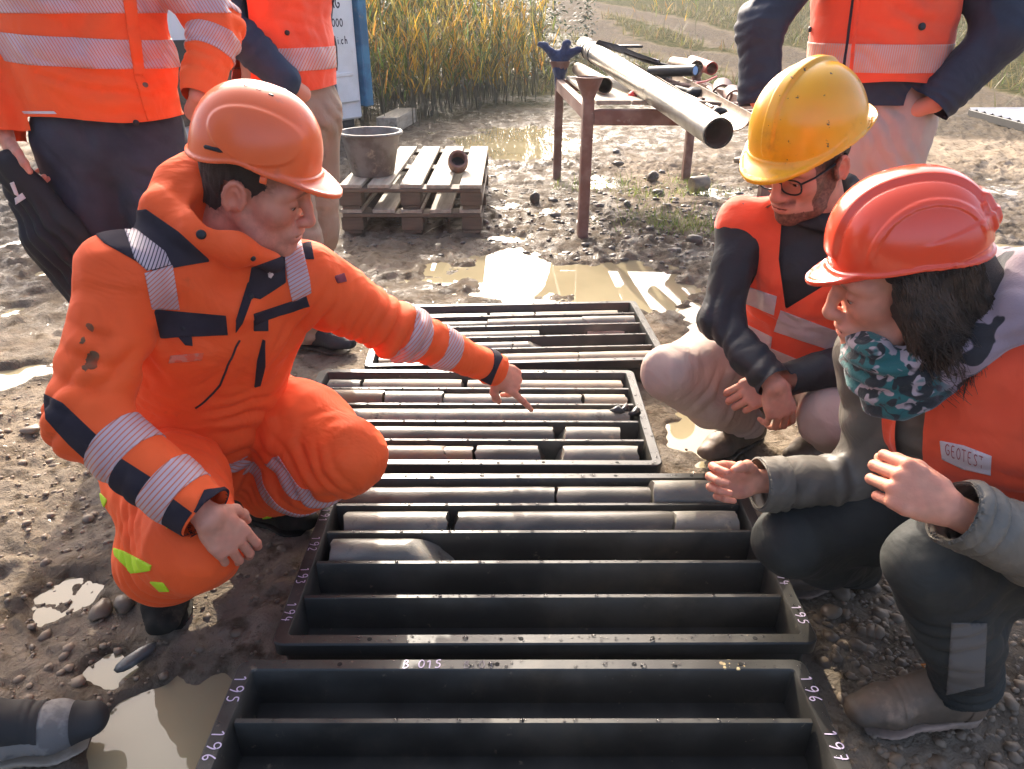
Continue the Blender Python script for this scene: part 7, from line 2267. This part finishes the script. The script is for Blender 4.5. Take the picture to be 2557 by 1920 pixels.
J.trim(cuff(eR, wR, .01, .075), cuff(eL, wL, .01, .070), hem(lambda V: V[:, 2] - .985 - .010 * np.sin(V[:, 0] * 14), (eR, wR, .075), (eL, wL, .066)))
jk = J.part('jacket', M_orange, D)
fs = lambda V: (V - hip) @ fr + .06
J.panel('reflective_band', M_reflect, jk, [lambda V: 1.190 - V[:, 2] - .06 * (V[:, 0] + 1.2), lambda V: V[:, 2] - 1.120 + .06 * (V[:, 0] + 1.2), lambda V: radial(eR, wR)(V) - .09, lambda V: radial(eL, wL)(V) - .07], .0028, diag(6, -32))
J.panel('reflective_band', M_reflect, jk, [lambda V: 1.305 - V[:, 2], lambda V: V[:, 2] - 1.240, lambda V: radial(eR, wR)(V) - .09, lambda V: radial(eL, wL)(V) - .07], .0028, diag(6, -32))
J.panel('reflective_band', M_reflect, jk, between(tLL, .03, .085) + [lambda V: .075 - radial(eL, wL)(V)], .0026, diag(6, 30))
J.panel('reflective_band', M_reflect, jk, between(tRR, .02, .075) + [lambda V: .085 - radial(eR, wR)(V)], .0026, diag(6, 30))
J.panel('placket', M_orange, jk, poly((262, -20), (290, -20), (312, 165), (288, 160)) + [fs], .0050)
J.panel('placket', M_orange, jk, poly((288, 161), (312, 166), (345, 262), (318, 262)) + [fs], .0050)
J.panel('chest_print', M_white_print, jk, poly((48, 240), (122, 240), (122, 246), (48, 246)) + [fs], .0008)
def snap_on(gm, px, py, r, m, parent, name='snap'):
    sx, sy = screen(gm.V); ok = np.argsort((sx - px) ** 2 + (sy - py) ** 2)[:40]; i = ok[np.argmin(gm.V[ok, 1])]
    MB().lathe([(0, .0075), (r * .7, .0073), (r, .006), (r * 1.02, 0)], gm.V[i], 12, gm.N[i]).build(name, m, parent, True)
snap_on(J, 322, 178, .0075, M_brown_steel, jk); snap_on(J, 310, 268, .0075, M_black, jk)
pcs = [hand(+1, wR + nrm(wR - eR) * .01, (.05, -.1, -1), (-.75, -.4, .1), [(30, 60, 30)] * 4, spread=.2, arm_to=eR), wrist_stub(wL, eL, (-.55, .75, -.6))]
plain_head(neck, fr, D, pcs)
body_part(D, pcs, paths={'head': 2, 0: [sR, eR], 1: [sL, eL]})
shoe(fL + [0, .06, 0], (.3, -.95, 0), 'boot', D, mats=(M_bootblk, M_sole, M_lace), high=False); shoe(fR + [0, .06, 0], (-.2, -.98, 0), 'boot', D, mats=(M_bootblk, M_sole, M_lace), high=False)
# black jacket carried in his hand
p0 = U(18, 352, 2.05)
f = SDF(p0 + [-.25, -.15, -.80], p0 + [.50, .25, .12], .0075)
f.econe(p0, p0 + [.06, .02, -.22], (.045, .035), (.085, .05), (1, 0, .2), .04)
f.econe(p0 + [.05, .02, -.2], p0 + [.17, .04, -.48], (.085, .05), (.10, .055), (1, 0, .2), .04)
f.econe(p0 + [.17, .04, -.46], p0 + [.27, .05, -.66], (.10, .055), (.06, .04), (1, 0, .2), .04)
g_ = Garment(f, [(p0 + [.1, 0, -.3], (1, -.2, .45), .035, .4, .016)], .006, seed=47)
o = g_.part('carried_jacket', mat('black_jacket_cloth', (.014, .013, .014), .7, (.022, .021, .022), 6, bump=.3, bs=300, bd=.0008), None)
tag(o, 'black jacket with small pale mark hanging from the hand at left', 'jacket')
g_.panel('pale_mark', M_white_print, o, poly((22, 395), (30, 392), (42, 425), (32, 420)), .0018)
g_.panel('pale_mark', M_white_print, o, poly((32, 428), (48, 416), (56, 428), (34, 442)), .0018)

# --- man behind in vest and khaki trousers
fr = nrm([.80, -.6, 0]); lv = np.array([-fr[1], fr[0], 0])
hip = U(628, 225, 2.80) ; hip[2] = .93; neck = hip + [0, 0, .58]
E_ = person((hip[0], hip[1], 0), 'standing man in orange vest over navy sleeves and khaki trousers, hand in pocket')
fL, fR = G(690, 745) + [-.02, .16, 0], G(665, 740) + [-.10, .02, 0]
fR = G(690, 770) + [-.07, .08, 0]; fL = fR + [-.05, .26, 0]
Tg, tz = stand_legs(E_, hip, lv, fr, fL, fR, M_khaki, 51, hw=.085, rads=(.108, .090, .078))
sL, sR = neck + lv * .19 - [0, 0, .07], neck - lv * .19 - [0, 0, .07]
eR, wR = U(478, 40, 2.62), U(618, 175, 2.60)
eL, wL = hip + lv * .24 - fr * .12 + [0, 0, .22], hip + lv * .18 - fr * .02 + [0, 0, .04]
f = box_sdf([sR, sL, eR, wR, eL, wL], .16, .0078)
f.chain([sR, eR, wR], [.075, .062, .052], .02); f.chain([sL, eL, wL], [.07, .058, .046], .02)
f.chain([neck + lv * .06, neck + fr * .06, neck - lv * .06, neck - fr * .06, neck + lv * .06], [.028] * 5, .02)
f.econe(hip + [0, 0, .25], neck - [0, 0, .06], (.15, .10), (.13, .085), lv, .04)
Jg = Garment(f, [(eR, wR - eR, .04, .16, .010), (wR, wR - eR, .03, .12, .009)], .005, seed=53)
Jg.part('jacket', M_blueknit, E_)
f = stand_torso(hip, neck, lv, .016, low=-.06)
Ve = Garment(f, [(hip + [0, 0, .2] - lv * .1, (0.3, 0, 1), .05, .25, .010), (neck - [0, 0, .3], (1, 0, .4), .06, .2, .008)], .005, seed=57)
Ve.trim(lambda V: np.linalg.norm((V - sR) - np.outer((V - sR) @ nrm(eR - sR), nrm(eR - sR)), axis=1) - .085, lambda V: np.linalg.norm((V - sL) - np.outer((V - sL) @ nrm(eL - sL), nrm(eL - sL)), axis=1) - .08, lambda V: V[:, 2] - 1.010 - .01 * np.sin(V[:, 0] * 20), *outside([lambda V: V[:, 2] - neck[2] + .05, lambda V: .10 - np.hypot(V[:, 0] - neck[0], V[:, 1] - neck[1])]))
vest = Ve.part('vest', M_vest, E_)
Ve.panel('reflective_band', M_reflect, vest, [lambda V: V[:, 2] - 1.065, lambda V: 1.135 - V[:, 2]], .0028, diag(6, 25))
Ve.panel('reflective_band', M_reflect, vest, [lambda V: V[:, 2] - 1.285, lambda V: 1.345 - V[:, 2]], .0028, diag(6, 25))
snap_on(Ve, 628, 74, .008, M_black, vest)
Ve.panel('zip', M_navy, vest, poly((716, -10), (721, -10), (735, 200), (730, 200)) + [lambda V: (V - hip) @ fr + .02], .0030)
Tg.panel('belt_strap', M_navy, tz, poly((734, 180), (746, 178), (760, 236), (750, 240)), .0060)
pcs = [wrist_stub(wR, eR, (.3, .8, -.5))]
plain_head(neck, fr, E_, pcs)
body_part(E_, pcs, paths={'head': 1, 0: [sR, eR]})
M_shoegrey = mat('black_trail_shoe', (.020, .020, .022), .55, (.035, .034, .034), 14, bump=.4, bs=160, bd=.001, dirt=((.10, .08, .055), 16, .66, .8))
shoe(fR + [-.06, .03, -.002], nrm([.93, -.30, 0]), 'shoe', E_, mats=(M_shoegrey, M_sole, M_lace), L=.30, high=False)
shoe(fL + [-.06, .03, -.002], nrm([.93, -.10, 0]), 'shoe', E_, mats=(M_shoegrey, M_sole, M_lace), L=.30, high=False)

# --- person at the right in vest over dark navy jacket
fr = nrm([-.12, -1, 0]); lv = np.array([-fr[1], fr[0], 0])
hip = U(1872, 235, 2.45); hip[2] = .94; neck = hip + [0.0, 0, .58]
F_ = person((hip[0], hip[1], 0), 'standing person at right in orange vest over dark navy jacket, hands in pockets')
fL, fR = np.array([hip[0] + .13, hip[1] + .03, 0]), np.array([hip[0] - .14, hip[1] + .02, 0])
Tg, tz = stand_legs(F_, hip, lv, fr, fL, fR, M_beige, 61, rads=(.115, .09, .07))
sL, sR = neck + lv * .20 - [0, 0, .07], neck - lv * .20 - [0, 0, .07]
eR, wR = U(1640, 60, 2.36), U(1640, 215, 2.32)
eL, wL = U(2165, 75, 2.30), U(2020, 222, 2.30)
f = stand_torso(hip, neck, lv, .010, pts=(eL, wL, eR, wR), low=-.05)
f.chain([sR, eR, wR], [.075, .066, .060], .03); f.chain([sL, eL, wL], [.080, .072, .060], .03)
f.chain([neck + lv * .06, neck + fr * .06, neck - lv * .06, neck - fr * .06, neck + lv * .06], [.03] * 5, .02)
J = Garment(f, [(eR, wR - eR, .04, .14, .009), (eL, wL - eL, .045, .14, .010), (wL, wL - eL, .03, .12, .008), (wR, wR - eR, .03, .12, .008)], .004, seed=63)
tRR, tLL = along(eR, wR), along(eL, wL)
J.trim(cuff(eR, wR, .012, .08), cuff(eL, wL, .012, .085), hem(lambda V: V[:, 2] - .995, (eR, wR, .075), (eL, wL, .08)))
J.part('jacket', M_navyjk, F_)
f = stand_torso(hip, neck, lv, .026, low=-.08)
Ve = Garment(f, [(hip + fr * .1 + [0, 0, .25], (.5, 0, 1), .06, .22, .010)], .005, seed=67)
Ve.trim(lambda V: np.linalg.norm((V - sR) - np.outer((V - sR) @ nrm(eR - sR), nrm(eR - sR)), axis=1) - .09, lambda V: np.linalg.norm((V - sL) - np.outer((V - sL) @ nrm(eL - sL), nrm(eL - sL)), axis=1) - .09, lambda V: V[:, 2] - 1.055 - .008 * np.cos((V[:, 0] - hip[0]) * 14), *outside([lambda V: V[:, 2] - neck[2] + .05, lambda V: .10 - np.hypot(V[:, 0] - neck[0], V[:, 1] - neck[1])]))
vest = Ve.part('vest', M_vest, F_)
M_reflect_fine = mat('reflective_band_fine', (.66, .40, .34), .42, (.60, .33, .27), 10, wave=((.72, .25, .15), .4), spec=.6)
Ve.panel('reflective_band', M_reflect_fine, vest, [lambda V: V[:, 2] - 1.085, lambda V: 1.160 - V[:, 2]], .0028, diag(5, 12))
Ve.panel('zip', M_navy, vest, poly((1841, -10), (1846, -10), (1826, 150), (1820, 150)) + [lambda V: (V - hip) @ fr], .0035)
Ve.panel('zip_tape', M_vest, vest, poly((1850, -10), (1858, -10), (1842, 160), (1834, 160)) + [lambda V: (V - hip) @ fr], .0040)
snap_on(Ve, 1705, 52, .008, M_black, vest); snap_on(Ve, 2000, 50, .010, M_black, vest)
pcs = [wrist_stub(wR, eR, (.5, .75, -.4)), wrist_stub(wL, eL, (-.6, .7, -.4))]
plain_head(neck, fr, F_, pcs)
body_part(F_, pcs, paths={'head': 2, 0: [sR, eR], 1: [sL, eL]})
shoe(fL + [0, .08, 0], (.25, -.95, 0), 'boot', F_, mats=(M_bootbrn, M_sole, M_lace)); shoe(fR + [0, .08, 0], (-.3, -.95, 0), 'boot', F_, mats=(M_bootbrn, M_sole, M_lace))

# --- bystander at the bottom left: grey running shoe, rest out of frame
Gp = G(110, 1632)
P7 = person((-1.02, .88, 0), 'bystander at the bottom left, only a grey running shoe in view')
M_run = mat('grey_mesh_shoe', (.24, .225, .205), .8, (.15, .14, .13), 18, .45, .55, bump=.5, bs=420, bd=.0012)
M_runov = mat('dark_overlay', (.03, .028, .026), .7)
M_runsole = mat('cream_sole', (.50, .42, .34), .6, (.34, .28, .21), 14)
heel = np.array([-1.045, .875, -.004])
sh = shoe(heel, nrm([1.0, .27, 0]), 'shoe', P7, mats=(M_run, M_runsole, M_navy, M_runov), L=.31, high=False)
fr = nrm([1, .2, 0]); lv = np.array([-fr[1], fr[0], 0])
hip = np.array([-1.10, .68, .95]); neck = hip + [.02, 0, .58]
fR_, fL_ = np.array([-1.02, .86, 0]) , np.array([-1.05, .86, 0])
fL_ = np.array([-1.0, .89, .0]); fR_ = np.array([-1.0, .50, 0.0])
Tg, tz = stand_legs(P7, hip, lv, fr, fL_, fR_, M_blackpant, 71, hw=.09, rads=(.10, .08, .058))
shoe(fR_ - [.05, 0, .004], nrm([1, -.1, 0]), 'shoe', P7, mats=(M_run, M_runsole, M_navy), L=.31, high=False)
f = stand_torso(hip, neck, lv, .0, pts=(hip + lv * .3, hip - lv * .3))
for s in (-1, 1): f.chain([neck + lv * s * .19 - [0, 0, .07], hip + lv * s * .27 + [0, 0, .2], hip + lv * s * .22 + fr * .12 + [0, 0, .03]], [.065, .055, .045], .03)
Garment(f, [], .004, seed=73).part('jacket', M_navyjk, P7)
pcs = []
plain_head(neck, fr, P7, pcs); body_part(P7, pcs)
# ------------------------------------------------------------------ added air volume in place of the lens-flare veil
hz = bpy.data.materials.new('flare_veil_air'); hz.use_nodes = True
hn, hl = hz.node_tree.nodes, hz.node_tree.links
hn.remove(hn['Principled BSDF'])
pv = hn.new('ShaderNodeVolumePrincipled')
pv.inputs['Color'].default_value = (.95, .96, 1.0, 1)
pv.inputs['Density'].default_value = .0013
pv.inputs['Anisotropy'].default_value = .25
hl.new(pv.outputs[0], hn['Material Output'].inputs['Volume'])
V, F = MB().box((3, 28, 2.2), (80, 66, 8.4)).get()
o = part('veil_volume', V, F, hz, None, False)
tag(o, 'thin added air volume in place of a lens-flare veil', kind='stuff')
